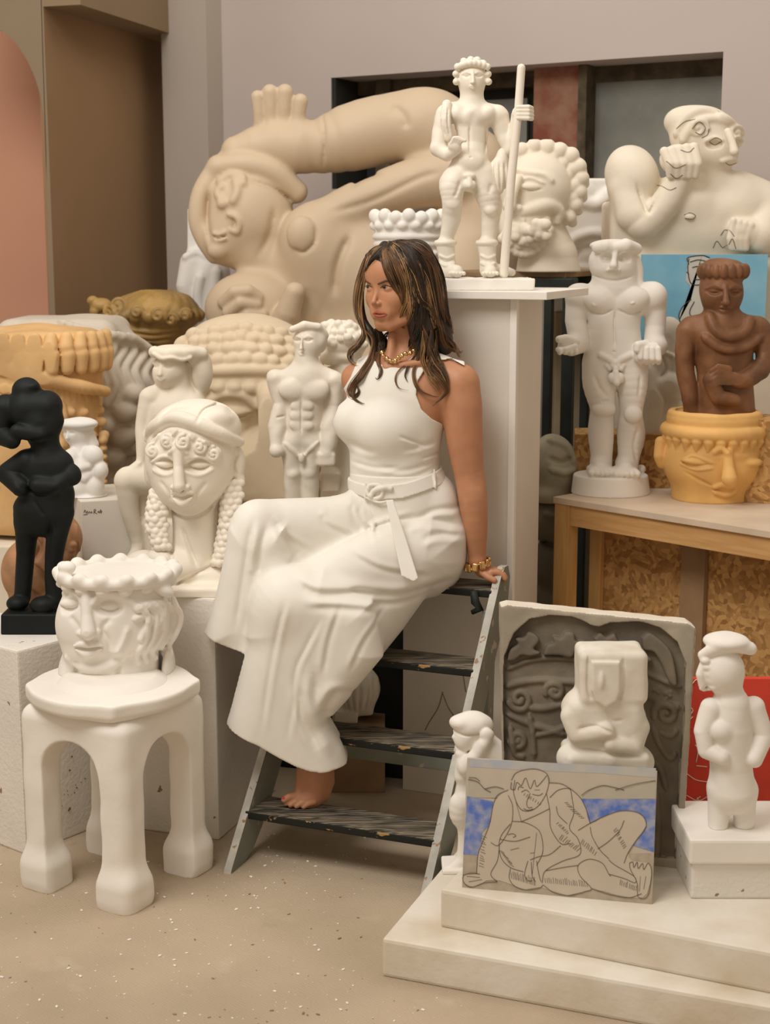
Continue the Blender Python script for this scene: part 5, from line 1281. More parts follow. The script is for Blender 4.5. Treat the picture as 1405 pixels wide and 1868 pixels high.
# ================================================================== big curly-haired cream head
S = fig(440, 930, (290, 665), (560, 960), (-120, 150), Y=5.0, vox=2.6)
S.E(445, 690, 20, 148, 118, 118, k=8); S.E(450, 860, 20, 130, 110, 100, k=30)
random.seed(5)
for r_, (y, n, w) in enumerate(((596, 9, 88), (612, 11, 116), (630, 12, 134), (648, 12, 144))):
    for i in range(n):
        t = (i + (r_ % 2) * .5) / n; x = 445 - w + 2 * w * t + random.uniform(-3, 3); S.E(x, y + abs(t - .5) * 26, S.surf(x, y + abs(t - .5) * 26) + 2, random.uniform(13, 18), random.uniform(11, 14), 11, k=3, img=random.uniform(-30, 30))
S.S([(305, 682), (350, 674), (420, 668), (500, 668), (570, 676)], 11, k=4, off=0)
for i in range(9): x = 330 + i * 27; S.E(x, 698, S.surf(x, 698) + 2, 15, 12, 12, k=3)
for cx_ in (432, 560):
    S.E(cx_, 742, S.surf(cx_, 742) + 8, 40, 14, 20, k=4); S.crease([(cx_ - 38, 745), (cx_, 752), (cx_ + 38, 744)], 2.5, 5)
    S.S([(cx_ - 50, 738), (cx_ - 20, 712), (cx_ + 20, 712), (cx_ + 46, 734)], 8, k=5)
S.C([(498, 715, -96, 20), (500, 770, -118, 18), (502, 820, -130, 26)], k=12); S.E(470, 824, -100, 18, 16, 20, k=8)
S.S([(446, 760), (440, 800), (470, 850)], 10, k=10); S.crease([(385, 770), (420, 800), (440, 870)], 12, 10)
S.E(400, 830, -60, 70, 70, 40, k=30); S.E(505, 850, -70, 84, 82, 60, k=10); S.S([(440, 890), (490, 878), (540, 890)], 12, k=6)
S.wobble(1.2, .06)
S.obj('curly_head_sculpture', mat('warm_cream_plaster', (0.68, 0.56, 0.40), .7, .06), None, 'large warm cream head with tight curls and a headband, behind the small standing man', 'sculpture')

# ================================================================== white curly bust just behind the woman's shoulder
S = fig(630, 930, (570, 700), (570, 960), (-70, 90), Y=4.72, vox=2.2)
S.E(628, 622, 0, 42, 38, 38, k=6); S.C([(632, 650, 4, 24), (634, 700, 6, 46), (640, 800, 8, 54), (640, 950, 8, 56)], k=14)
for i in range(26):
    a, b = random.uniform(-1, 1), random.uniform(-1, .2); x, y = 628 + 38 * a, 622 + 34 * b; S.E(x, y, S.surf(x, y) + 1, 9, 8, 8, k=2)
S.S([(592, 640), (610, 648), (640, 650)], 8, k=4); S.E(604, 652, -20, 20, 12, 16, k=5)
S.C([(602, 690, -10, 22), (598, 760, -20, 18), (604, 830, -34, 15)], k=6); S.E(604, 862, -44, 20, 18, 16, k=5)
for i in range(4): S.C([(594 + i * 8, 858, -56, 6), (592 + i * 8, 882, -52, 5.5)], k=2)
S.wobble(1, .08)
S.obj('curly_haired_statue', M['ivory'], None, 'white statue with a curly head directly behind the shoulder of the woman', 'statue')

# ================================================================== standing muscular man with a headdress, left of the woman
S = fig(550, 945, (485, 640), (575, 948), (-60, 70), Y=4.58, vox=1.6)
S.E(563, 622, 0, 27, 34, 27, k=6); S.E(582, 618, 6, 16, 28, 22, k=6); S.C([(560, 645, 0, 22), (559, 672, 0, 23)], k=5)
S.C([(535, 600, -16, 7), (556, 592, -22, 8), (580, 596, -12, 8), (592, 612, 2, 8)], k=3)
S.face(553, 618, 22, 36, nx=-.1, k=2)
S.C([(508, 692, 2, 17), (560, 690, 0, 28), (607, 696, 4, 20)], k=12); S.C([(560, 700, 0, 40), (556, 745, 0, 34), (552, 800, 0, 32)], k=12, fd=.75)
S.E(535, 708, -22, 25, 20, 12, k=4); S.E(576, 710, -22, 27, 20, 12, k=4)
for y in (738, 756, 774): 
    for x in (541, 562): S.E(x, y, S.surf(x, y) + 2, 11, 9, 5, k=3)
S.crease([(551, 725), (551, 790)], 1.8, 3)
S.C([(503, 690, 0, 17), (513, 735, 0, 14), (506, 778, -6, 17), (508, 812, -16, 12)], k=5); S.E(507, 820, -20, 14, 13, 13, k=4); S.crease([(505, 760), (520, 757)], 2, 3)
S.C([(609, 696, 0, 18), (609, 740, 0, 14), (604, 782, -6, 18), (598, 822, -14, 14)], k=5); S.B(597, 835, -14, 16, 12, 12, r=5, k=4)
for x, sg in ((535, -1), (566, 1)):
    S.C([(x + sg * 2, 808, -2, 23), (x, 845, -4, 18), (x, 864, -6, 16), (x, 890, 0, 17), (x, 930, 0, 12)], k=7, n=2); S.E(x, 862, -14, 12, 10, 10, k=4); S.E(x - 2, 936, -10, 16, 9, 20, k=4)
S.S([(520, 805), (536, 818), (552, 832), (566, 818), (582, 803)], 3.5, k=4); S.E(552, 832, -28, 6, 10, 6, k=3)
S.B(550, 948, 0, 50, 8, 36, r=3, k=2); S.wobble(1.3, .11)
S.obj('muscular_statue', M['ivory'], None, 'cream standing muscular nude man with a headdress, left of the seated woman', 'statue')

# ================================================================== plain supports hidden among the sculptures
def support(px0, px1, row, Y0, Y1, label, m='cream', name='low_plinth', dz=0):
    z = P((px0 + px1) / 2, row, Y0).z + dz; a = P(px0, row, Y0); b = P(px1, row, Y0)
    o = box_obj(name, M[m], (a.x, Y0, 0), (b.x - a.x, 0, 0), (0, Y1 - Y0, 0), (0, 0, z), .004); tag(o, label, 'plinth'); return z
zq = P(110, 968, 4.95).z
o = box_obj('low_plinth', M['cream'], (-1.62, 4.66, 0), (.62, 0, 0), (0, .56, 0), (0, 0, P(110, 968, 4.95).z + .004), .004); tag(o, 'low cream plinth under the yellow carved head at the left edge', 'plinth')
o = box_obj('low_plinth', M['cream'], (-1.30, 5.235, 0), (.36, 0, 0), (0, .32, 0), (0, 0, P(170, 963, 5.25).z + .004), .004); tag(o, 'low cream plinth under the wavy-haired head', 'plinth')
o = box_obj('low_plinth', M['cream'], (-1.05, 5.62, 0), (.36, 0, 0), (0, .36, 0), (0, 0, P(270, 720, 5.75).z + .008), .004); tag(o, 'plinth under the ochre crowned head', 'plinth')
o = box_obj('low_plinth', M['cream'], (-.80, 5.95, 0), (.22, 0, 0), (0, .2, 0), (0, 0, P(375, 642, 6.05).z + .004), .004); tag(o, 'plinth under the white torso fragment by the pillar', 'plinth')
o = box_obj('sculpture_bench', M['cream'], (-.56, 5.42, 0), (.86, 0, 0), (0, .40, 0), (0, 0, P(620, 676, 5.75).z + .004), .004); tag(o, 'long bench carrying the reclining giant', 'bench')
o = box_obj('low_plinth', M['cream'], (-.68, 4.86, 0), (.42, 0, 0), (0, .34, 0), (0, 0, P(440, 958, 5.0).z + .004), .004); tag(o, 'low plinth under the curly cream head', 'plinth')
o = box_obj('low_plinth', M['cream'], (-.655, 4.36, 0), (.18, 0, 0), (0, .28, 0), (0, 0, P(300, 1024, 4.45).z + .012), .004); tag(o, 'low plinth under the seated statue with the flat hat', 'plinth')
o = box_obj('low_plinth', M['cream'], (-.33, 4.48, 0), (.24, 0, 0), (0, .36, 0), (0, 0, P(550, 955, 4.58).z + .012), .004); tag(o, 'low plinth under the muscular statue left of the woman', 'plinth')
o = box_obj('low_plinth', M['cream'], (-1.2, 4.16, 0), (.28, 0, 0), (0, .18, 0), (0, 0, P(85, 1148, 4.25).z + .004), .004); tag(o, 'low plinth under the terracotta figure', 'plinth')
# dark box put in for the shade under the steps, and a shell-like vessel
o = box_obj('dark_gap_box', M['dark'], (-.36, 4.42, 0), (.43, -.12, 0), (.03, .11, 0), (0, 0, .66), .003); tag(o, 'dark low box added for the shade in the gap behind the ladder', 'cabinet')
sg_ = Sculpt(650, 1312, 4.26, (585, 715), (1195, 1322), (-60, 60), vox=1.8)
sg_.E(655, 1258, 0, 41, 44, 36, k=5); sg_.B(632, 1301, 0, 21, 12, 24, r=2, k=3); sg_.B(655, 1290, 6, 26, 12, 22, r=6, k=6)
for i in range(7): sg_.crease([(622 + i * 12, 1222 + abs(i - 3) * 4), (618 + i * 13, 1260), (628 + i * 9, 1290)], 3, 4)
sg_.obj('fluted_vessel', M['cream'], None, 'pale fluted shell-like vessel on the floor behind the ladder treads', 'vessel')
o = box_obj('low_plinth', M['brownboard'], (-.16, 4.19, 0), (.16, 0, 0), (0, .15, 0), (0, 0, P(650, 1313, 4.26).z), .003); tag(o, 'small brown block under the fluted vessel behind the ladder', 'block')
# ================================================================== striding man with a staff on the tall plinth
zt = 1.480
S = fig(885, 530, (775, 985), (98, 540), (-80, 110), z=zt, vox=1.5, C0=60); D_ = 60
S.E(861, 143, D_, 27, 33, 27, k=5); S.E(861, 150, D_ - 5, 22, 26, 22, k=6); S.C([(861, 165, D_ + 2, 21), (861, 195, D_ + 2, 23)], k=6)
for i in range(8): t = i / 7; S.E(834 + 54 * t, 124 - 6 * math.sin(t * math.pi), D_ - 16 - 8 * math.sin(t * math.pi), 6.5, 7, 7, k=2)
for x, y in ((832, 136), (832, 150), (890, 136), (890, 150), (846, 113), (858, 110), (870, 111), (881, 117)): S.E(x, y, D_ - 8, 7, 7, 10, k=2)
S.crease([(836, 131), (860, 126), (886, 131)], 1.3, 2); S.face(861, 140, 22, 30, k=1.5)
S.C([(820, 205, D_, 18), (861, 202, D_, 20), (903, 210, D_, 20)], k=9)
S.S([(832, 206), (846, 212), (861, 206), (878, 212), (892, 206)], 13, k=5, off=4); S.C([(836, 210, D_ - 12, 14), (850, 214, D_ - 15, 14)], k=4); S.C([(872, 214, D_ - 15, 14), (890, 210, D_ - 12, 14)], k=4)
S.C([(861, 225, D_, 31), (860, 262, D_, 29), (858, 295, D_ - 4, 33), (862, 318, D_, 33)], k=9, fd=.8)
S.crease([(856, 230), (856, 284)], 2.2, 3.5); S.crease([(832, 234), (834, 285)], 2, 3); S.crease([(886, 234), (884, 282)], 2, 3)
S.E(858, 296, S.surf(858, 296) + 6, 22, 16, 9, k=6); S.E(857, 289, S.surf(857, 289) - 1, 2.5, 2.5, 3, k=1, op='-')
# left arm with cupped hand
S.C([(812, 208, D_, 17), (804, 238, D_ - 2, 15), (800, 270, D_ - 8, 15)], k=5); S.C([(800, 272, D_ - 8, 15), (815, 284, D_ - 22, 12), (832, 274, D_ - 34, 9)], k=4); S.E(828, 268, D_ - 38, 12, 10, 8, k=4)
for i in range(4): S.C([(822 + i * 5, 264, D_ - 42, 3.8), (826 + i * 5, 255 + i * 1.5, D_ - 46, 3.2), (834 + i * 4, 254 + i * 2, D_ - 46, 3)], k=1)
# right arm raised to the staff
S.C([(910, 212, D_, 19), (918, 245, D_, 15), (930, 272, D_ - 4, 13)], k=5); S.C([(930, 272, D_ - 4, 13), (938, 240, D_ - 14, 10), (940, 212, D_ - 20, 9)], k=4)
S.E(946, 208, D_ - 26, 14, 13, 11, k=3)
for i in range(4): S.C([(942, 199 + i * 6.6, D_ - 40, 4), (960, 199 + i * 6.8, D_ - 42, 4.4), (967, 200 + i * 6.6, D_ - 32, 4)], k=1)
# genitals, legs
S.E(856, 322, D_ - 30, 10, 6, 6, k=3); S.C([(855, 328, D_ - 32, 5), (855, 340, D_ - 34, 5.5)], k=2); S.E(851, 338, D_ - 30, 7, 8, 6, k=2); S.E(860, 338, D_ - 30, 7, 8, 6, k=2)
S.C([(842, 318, D_, 27), (826, 335, D_ - 14, 25), (824, 358, D_ - 18, 20), (825, 378, D_ - 14, 17)], k=7, n=3); S.C([(825, 372, D_ - 14, 17), (823, 400, D_ - 4, 17), (816, 430, D_, 13), (813, 445, D_, 13)], k=5, n=3)
S.C([(880, 318, D_, 27), (888, 350, D_ - 4, 24), (893, 378, D_ - 6, 18), (895, 400, D_, 17), (892, 430, D_ + 2, 14), (889, 445, D_, 13)], k=6, n=3)
S.E(826, 372, D_ - 28, 12, 11, 8, k=4); S.E(894, 384, D_ - 20, 11, 10, 8, k=4)
S.crease([(838, 330), (832, 350), (826, 362)], 3, 3); S.crease([(895, 335), (890, 355)], 4, 2.5)
# boots
for x0, y0, fx, fd_ in ((813, 443, 828, -34), (888, 443, 888, -30)):
    S.C([(x0, y0 + 4, D_, 17), (x0 + 2, y0 + 28, D_, 15), (x0 + 4, y0 + 48, D_, 17)], k=4); S.ring(x0, y0, D_, 16, 16, 5, k=2)
    S.C([(x0 + 4, y0 + 50, D_, 14), (fx + 4, y0 + 52, D_ + fd_, 12)], k=5); S.S([(x0 - 12, y0 + 22), (x0 + 2, y0 + 28), (x0 + 16, y0 + 22)], 3, k=1.5); S.S([(x0 - 12, y0 + 36), (x0 + 2, y0 + 42), (x0 + 16, y0 + 36)], 3, k=1.5)
    for i in range(5): S.E(fx - 8 + i * 6, y0 + 55, D_ + fd_ - 8, 4, 4, 6, k=1)
S.C([(892, 490, D_ + 8, 12), (918, 492, D_ + 6, 9), (934, 497, D_ + 2, 7)], k=4)
S.crease([(800, 470), (813, 478), (828, 470)], 1.5, 2)
# tree stump support behind the left leg
S.wobble(.7, .12)
man = S.obj('striding_statue', M['ivory'], None, 'cream statue of a striding man holding a long staff, on the tall plinth', 'statue')
def part(nm, fn, m, box, vox=1.5):
    Q = Sculpt(S.ax, S.ay, S.Y, *box, vox=vox); Q.d0 = S.d0; Q.org = S.org; Q.zrow = S.zrow; fn(Q); o = link(nm, Q.mesh(nm), m, man); return o
part('staff', lambda Q: Q.C([(948, 128, D_ - 34, 7.5), (943, 200, D_ - 34, 7.5), (930, 330, D_ - 30, 8), (917, 500, D_ - 26, 8)], k=1), M['ivory'], ((900, 965), (110, 515), (0, 60)), 1.4)
def drape(Q):
    Q.C([(815, 192, D_ - 14, 9), (812, 220, D_ - 22, 10), (818, 252, D_ - 18, 9)], k=3, n=3)
    Q.S([(808, 200), (806, 230), (811, 250)], 2, op='-', k=1); Q.S([(817, 196), (816, 226), (820, 250)], 2, op='-', k=1)
part('shoulder_drape', drape, M['ivory'], ((795, 840), (175, 270), (10, 80)))
def drape2(Q):
    Q.E(908, 322, D_ - 6, 21, 36, 18, k=4, img=-8); Q.E(916, 294, D_ - 4, 12, 24, 14, k=6)
    for i in range(4): Q.crease([(892 + i * 9, 296), (893 + i * 9, 325), (900 + i * 6, 350)], 2.4, 4, dmax=D_)
part('hanging_drape', drape2, M['ivory'], ((875, 945), (262, 368), (10, 90)))
part('statue_base', lambda Q: (Q.B(885, 520, D_, 85, 13, 58, r=2, k=1), Q.wobble(1.2, .1)), M['plaster'], ((790, 980), (500, 542), (-10, 130)))

# ================================================================== bearded head on the black trestle
zbh = zt_ + .018
S = fig(985, 497, (895, 1078), (255, 505), (-90, 120), z=zbh, vox=1.8, C0=70); D_ = 60
S.E(978, 345, D_, 66, 72, 62, k=8, img=-12); S.E(958, 400, D_ - 16, 46, 56, 44, k=14, img=-20); S.E(955, 425, D_ - 24, 46, 40, 40, k=12, img=-10); S.C([(985, 420, D_ + 10, 46), (1000, 470, D_ + 10, 54), (1000, 500, D_ + 10, 60)], k=14)
random.seed(11)
for x, y, r in ((950, 274, 13), (972, 268, 14), (996, 270, 16), (1018, 276, 16), (1038, 286, 16), (1052, 304, 15), (1057, 326, 14), (1054, 350, 14), (1046, 374, 14), (1036, 396, 13), (1022, 300, 15), (1030, 322, 15), (1032, 346, 14), (1026, 370, 13), (1006, 288, 13), (988, 285, 12), (966, 284, 12), (1004, 306, 14), (1012, 330, 14), (1010, 354, 13), (1040, 310, 14), (1044, 338, 14), (1040, 362, 13), (1020, 392, 13)):
    S.C([(x - 8, y + 6, D_ - 10, r * .8), (x, y, D_ - 16, r), (x + 6, y + 10, D_ - 8, r * .7)], k=3)
S.S([(938, 312), (958, 318), (985, 322), (1000, 334)], 5, k=5)
S.E(963, 344, S.surf(963, 344) + 7, 23, 9, 12, k=1.5); S.crease([(942, 346), (962, 350), (984, 347)], 1.5, 2.5)
S.S([(940, 336), (960, 328), (986, 338)], 3, k=2)
S.C([(938, 330, D_ - 58, 9), (926, 360, D_ - 70, 10), (922, 378, D_ - 74, 12)], k=5); S.E(938, 382, D_ - 62, 10, 8, 10, k=3)
S.C([(930, 394, D_ - 56, 8), (960, 384, D_ - 58, 11), (990, 376, D_ - 50, 14), (1012, 384, D_ - 38, 12), (1012, 404, D_ - 34, 8)], k=4, n=4)
for i in range(46):
    t = i / 45; x = 920 + 74 * t + random.uniform(-7, 7); y = 424 + 14 * math.sin(t * 3.1) + random.uniform(-16, 22) - 16 * t; S.E(x, y, S.surf(x, y) + 4, 10, 10, 10, k=2.5)
for i in range(10): t = i / 9; S.E(914 + 74 * t, 436 + 26 * math.sin(t * 3.1), D_ - 46, 10, 10, 11, k=2)
S.S([(920, 404), (936, 400), (950, 404)], 5, k=2); S.wobble(.9, .08)
S.obj('bearded_head_sculpture', M['cream'], None, 'large cream bearded head with thick curls, behind the staff of the striding man', 'sculpture')

# ================================================================== crown-shaped vase
S = fig(745, 600, (665, 830), (370, 610), (-70, 80), Y=4.95, vox=1.9)
S.Y_(745, 398, 600, 62, 50, rd=.9, r=10, k=6)
S.Y_(745, 398, 420, 66, 62, rd=.9, r=6, k=4); S.ring(745, 432, 0, 60, 54, 6, k=2); S.ring(745, 446, 0, 58, 52, 6, k=2)
for i in range(16): a = R(i * 22.5); S.E(745 + 60 * math.cos(a), 394 + (i % 2) * 4, 54 * math.sin(a), 12, 13, 12, k=4); S.E(745 + 61 * math.cos(a + .2), 412, 55 * math.sin(a + .2), 11, 9, 10, k=3)
for i in range(14): a = R(180 + i * 13); S.E(745 + 57 * math.cos(a), 462, 51 * math.sin(a), 8, 7, 8, k=2)
S.face(735, 490, 40, 60); S.wobble(.8, .09)
S.obj('crown_vase', M['plaster_cool'], None, 'white head vase with a bumpy crown rim, between the reclining giant and the striding man', 'vase')
a = P(690, 600, 4.95); o = box_obj('low_plinth', M['cream'], (P(690, 598, 4.95).x, 4.82, 0), (.18, 0, 0), (0, .26, 0), (0, 0, P(745, 602, 4.95).z + .004), .004); tag(o, 'plinth under the crown-rimmed vase, behind the woman', 'plinth')

# ================================================================== white relief block far right back
o = bpy.data.objects
S = Sculpt(1060, 560, 5.35, (990, 1130), (312, 570), (-40, 50), vox=2.6)
S.B(1062, 450, 10, 56, 124, 34, r=6, k=2)
S.S([(1020, 400), (1050, 370), (1085, 372), (1110, 352)], 12, k=8); S.S([(1040, 470), (1040, 440), (1075, 425), (1110, 430)], 9, k=6); S.crease([(1030, 480), (1060, 455), (1100, 455)], 7, 8); S.S([(1018, 500), (1050, 490), (1100, 494)], 9, k=6); S.E(1050, 350, -20, 30, 22, 16, k=8)
S.obj('relief_block', M['plaster_cool'], None, 'white block carved in low relief, right of the bearded head', 'sculpture')
M['olive'] = mat('olive_brown_board', (.30, .235, .15), .85, .15)
a = P(1010, 568, 5.35); o = box_obj('low_plinth', M['olive'], (a.x, 5.27, 0), (.22, 0, 0), (0, .2, 0), (0, 0, P(1060, 568, 5.35).z), .004); tag(o, 'plinth under the white relief block at the back right', 'plinth')

# ================================================================== big seated figure resting its head on a hand, top right
S = fig(1250, 470, (1095, 1460), (185, 475), (-110, 120), Y=5.12, vox=2.4)
S.B(1270, 420, 20, 162, 54, 62, r=10, k=8); S.E(1290, 400, -10, 150, 90, 60, k=20)
S.E(1152, 330, -18, 48, 58, 50, k=10); S.E(1146, 310, -10, 42, 44, 44, k=12)
S.C([(1140, 350, -30, 34), (1150, 392, -48, 34), (1160, 408, -54, 28)], k=8); S.C([(1164, 412, -56, 27), (1196, 380, -66, 26), (1222, 336, -70, 22), (1228, 320, -72, 18)], k=5, n=3)
S.crease([(1150, 336), (1160, 370), (1170, 390), (1186, 360)], 3, 6)
S.E(1222, 296, -74, 32, 28, 24, k=5)
for i in range(5): S.C([(1196 + i * 13, 282 - i * 2, -90, 9), (1204 + i * 12, 304, -98, 9), (1206 + i * 11, 324, -90, 8)], k=2.5)
S.E(1282, 250, -10, 62, 56, 50, k=8, img=-14); S.E(1300, 278, -30, 40, 38, 36, k=12); S.E(1256, 222, 0, 44, 30, 40, k=8)
for st in ([(1226, 250), (1240, 222), (1270, 206), (1300, 210)], [(1236, 262), (1252, 236), (1282, 222), (1318, 226)], [(1300, 214), (1330, 232), (1346, 262)]): S.S(st, 8, k=4)
S.spiral(1262, 240, 17, 4.5, 1.4, k=2); S.spiral(1334, 246, 15, 4.5, 1.4, k=2)
S.C([(1312, 246, -70, 7), (1318, 268, -80, 7), (1320, 282, -84, 9)], k=4); 
for x, y in ((1290, 268), (1336, 266)): S.E(x, y, S.surf(x, y) + 5, 15, 8, 9, k=4, op='-'); S.E(x, y, S.surf(x, y) + 6, 12, 6, 9, k=2); S.S([(x - 16, y - 6), (x, y - 13), (x + 16, y - 6)], 3, k=2)
S.S([(1302, 298), (1318, 294), (1334, 298)], 5, k=2)
S.C([(1288, 300, -16, 34), (1284, 340, -10, 44)], k=12); S.C([(1284, 350, -10, 40), (1350, 360, -10, 44), (1400, 380, -10, 44)], k=14)
S.E(1250, 376, -50, 44, 32, 24, k=14); S.E(1330, 382, -48, 44, 32, 24, k=14); S.E(1244, 397, S.surf(1244, 397) - 1, 9, 5, 4, k=2)
S.C([(1400, 390, -20, 40), (1370, 430, -60, 34), (1330, 420, -76, 20)], k=8)
for i in range(4): S.C([(1318 + i * 10, 404 + i * 3, -88, 7), (1312 + i * 9, 436, -88, 7), (1316 + i * 8, 452, -84, 6)], k=2)
S.wobble(.9, .06)
big = S.obj('resting_figure', M['cream'], None, 'large cream figure leaning its head on a hand, marked with pencil lines, top right', 'sculpture')
pl = [[(1234, 394), (1244, 390), (1254, 395), (1248, 401), (1236, 400)], [(1250, 240), (1262, 228), (1274, 238), (1266, 250), (1256, 246)], [(1282, 262), (1292, 256), (1302, 262), (1292, 268), (1282, 262)], [(1226, 238), (1240, 226), (1258, 222)], [(1196, 300), (1212, 312), (1230, 306)], [(1204, 322), (1216, 330), (1226, 324)], [(1222, 280), (1236, 284), (1246, 276)], [(1288, 452), (1294, 440), (1306, 452), (1314, 436), (1322, 454)], [(1300, 430), (1308, 420), (1318, 432)], [(1116, 450), (1130, 456), (1150, 460)], [(1190, 340), (1204, 350), (1216, 346)], [(1310, 300), (1320, 304), (1332, 300)], [(1268, 256), (1278, 250), (1280, 240)]]
paths = []
for st in pl:
    q = crv(st, 5); dd = np.array([S.surf(a, b) for a, b in q]) - .3; paths.append((S.world(q[:, 0], q[:, 1], dd) - np.array(S.org), .0012))
V_, Q_ = tube_mesh(paths, 4); o = link('pencil_marks', np_mesh('pencil_marks', V_, Q_), M['pencil'], big); o['kind'] = 'stuff'
za = P(1250, 472, 5.12).z; a = P(1112, 470, 5.12)
o = box_obj('storage_shelf', M['cream'], (a.x, 5.0, 0), (.62, 0, 0), (0, .26, 0), (0, 0, za + .006), .004); tag(o, 'tall pale storage plinth under the figure leaning on its hand', 'plinth')

# ================================================================== muscular white man on the work table
S = fig(1114, 908, (995, 1230), (425, 915), (-90, 130), z=ZTB, vox=1.7, C0=58); D_ = 58
S.Y_(1114, 864, 912, 67, 73, d=D_, rd=.9, r=3, k=1)
S.E(1118, 478, D_, 44, 36, 38, k=5); S.E(1117, 490, D_ - 6, 38, 20, 36, k=8); S.E(1156, 490, D_ + 14, 18, 34, 24, k=6)
S.C([(1122, 500, D_ + 6, 40), (1122, 524, D_ + 6, 44)], k=8)
S.C([(1086, 452, D_ - 26, 10), (1100, 449, D_ - 34, 12), (1114, 452, D_ - 34, 9)], k=3); S.C([(1116, 452, D_ - 34, 9), (1136, 448, D_ - 33, 13), (1158, 454, D_ - 14, 11)], k=3)
S.E(1120, 448, D_, 44, 12, 38, k=4); S.S([(1160, 470), (1166, 495), (1164, 518)], 7, k=3)
for x in (1103, 1134):
    S.E(x, 471, S.surf(x, 471) + 3, 14, 8, 8, k=4, op='-'); S.E(x, 471, S.surf(x, 471) + 5, 10.5, 5, 8, k=1.5); S.S([(x - 13, 466), (x, 459), (x + 13, 466)], 2.4, k=2); S.crease([(x - 9, 472), (x, 474), (x + 9, 471)], 1.2, 1.6)
S.C([(1117, 460, D_ - 38, 5), (1114, 474, D_ - 42, 5), (1112, 484, D_ - 46, 7)], k=3); S.S([(1102, 493), (1112, 490), (1124, 493)], 3.6, k=1.5); S.crease([(1102, 494), (1124, 494)], 1, 1.6); S.crease([(1078, 500), (1112, 511), (1150, 503)], 2, 5)
# shoulders, chest, trunk
S.E(1054, 540, D_ - 4, 24, 23, 26, k=3); S.E(1190, 541, D_ - 4, 27, 28, 28, k=3); S.C([(1070, 545, D_ + 4, 26), (1170, 545, D_ + 4, 28)], k=12)
S.E(1091, 545, D_ - 24, 31, 23, 20, k=2.5, img=-8); S.E(1148, 545, D_ - 24, 34, 23, 20, k=2.5, img=8)
S.C([(1120, 560, D_, 50), (1121, 600, D_, 47), (1122, 640, D_, 50)], k=10, fd=.72)
S.crease([(1117, 566), (1116, 600), (1117, 632)], 2.2, 5); S.crease([(1068, 566), (1092, 572), (1114, 563)], 2, 3); S.crease([(1120, 563), (1146, 572), (1172, 564)], 2, 3)
S.S([(1076, 552), (1080, 557)], 2, k=1); S.S([(1144, 552), (1150, 550)], 2, k=1)
# arms
S.C([(1052, 555, D_, 20), (1050, 585, D_, 19), (1054, 612, D_ - 8, 19)], k=5); S.C([(1052, 624, D_ - 14, 21), (1038, 630, D_ - 36, 17), (1026, 630, D_ - 44, 14)], k=5)
for i in range(4): S.C([(1042 - i * 2, 628 + i * 1.5, D_ - 58 + i * 4, 5.5), (1026 - i * 3, 634 + i, D_ - 62 + i * 5, 5.8), (1012 + i * 2, 634 + i * .6, D_ - 54 + i * 6, 5)], k=1.2)
for i in range(4): x = 1014 + i * 9.6; S.E(x, 636, D_ - 62 + i * 1.5, 5.4, 7.5, 7, k=1.2)
S.C([(1044, 620, D_ - 46, 8), (1026, 614, D_ - 52, 7.5), (1014, 616, D_ - 54, 7)], k=2)
S.C([(1195, 560, D_, 21), (1196, 595, D_, 19), (1192, 622, D_ - 8, 18)], k=5); S.C([(1196, 630, D_ - 12, 20), (1180, 636, D_ - 34, 17)], k=5); S.B(1172, 640, D_ - 44, 22, 19, 16, r=8, k=4)
for i in range(4): S.C([(1160 + i * 10, 632, D_ - 58, 5.6), (1158 + i * 11, 648 + i * .8, D_ - 60, 5.6), (1160 + i * 10.5, 657, D_ - 52, 5)], k=1.2)
S.C([(1172, 624, D_ - 48, 8), (1154, 626, D_ - 58, 7.5), (1152, 634, D_ - 60, 6)], k=2)
# pelvis and legs
S.C([(1102, 655, D_, 36), (1142, 655, D_, 36)], k=12, fd=.9); S.C([(1096, 668, D_, 34), (1095, 700, D_ - 2, 32), (1100, 735, D_ - 4, 26)], k=6, n=3); S.E(1100, 744, D_ - 20, 23, 14, 14, k=2)
S.C([(1100, 752, D_, 23), (1098, 790, D_ + 2, 25), (1098, 830, D_ + 2, 20), (1096, 856, D_, 20)], k=3, n=3)
S.C([(1148, 668, D_ - 4, 34), (1150, 700, D_ - 14, 29), (1149, 735, D_ - 20, 22), (1148, 760, D_ - 18, 20)], k=8, n=3); S.E(1149, 752, D_ - 38, 17, 16, 12, k=2)
S.C([(1148, 766, D_ - 16, 23), (1150, 795, D_ - 6, 26), (1146, 830, D_ - 8, 20), (1142, 856, D_ - 8, 20)], k=3, n=3)
S.crease([(1124, 700), (1122, 780), (1122, 850)], 2.5, 6); S.crease([(1080, 680), (1090, 705), (1106, 722)], 4, 2.5); S.crease([(1092, 729), (1108, 728)], 2, 3)
S.crease([(1162, 680), (1158, 720)], 3, 2.5); S.crease([(1158, 775), (1152, 810), (1158, 840)], 3, 3)
for cx_, cy_, cd in ((1094, 850, -26), (1138, 851, -34)):
    S.C([(cx_ + 2, cy_ - 6, D_ - 2, 18), (cx_ - 2, cy_ + 1, D_ + cd, 15)], k=5); S.B(cx_ - 2, cy_ + 6, D_ + cd + 4, 23, 9, 22, r=7, k=4)
    for i in range(5): S.E(cx_ - 21 + i * 9.5, cy_ + 6, D_ + cd - 18 + abs(i - 2) * 1.5, 6, 6.5, 9, k=1.2)
S.E(1171, 856, D_ + 4, 8, 8, 8, k=3)
S.S([(1090, 645), (1104, 652), (1117, 660), (1130, 652), (1146, 645)], 6, k=4); 
for i in range(7): S.E(1102 + i * 5, 664 + (i % 2) * 5, S.surf(1102 + i * 5, 664) + 1, 5.5, 5, 5, k=1.5)
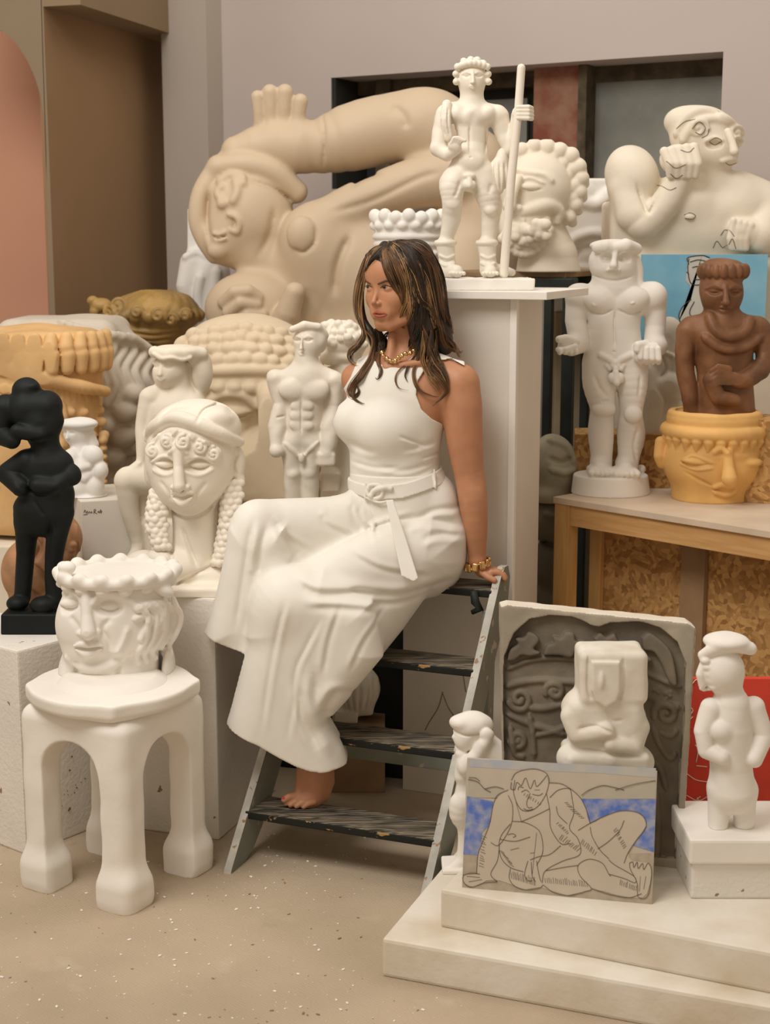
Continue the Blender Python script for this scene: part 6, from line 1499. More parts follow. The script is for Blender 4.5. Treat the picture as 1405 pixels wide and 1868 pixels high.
S.C([(1117, 676, D_ - 42, 6), (1118, 694, D_ - 46, 6.5)], k=2); S.E(1111, 686, D_ - 40, 8, 10, 8, k=2); S.E(1125, 686, D_ - 40, 8, 10, 8, k=2); S.E(1115, 639, S.surf(1115, 639), 3, 2, 3, k=1, op='-')
S.obj('nude_statue', M['plaster'], None, 'white statue of a stocky muscular nude man with clenched fists, on the work table', 'statue')

# ================================================================== chipboard box, pale seated piece, wooden monk, painting
pc = P(1049, 795, 4.75); bx = Vector((pc.x, 4.62, 0)); zb0 = ZTB
M['osb_dark'] = M['osb']
zc0 = P(1130, 792, 4.70).z
o = box_obj('chipboard_box', M['osb'], (P(1049, 790, 4.70).x, 4.70, ZTB), (.31, 0, 0), (.02, .17, 0), (0, 0, zc0 - ZTB), .002); tag(o, 'tall chipboard box behind the muscular statue on the work table', 'box')
o = box_obj('chipboard_box', M['osb'], (P(1049, 790, 4.62).x + .35, 4.48, ZTB), (.24, -.08, 0), (.05, .15, 0), (0, 0, P(1290, 756, 4.56).z - ZTB), .002); tag(o, 'chipboard box under the dark wooden monk', 'box')
S = fig(1190, 790, (1120, 1262), (565, 797), (-50, 70), Y=4.80, vox=1.8)
S.E(1222, 600, 0, 22, 22, 20, k=5); S.C([(1214, 612, 0, 22), (1200, 660, 4, 36), (1196, 740, 4, 42), (1194, 794, 4, 46)], k=10); S.C([(1226, 620, -6, 16), (1236, 680, -18, 15), (1222, 720, -30, 15)], k=5)
S.E(1212, 700, -28, 26, 24, 22, k=5); S.C([(1176, 680, -20, 20), (1186, 730, -34, 20), (1180, 790, -30, 18)], k=5); S.C([(1222, 740, -22, 20), (1228, 790, -20, 18)], k=5); S.crease([(1200, 640), (1210, 670), (1196, 690)], 3, 5)
for i in range(4): S.E(1206 + i * 7, 640 + i * 3, S.surf(1206 + i * 7, 640 + i * 3), 5, 5, 5, k=2)
S.wobble(1, .08)
S.obj('crouching_statue', mat('pale_stone', (0.62, 0.57, 0.47), .7, .08), None, 'pale stone crouching statue between the muscular white man and the dark wooden monk', 'statue')
S = fig(1320, 750, (1220, 1430), (458, 758), (-60, 70), Y=4.54, vox=1.8)
S.E(1316, 532, 0, 40, 48, 38, k=6); S.C([(1318, 570, 4, 28), (1320, 590, 4, 30)], k=6); S.E(1320, 496, 4, 44, 26, 40, k=5); 
for i in range(10): a = R(180 + i * 20); S.E(1320 + 40 * math.cos(a), 494, 36 * math.sin(a), 8, 14, 8, k=3)
S.face(1316, 530, 38, 46, nx=-.05, k=2)
S.C([(1262, 602, 4, 24), (1320, 596, 4, 32), (1380, 602, 4, 26)], k=12); S.C([(1320, 620, 0, 56), (1322, 680, 0, 50), (1322, 752, 0, 56)], k=12, fd=.75)
S.S([(1290, 572), (1298, 600), (1320, 612), (1350, 604), (1364, 580)], 10, k=4, off=2); S.S([(1278, 612), (1310, 634), (1350, 632), (1386, 612)], 8, k=5)
S.C([(1254, 606, 0, 20), (1248, 660, -2, 17), (1256, 710, -6, 16), (1262, 748, -4, 16)], k=5, n=3); S.C([(1388, 606, 0, 20), (1394, 660, -10, 18), (1350, 690, -42, 15), (1314, 684, -52, 12)], k=5, n=3)
for i in range(4): S.C([(1316, 668 + i * 8, -58, 6), (1298, 664 + i * 9, -56, 5.5), (1288, 672 + i * 9, -50, 5)], k=1.5)
S.C([(1290, 690, -40, 16), (1300, 720, -44, 14), (1330, 726, -46, 12)], k=5); S.wobble(1.4, .09)
S.obj('wooden_monk', M['dark_wood_carve'], None, 'dark brown carved wooden figure with cropped hair and crossed hands, right edge', 'statue')
# painting with a blue ground
cv = P(1168, 590, 4.94); cz0, cz1 = P(1168, 592, 4.94).z, P(1168, 464, 4.94).z; cx1 = P(1400, 500, 4.94).x
M['bluepaint'] = mat('sky_blue_paint', (.16, .42, .60), .8, .2, scale=6, bump=.1, col2=(.26, .52, .66))
M['figpaint'] = mat('grey_cream_paint', (.62, .60, .54), .8, .1, bump=.1); M['blackline'] = mat('black_paint_line', (.04, .045, .05), .8, .1, bump=0)
pb_ = Vector((cv.x, 4.94, cz0 - .12)); pt = box_obj('blue_painting', M['bluepaint'], pb_, (cx1 - cv.x, 0, 0), (0, .02, 0), (0, 0, cz1 - cz0 + .12), .001)
tag(pt, 'sky blue painted panel showing a pale standing figure, behind the wooden monk', 'painting')
def patch(nm, poly, Yp, m, parent, dy=0.0):
    bm = bmesh.new(); vs = [bm.verts.new(P(x, y, Yp) + Vector((0, dy, 0)) - parent.location) for x, y in poly]; f = bm.faces.new(vs)
    bmesh.ops.triangulate(bm, faces=[f]); return bm_obj(nm, bm, m, parent)
Yp = 4.9385
sh8 = lambda L: [(x - 9, y) for x, y in L]
patch('painted_figure', sh8([(1264, 470), (1290, 466), (1304, 472), (1306, 505), (1296, 520), (1300, 545), (1318, 556), (1330, 590), (1246, 590), (1248, 572), (1256, 556), (1270, 545), (1268, 520), (1260, 512)]), Yp, M['figpaint'], pt)
lines = [[(1266, 472), (1264, 490), (1268, 514), (1278, 520), (1292, 518)], [(1262, 496), (1266, 500)], [(1268, 478), (1284, 474), (1302, 478)], [(1272, 488), (1282, 486), (1286, 490)], [(1290, 482), (1288, 504)], [(1276, 510), (1288, 510)], [(1270, 546), (1256, 558), (1248, 574), (1250, 588)], [(1276, 550), (1268, 566), (1270, 576), (1288, 578), (1298, 570)], [(1266, 482), (1264, 470), (1290, 466), (1304, 470)]]
paths = [(np.array([np.array(P(x, y, Yp - .001) - pt.location) for x, y in crv(sh8(st), 4)]), .0015) for st in lines]
V_, Q_ = tube_mesh(paths, 4); o = link('painted_outline', np_mesh('painted_outline', V_, Q_), M['blackline'], pt); o['kind'] = 'stuff'
a = Vector((cv.x, 4.995, 0)); o = box_obj('low_plinth', M['cream'], (cv.x + .16, 4.93, 0), (.32, 0, 0), (0, .05, 0), (0, 0, cz0 - .12), .003); tag(o, 'plinth carrying the blue painting', 'plinth')

# ================================================================== yellow head vase on the table
S = fig(1290, 922, (1180, 1425), (735, 930), (-40, 190), z=ZTB, vox=1.8, C0=80); D_ = 80
S.E(1300, 838, D_, 92, 74, 84, k=8); S.Y_(1304, 752, 830, 86, 88, d=D_, rd=.95, r=12, k=8); S.Y_(1296, 860, 926, 66, 72, d=D_, rd=.95, r=6, k=12)
S.Y_(1304, 747, 772, 84, 86, d=D_, rd=.95, r=8, k=2); S.ring(1304, 784, D_, 87, 83, 12, k=2); S.ring(1304, 782, D_, 90, 86, 7, k=2)
for i in range(14): a = R(180 + 4 + i * 13.5); x, d = 1304 + 88 * math.cos(a), D_ + 84 * math.sin(a); S.C([(x, 798, d, 10), (x - 2, 812, d, 3)], k=2)
S.C([(1206, 806, D_, 11), (1203, 830, D_ - 4, 11), (1208, 846, D_, 9)], k=3)
S.E(1257, 833, S.surf(1257, 833) + 9, 25, 9, 14, k=3, img=-6); S.crease([(1233, 834), (1256, 838), (1283, 835)], 1.3, 2); S.S([(1230, 832), (1250, 822), (1286, 834)], 3, k=2); S.S([(1230, 838), (1255, 846), (1284, 842)], 2.5, k=2)
S.E(1350, 834, S.surf(1350, 834) + 9, 25, 9, 14, k=3)
for i in range(6): S.crease([(1234 + i * 4, 850 + i * 3), (1252 + i * 5, 858 + i * 3), (1272 + i * 4, 868 + i * 2)], 1.6, 1.1)
S.C([(1308, 815, D_ - 84, 9), (1308, 840, D_ - 92, 10), (1308, 858, D_ - 98, 14)], k=4); S.S([(1286, 878), (1300, 872), (1312, 875), (1326, 872)], 5, k=2); S.S([(1288, 886), (1310, 892), (1330, 884)], 5.5, k=2); S.crease([(1284, 881), (1306, 882), (1328, 880)], 1.2, 1.6)
S.S([(1284, 815), (1296, 806), (1308, 816)], 5, k=4); S.E(1306, 750, D_, 72, 8, 68, k=4, op='-')
S.wobble(.9, .08)
S.obj('head_vase', M['yellow'], None, 'bright yellow ochre head vase with a headband, on the work table at the right edge', 'vase')

# ================================================================== greenish stone lumps between plinth and table
S = fig(1020, 905, (960, 1070), (745, 915), (-60, 70), Y=4.72, vox=2.2)
S.E(1008, 850, 0, 46, 58, 44, k=6); S.E(1000, 900, 0, 40, 30, 40, k=8); S.S([(1000, 800), (1030, 812), (1044, 840)], 7, k=5); S.S([(1000, 850), (1024, 856), (1044, 850)], 6, k=5); S.crease([(996, 830), (1020, 836), (1040, 828)], 4, 6); S.wobble(1.2, .08)
S.obj('olive_stone_sculpture', M['pewter'], None, 'dull olive stone head seen between the tall plinth and the work table', 'sculpture')
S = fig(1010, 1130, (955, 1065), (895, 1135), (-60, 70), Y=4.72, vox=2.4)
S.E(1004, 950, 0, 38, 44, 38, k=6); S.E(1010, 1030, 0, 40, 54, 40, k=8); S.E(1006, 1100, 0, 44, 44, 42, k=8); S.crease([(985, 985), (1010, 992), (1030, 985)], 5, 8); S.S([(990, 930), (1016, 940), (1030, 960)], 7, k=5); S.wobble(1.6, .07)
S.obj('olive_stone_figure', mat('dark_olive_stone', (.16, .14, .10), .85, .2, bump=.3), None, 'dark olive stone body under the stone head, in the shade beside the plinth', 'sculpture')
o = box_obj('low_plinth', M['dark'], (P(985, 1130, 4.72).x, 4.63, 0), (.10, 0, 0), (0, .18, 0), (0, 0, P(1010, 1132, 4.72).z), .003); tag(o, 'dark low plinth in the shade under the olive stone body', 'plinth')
# ================================================================== leaning grey relief on the platform
def vs(s, pts, dfn): return [(a[0], a[1]) for a in s.V([(x, y, dfn(x, y)) for x, y in pts])]
ry = G(1236, 1580, z2s).y
S = Sculpt(1090, 1560, ry + .06, (885, 1300), (1075, 1600), (-80, 120), vox=1.8); S.vox = 1.8
SX, SY = -.26, -.13
df = lambda x, y: SX * (x - 1090) + SY * (y - 1560)
OUT = [(911, 1101), (925, 1097), (1252, 1131), (1266, 1141), (1258, 1300), (1240, 1583), (922, 1556), (914, 1300)]
q = vs(S, OUT, df); cc = vs(S, [(1090, 1560)], df)[0]
S.G_(q, d=0, T=21, Rr=5, k=1, slope=(SX, SY), c0=cc)
ARCH = [(924, 1540), (918, 1400), (916, 1260), (918, 1190), (935, 1148), (965, 1123), (1000, 1116), (1040, 1118), (1075, 1134), (1090, 1137), (1110, 1130), (1160, 1128), (1200, 1138), (1232, 1165), (1248, 1205), (1246, 1300), (1238, 1400), (1230, 1560)]
S.G_(vs(S, ARCH, df), d=-24, T=19, Rr=1, k=1, slope=(SX, SY), c0=cc, op='-')
def rs(pts, r, k=3, off=0, n=5): S.S(vs(S, pts, df), r, k=k, off=off, n=n)
def rl(poly, T=7, n=4): S.G_(vs(S, poly, df), d=-11, T=T + 1, Rr=5, k=1, slope=(SX, SY), c0=cc, n=n)
# oak-like leaves along the top
rl([(924, 1200), (930, 1180), (944, 1170), (940, 1160), (955, 1158), (962, 1148), (976, 1152), (982, 1164), (972, 1178), (984, 1186), (966, 1192), (950, 1190), (938, 1198)])
rl([(990, 1190), (996, 1172), (1008, 1168), (1008, 1156), (1022, 1158), (1030, 1148), (1044, 1150), (1048, 1164), (1064, 1168), (1062, 1182), (1048, 1184), (1040, 1194), (1018, 1190)])
rl([(1080, 1160), (1092, 1150), (1104, 1158), (1118, 1152), (1126, 1164), (1140, 1168), (1150, 1180), (1130, 1182), (1110, 1180), (1090, 1174)])
rl([(1168, 1160), (1180, 1150), (1196, 1158), (1210, 1170), (1222, 1186), (1228, 1210), (1232, 1245), (1218, 1240), (1206, 1210), (1190, 1186), (1172, 1180)])
rl([(1165, 1175), (1178, 1190), (1186, 1200), (1176, 1204), (1166, 1196)])
# flower bands
rs([(924, 1218), (960, 1204), (1000, 1198), (1045, 1200), (1100, 1206)], 5); rs([(1170, 1222), (1205, 1238), (1240, 1250)], 5)
for x, y in ((943, 1228), (975, 1226), (1005, 1222), (1035, 1226), (1200, 1262), (1222, 1268), (955, 1236), (990, 1214), (1020, 1214)):
    for a in range(5): S.E(*vs(S, [(x + 8 * math.cos(a * 1.257), y + 7 * math.sin(a * 1.257))], df)[0], df(x, y) - 2, 5.5, 5, 5, k=1.5)
    S.E(*vs(S, [(x, y)], df)[0], df(x, y) - 4, 4, 4, 5, k=1)
rs([(922, 1250), (950, 1242), (990, 1238), (1040, 1242), (1060, 1244)], 6); rs([(1170, 1262), (1210, 1280), (1240, 1290)], 6)
# volutes
for x, y, r, c in ((948, 1272, 22, 1), (1012, 1258, 18, -1), (1214, 1300, 22, -1), (944, 1345, 16, 1)):
    S.spiral(*vs(S, [(x, y)], df)[0], r, 6, 1.4, cw=c, a0=200, k=3, off=-1)
rs([(966, 1288), (990, 1290), (1030, 1282), (1044, 1276)], 6); rs([(925, 1300), (960, 1315), (990, 1325), (1035, 1338)], 6); rs([(975, 1340), (1010, 1330), (1040, 1320)], 5)
rs([(930, 1320), (934, 1350), (940, 1372), (956, 1378)], 6); rs([(1190, 1320), (1200, 1350), (1220, 1380), (1232, 1372)], 6); rs([(1186, 1380), (1204, 1400), (1216, 1440)], 6); rs([(965, 1300), (972, 1340), (974, 1378)], 6)
rs([(1200, 1330), (1222, 1340), (1234, 1330)], 6); rs([(1196, 1440), (1200, 1500), (1196, 1560)], 7)
S.wobble(.9, .09)
rel = S.obj('relief_slab', M['grey_clay'], None, 'grey clay relief slab with carved leaves and scrolls in a double arch, leaning on the platform', 'relief')
rel.data.materials.append(M['slab'])
# pale worn rim: faces of the raised border that look up or sideways
me = rel.data; n_ = len(me.polygons); nr = np.zeros(n_ * 3); me.polygons.foreach_get('normal', nr); nr = nr.reshape(-1, 3); ce = np.zeros(n_ * 3); me.polygons.foreach_get('center', ce); ce = ce.reshape(-1, 3)
ztop = ce[:, 2].max(); xm = ce[:, 0].max()
mi = ((nr[:, 2] > .75) & (ce[:, 2] > ztop - .05)) | (nr[:, 0] > .8) & (ce[:, 0] > xm - .06)
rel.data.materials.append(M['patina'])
def inpoly(X, Y, poly):
    c = np.zeros(len(X), bool)
    for (x0, y0), (x1, y1) in zip(poly, poly[1:] + poly[:1]):
        if y0 == y1: continue
        c ^= ((y0 > Y) != (y1 > Y)) & (X < (x1 - x0) * (Y - y0) / (y1 - y0) + x0)
    return c
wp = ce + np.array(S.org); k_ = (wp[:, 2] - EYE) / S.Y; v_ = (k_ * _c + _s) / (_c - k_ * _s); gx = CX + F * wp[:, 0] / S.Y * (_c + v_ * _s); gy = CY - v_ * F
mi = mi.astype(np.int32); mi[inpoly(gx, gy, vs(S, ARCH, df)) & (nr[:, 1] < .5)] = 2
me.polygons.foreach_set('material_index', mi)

# ================================================================== blocky seated statue
S = fig(1105, 1600, (1005, 1200), (1165, 1612), (-70, 110), z=z2s, vox=1.9, C0=40); D_ = 40
S.B(1114, 1226, D_, 61, 47, 46, r=12, k=4); S.G_([(1072, 1192), (1124, 1192), (1124, 1246), (1118, 1264), (1098, 1276), (1080, 1264), (1072, 1244)], d=D_ - 46, T=8, Rr=5, k=1.5)
S.S([(1067, 1186), (1066, 1240), (1072, 1262)], 3, op='-', k=2); S.S([(1130, 1190), (1131, 1240), (1122, 1266)], 3, op='-', k=2)
S.E(1050, 1290, D_, 25, 26, 34, k=8); S.E(1150, 1312, D_ - 4, 28, 32, 36, k=8); S.B(1104, 1330, D_, 66, 66, 44, r=20, k=12)
S.C([(1040, 1300, D_ - 20, 20), (1050, 1330, D_ - 34, 17), (1100, 1318, D_ - 46, 15)], k=5); S.C([(1162, 1320, D_ - 20, 20), (1150, 1350, D_ - 36, 16), (1108, 1342, D_ - 46, 14)], k=5)
S.C([(1040, 1380, D_ - 10, 26), (1104, 1372, D_ - 30, 26), (1166, 1386, D_ - 10, 26)], k=8); S.B(1104, 1480, D_, 76, 120, 50, r=12, k=8)
S.crease([(1046, 1316), (1080, 1310), (1110, 1318)], 3, 4); S.crease([(1050, 1352), (1100, 1358), (1160, 1366)], 3, 4); S.crease([(1098, 1276), (1110, 1300), (1130, 1300)], 3, 3); S.E(1090, 1225, D_ - 52, 5, 16, 6, k=4)
S.wobble(1.2, .07)
S.obj('blocky_statue', mat('veined_white_plaster', (.78, .74, .66), .75, .08, scale=14, col2=(.66, .60, .49)), None, 'rough white blocky statue with folded arms and a square hood, between relief and drawing', 'statue')

# ================================================================== drawing board
bl, br = G(843, 1618, z2s + .001), G(1190, 1649, z2s + .001); ex = (br - bl); ex.normalize(); bkd = Vector((-ex.y, ex.x, 0)); tl_ = R(11)
eu = Vector((0, 0, 1)) * math.cos(tl_) + bkd * math.sin(tl_); en = ex.cross(eu); en.normalize()
if en.y > 0: en = -en
def onboard(px, py):
    a, b, c = ray(px, py); oo = Vector((0, 0, EYE)); dv = Vector((a, b, c)); t = (bl - oo).dot(en) / dv.dot(en); return oo + dv * t
tl = onboard(855, 1383); hgt = (tl - bl).dot(eu); wid = (br - bl).length
M['card'] = mat('beige_paper_board', (.50, .44, .35), .85, .05, scale=12, bump=.05)
brd = box_obj('drawing_board', M['card'], bl, ex * wid, -en * .012, eu * hgt, .001)
tag(brd, 'pencil and blue crayon drawing of a crouching nude on a board, leaning on the platform', 'drawing')
def crayon(name, c1, c2, sc=60):
    m = mat(name, c1, .9, .1, scale=sc, bump=0, col2=c2); return m
M['sea'] = crayon('blue_crayon', (.10, .17, .50), (.34, .36, .46), 45); M['seal'] = crayon('pale_blue_crayon', (.40, .42, .47), (.50, .47, .40), 30); M['hill'] = crayon('beige_hill_crayon', (.47, .42, .33), (.42, .39, .32), 25); M['skinpaper'] = mat('bare_paper', (.53, .46, .36), .85, .04, scale=12, bump=0); M['sand'] = crayon('sand_crayon', (.46, .39, .29), (.38, .32, .24), 50)
def bpatch(nm, poly, m, lay, n=0):
    p = poly if not n else [tuple(a) for a in crv(poly + [poly[0]], n)[:-1]]
    bm = bmesh.new(); vs_ = [bm.verts.new(onboard(x, y) + en * (.0004 * lay) - bl) for x, y in p]; f = bm.faces.new(vs_); bmesh.ops.triangulate(bm, faces=[f]); bm.normal_update()
    return bm_obj(nm, bm, m, brd)
Z2 = lambda x, y: (780 + x / 2.509, 1080 + y / 2.509)
zz = lambda L_: [Z2(*p) for p in L_]
bpatch('sky_wash', zz([(190, 762), (1046, 806), (1046, 850), (800, 830), (400, 812), (188, 800)]), M['seal'], 1)
bpatch('hills', zz([(186, 856), (230, 868), (262, 900), (300, 892), (340, 900), (400, 950), (700, 950), (740, 905), (800, 885), (850, 892), (900, 905), (1044, 862), (1044, 946), (700, 948), (190, 940)]), M['hill'], 1)
bpatch('sea_patch', zz([(182, 934), (300, 958), (290, 1060), (250, 1100), (240, 1205), (164, 1200)]), M['sea'], 2)
bpatch('sea_patch', zz([(700, 946), (1046, 948), (1036, 1190), (940, 1160), (990, 1060), (900, 1005), (800, 1030), (740, 1060)]), M['sea'], 2)
bpatch('sand', zz([(165, 1205), (330, 1215), (1034, 1195), (1028, 1430), (158, 1368)]), M['sand'], 1)
FIG = [(400, 905), (385, 860), (405, 830), (450, 812), (500, 810), (545, 830), (556, 870), (620, 880), (690, 930), (725, 990), (745, 1060), (800, 1030), (880, 1002), (950, 1005), (990, 1030), (1000, 1070), (960, 1130), (920, 1190), (940, 1230), (1015, 1240), (1025, 1290), (1005, 1380), (960, 1400), (860, 1385), (760, 1360), (640, 1388), (520, 1350), (450, 1362), (390, 1340), (330, 1320), (270, 1320), (220, 1350), (165, 1330), (165, 1290), (225, 1290), (230, 1200), (255, 1130), (290, 1050), (300, 980), (330, 930), (370, 905)]
bpatch('drawn_body', zz(FIG), M['skinpaper'], 3, 2)
SK = [[(385, 860), (405, 828), (450, 812), (500, 810), (545, 830), (556, 870), (540, 930), (500, 985), (455, 1002), (420, 985), (395, 920), (400, 860)], [(384, 870), (382, 900), (398, 905)], [(400, 905), (410, 870), (430, 885), (450, 850), (470, 900), (490, 860), (500, 890), (530, 860), (545, 840)],
 [(430, 915), (450, 905), (466, 915)], [(480, 925), (510, 930), (528, 920)], [(470, 920), (455, 960), (460, 985), (480, 985)], [(440, 990), (460, 998), (485, 992)], [(415, 905), (420, 890), (440, 895)], [(490, 905), (515, 905)],
 [(370, 905), (320, 930), (300, 980), (285, 1060), (258, 1130), (232, 1200), (225, 1290)], [(290, 1145), (320, 1160), (350, 1130), (385, 1060), (390, 980), (370, 930)], [(330, 1160), (320, 1230), (290, 1290), (320, 1325)], [(165, 1290), (165, 1325), (200, 1350), (260, 1330), (320, 1325)], [(180, 1300), (240, 1305)], [(190, 1325), (250, 1315)], [(165, 1295), (200, 1285), (240, 1290)],
 [(400, 940), (430, 1050)], [(430, 1050), (500, 1020), (560, 990)], [(556, 872), (620, 880), (690, 930), (725, 990), (745, 1060)], [(545, 920), (560, 1000), (565, 1080), (610, 1150), (655, 1150)], [(660, 930), (670, 1010), (650, 1080), (690, 1130), (698, 1200), (620, 1230), (540, 1275), (525, 1330)], [(560, 940), (600, 905), (650, 900), (662, 940)],
 [(690, 1090), (740, 1060), (800, 1030), (880, 1002), (950, 1005), (990, 1030), (1000, 1075), (960, 1130), (920, 1190), (900, 1240)], [(745, 1075), (755, 1120), (790, 1180), (830, 1220)], [(780, 1175), (830, 1140), (880, 1090), (900, 1045)],
 [(390, 1048), (450, 1055), (510, 1090), (528, 1150), (525, 1200), (500, 1250)], [(380, 1060), (340, 1110), (328, 1160), (340, 1220), (380, 1260), (440, 1280)], [(368, 1110), (390, 1105), (405, 1115), (392, 1122)], [(330, 1130), (400, 1140), (470, 1120)], [(380, 1180), (420, 1170)], [(470, 1195), (490, 1192)],
 [(460, 1230), (445, 1290), (460, 1320), (480, 1320)], [(475, 1235), (480, 1300), (495, 1325)], [(500, 1230), (510, 1290), (520, 1325)], [(470, 1225), (510, 1210), (560, 1200), (610, 1160)], [(380, 1265), (375, 1310), (400, 1345), (450, 1362), (510, 1355), (530, 1340)],
 [(530, 1340), (580, 1375), (650, 1388), (720, 1370), (750, 1355), (700, 1300), (690, 1250), (740, 1222), (800, 1240), (830, 1290), (840, 1300)], [(540, 1275), (620, 1260), (690, 1250)], [(750, 1355), (830, 1382), (920, 1398), (980, 1380)], [(830, 1290), (900, 1310), (950, 1330), (945, 1300), (860, 1250), (830, 1225)],
 [(925, 1240), (930, 1270), (960, 1330), (965, 1395), (1005, 1395), (1022, 1330), (1025, 1270), (1010, 1240), (990, 1270), (985, 1240), (965, 1265), (960, 1235), (945, 1260), (940, 1235), (925, 1240)], [(975, 1300), (970, 1370)], [(1000, 1300), (990, 1360)],
 [(186, 856), (230, 868), (262, 900), (290, 915)], [(262, 900), (310, 890), (350, 900)], [(705, 930), (740, 905), (800, 885), (850, 892), (900, 905)], [(860, 905), (950, 878), (1044, 862)], [(190, 848), (220, 850), (240, 865)],
 [(480, 1290), (500, 1100)], [(590, 980), (600, 1020), (640, 1060)]]
rnd = random.Random(9)
for x0, y0, x1, y1, n_, dx, dy in ((385, 1310, 500, 1345, 16, -4, -38), (540, 1330, 740, 1350, 22, -5, -30), (600, 1130, 690, 1190, 10, 20, -22), (250, 1110, 235, 1260, 12, 22, 10), (700, 1150, 770, 1210, 9, 12, -24), (850, 1090, 900, 1180, 10, 18, -14), (640, 960, 725, 1040, 10, -22, 0), (330, 1180, 380, 1250, 9, 22, 12), (880, 1340, 960, 1370, 10, 4, -28), (440, 930, 520, 980, 8, 8, -14), (590, 1060, 640, 1110, 8, 14, -8)):
    for i in range(n_): t = (i + rnd.random() * .4) / n_; x, y = x0 + (x1 - x0) * t, y0 + (y1 - y0) * t; SK.append([(x, y), (x + dx * rnd.uniform(.7, 1.1), y + dy * rnd.uniform(.7, 1.1))])
paths = []
for st in SK:
    q = crv(zz(st), 5); w = np.array([np.array(onboard(x, y) + en * .0018 - bl) for x, y in q]); heavy = len(st) > 2; paths.append((w, .00065 if heavy else .0004))
V_, Q_ = tube_mesh(paths, 4); o = link('pencil_lines', np_mesh('pencil_lines', V_, Q_), M['pencil'], brd); o['kind'] = 'stuff'

# ================================================================== small thinker figure on the lower slab
S = fig(836, 1594, (790, 960), (1285, 1600), (-50, 90), z=z1s, vox=1.5, C0=30); D_ = 30
S.E(862, 1322, D_, 38, 24, 28, k=5); S.E(842, 1316, D_ - 4, 22, 13, 22, k=4); S.E(848, 1344, D_ - 4, 21, 24, 20, k=6); S.C([(836, 1334, D_ - 6, 5), (829, 1342, D_ - 8, 5), (836, 1352, D_ - 6, 6)], k=2); S.S([(832, 1362), (842, 1366)], 4, k=2); S.E(842, 1372, D_ - 6, 12, 9, 12, k=4)
S.crease([(824, 1328), (850, 1334), (884, 1330)], 2.2, 5)
S.C([(868, 1372, D_ - 22, 13), (880, 1350, D_ - 26, 11), (890, 1334, D_ - 22, 10)], k=4); S.E(886, 1332, D_ - 24, 13, 12, 10, k=3); S.C([(848, 1392, D_ - 20, 15), (862, 1376, D_ - 24, 13)], k=4)
S.C([(884, 1360, D_, 26), (908, 1382, D_, 28), (912, 1410, D_, 30), (896, 1450, D_, 32)], k=10)
S.C([(846, 1386, D_ - 8, 15), (842, 1412, D_ - 10, 14), (850, 1436, D_ - 8, 12)], k=5); S.C([(846, 1440, D_ - 6, 16), (890, 1470, D_, 26)], k=8)
S.C([(884, 1478, D_, 26), (846, 1458, D_ - 12, 22), (838, 1478, D_ - 14, 19), (846, 1505, D_ - 8, 13), (846, 1540, D_ - 8, 11), (842, 1566, D_ - 8, 12)], k=5, n=3)
S.C([(842, 1568, D_ - 10, 12), (824, 1578, D_ - 18, 9), (812, 1582, D_ - 20, 7)], k=4); S.B(852, 1588, D_, 46, 14, 34, r=3, k=3); S.B(890, 1540, D_ + 8, 26, 50, 22, r=8, k=8); S.crease([(878, 1390), (892, 1402), (910, 1400)], 3, 4)
S.wobble(.8, .1)
S.obj('thinker_statuette', M['plaster'], None, 'small white statuette of a brooding man behind the drawing, beside the ladder foot', 'statuette')

# ================================================================== white plinth and figure at the right edge
pz2 = G(1260, 1640, z2s); fy = pz2.y
cxp = pz2.x
pl = empty('stepped_pedestal', (cxp + .12, fy + .12, z2s)); tag(pl, 'white pedestal with an overhanging top slab under the profile figure, right edge', 'pedestal')
hz = P(1252, 1574, fy).z - z2s; hz2 = P(1243, 1530, fy).z - z2s
box_obj('pedestal_base', M['block'], Vector((-.12, -.12, 0)), (.26, 0, 0), (0, .22, 0), (0, 0, hz), .006, parent=pl)
box_obj('top_slab', M['plaster'], Vector((-.128, -.13, hz)), (.28, 0, 0), (0, .24, 0), (0, 0, hz2 - hz), .006, parent=pl)
S = fig(1320, 1526, (1235, 1450), (1150, 1535), (-60, 130), z=z2s + hz2, vox=1.8, C0=50); D_ = 50
S.E(1318, 1222, D_, 40, 44, 38, k=6); S.C([(1280, 1192, D_ - 10, 9), (1300, 1178, D_ - 18, 12), (1330, 1172, D_ - 20, 13), (1366, 1180, D_ - 10, 12)], k=3, n=3); S.E(1325, 1170, D_, 42, 16, 38, k=4)
for i in range(5): S.E(1284 + i * 4, 1200 + i * 12, D_ - 14, 10, 8, 12, k=3)
S.C([(1284, 1206, D_ - 8, 8), (1276, 1228, D_ - 10, 8), (1280, 1246, D_ - 8, 8)], k=3); S.S([(1276, 1252), (1284, 1256), (1294, 1254)], 4, k=2)
S.C([(1330, 1255, D_, 24), (1334, 1285, D_, 34), (1332, 1330, D_, 40), (1334, 1400, D_, 38), (1336, 1440, D_, 44)], k=10)
S.C([(1296, 1290, D_ - 8, 20), (1280, 1330, D_ - 14, 17), (1284, 1362, D_ - 20, 15), (1310, 1370, D_ - 34, 14)], k=5); S.C([(1376, 1290, D_, 20), (1392, 1340, D_ - 6, 17), (1370, 1376, D_ - 26, 15)], k=5); S.E(1312, 1325, D_ - 24, 22, 20, 20, k=5)
S.C([(1318, 1440, D_, 28), (1312, 1480, D_ - 2, 20), (1308, 1520, D_ - 4, 17)], k=6); S.C([(1354, 1440, D_, 28), (1358, 1480, D_, 20), (1356, 1520, D_, 17)], k=6); S.C([(1308, 1516, D_ - 8, 15), (1296, 1524, D_ - 24, 10)], k=5)
S.wobble(.8, .08)
S.obj('profile_statue', M['plaster'], None, 'white standing statue with a thick hair band on the pedestal at right edge', 'statue')

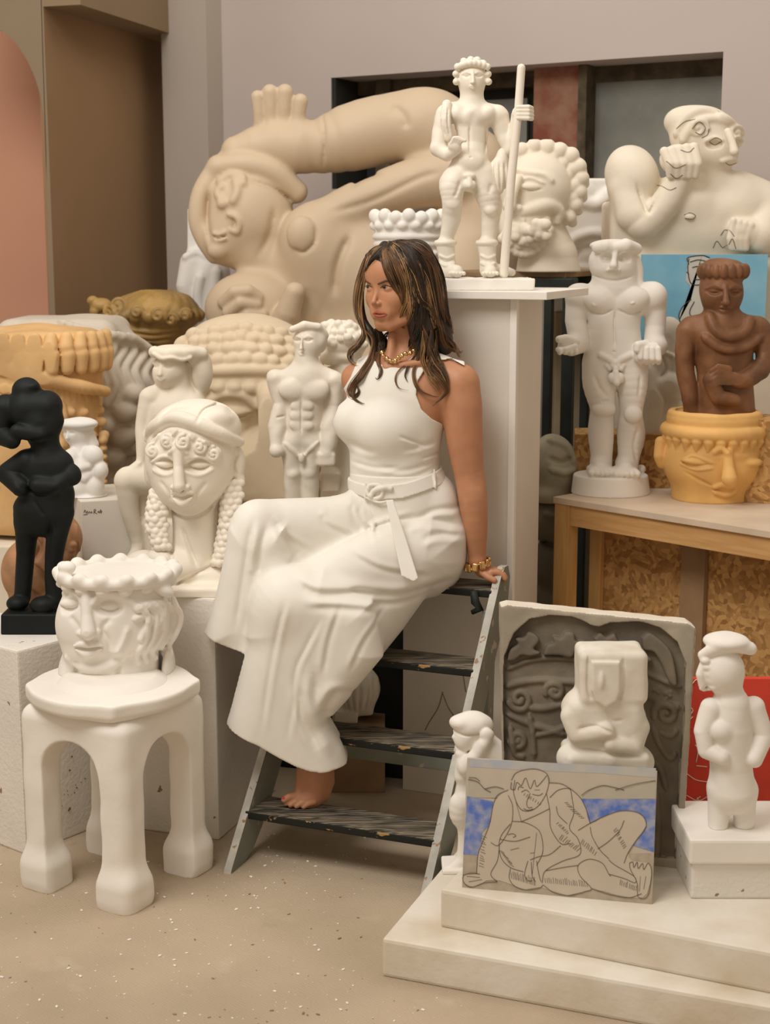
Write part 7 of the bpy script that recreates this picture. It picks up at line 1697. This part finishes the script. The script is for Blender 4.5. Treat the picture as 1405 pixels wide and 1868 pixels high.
# ================================================================== red painted panel
Yr = ry + .26
ra, rb_ = P(1225, 1520, Yr), P(1420, 1520, Yr); rz1 = P(1250, 1238, Yr).z; rz0 = P(1250, 1487, Yr).z
rp_ = box_obj('red_painting', M['red'], Vector((ra.x, Yr, z1s + .01)), (rb_.x - ra.x, 0, 0), (0, .02, 0), (0, 0, rz1 - z1s - .01), .002)
tag(rp_, 'red painted panel with scratched white lines and a black lower band, behind the profile statue', 'painting')
box_obj('black_band', M['blackwood'], Vector((0, -.002, rz0 - .045 - z1s - .01)), (rb_.x - ra.x, 0, 0), (0, .004, 0), (0, 0, .045), 0, parent=rp_)
box_obj('wood_strip', M['pine_h'], Vector((0, -.003, 0)), (rb_.x - ra.x, 0, 0), (0, .004, 0), (0, 0, rz0 - .045 - z1s - .01), 0, parent=rp_)
RL = [[(1205, 430), (1225, 405), (1235, 400)], [(1195, 520), (1215, 540), (1205, 560)], [(1200, 640), (1190, 600), (1215, 570)], [(1185, 830), (1230, 860), (1290, 870)], [(1185, 930), (1240, 955), (1300, 925)], [(1230, 950), (1250, 935)], [(1235, 940), (1245, 965)], [(1190, 1000), (1240, 1003), (1300, 990)], [(1230, 780), (1240, 720), (1225, 700)], [(1230, 795), (1280, 800)], [(1280, 760), (1300, 720)], [(1300, 930), (1310, 880)]]
paths = []
for st in RL:
    q = crv(zz(st), 5); paths.append((np.array([np.array(P(x, y, Yr - .001) - rp_.location) for x, y in q]), .0012))
V_, Q_ = tube_mesh(paths, 4); o = link('scratched_lines', np_mesh('scratched_lines', V_, Q_), M['whiteline'], rp_); o['kind'] = 'stuff'
# ================================================================== plaster crumbs scattered on the floor
rnd = random.Random(21); bm = bmesh.new()
for i in range(420):
    if i < 300: px, py = rnd.uniform(0, 800), rnd.uniform(1560, 1868)
    else: px, py = rnd.uniform(430, 820), rnd.uniform(1470, 1640)
    p = G(px, py, 0)
    if (p - G(230, 1655)).length < .10 or (p.x > G(690, 1785).x - .03 and p.y > G(690, 1785).y - .06): continue
    r = rnd.choice((.0008, .001, .0012, .0015, .0015, .002, .0028, .004)) * rnd.uniform(.7, 1.2)
    if 250 < i < 262: r = .004
    mt = Matrix.Translation((p.x, p.y, r * .3)) @ Matrix.Rotation(rnd.uniform(0, 6), 4, 'Z') @ Matrix.Diagonal((1.3, .8, .5, 1))
    bmesh.ops.create_icosphere(bm, subdivisions=1, radius=r, matrix=mt)
o = bm_obj('plaster_crumbs', bm, M['plaster']); tag(o, 'white plaster crumbs scattered over the dusty floor', 'debris', kind='stuff')
bm = bmesh.new()
for i in range(110):
    p = G(rnd.uniform(0, 820), rnd.uniform(1500, 1868), 0); r = rnd.choice((.0012, .0018, .0025, .0035)) * rnd.uniform(.7, 1.2)
    if p.x > G(690, 1785).x - .03 and p.y > G(690, 1785).y - .06: continue
    mt = Matrix.Translation((p.x, p.y, r * .3)) @ Matrix.Rotation(rnd.uniform(0, 6), 4, 'Z') @ Matrix.Diagonal((1.5, .7, .4, 1)); bmesh.ops.create_icosphere(bm, subdivisions=1, radius=r, matrix=mt)
o = bm_obj('dark_crumbs', bm, M['brownboard']); tag(o, 'small dark grit scattered over the dusty floor', 'debris', kind='stuff')
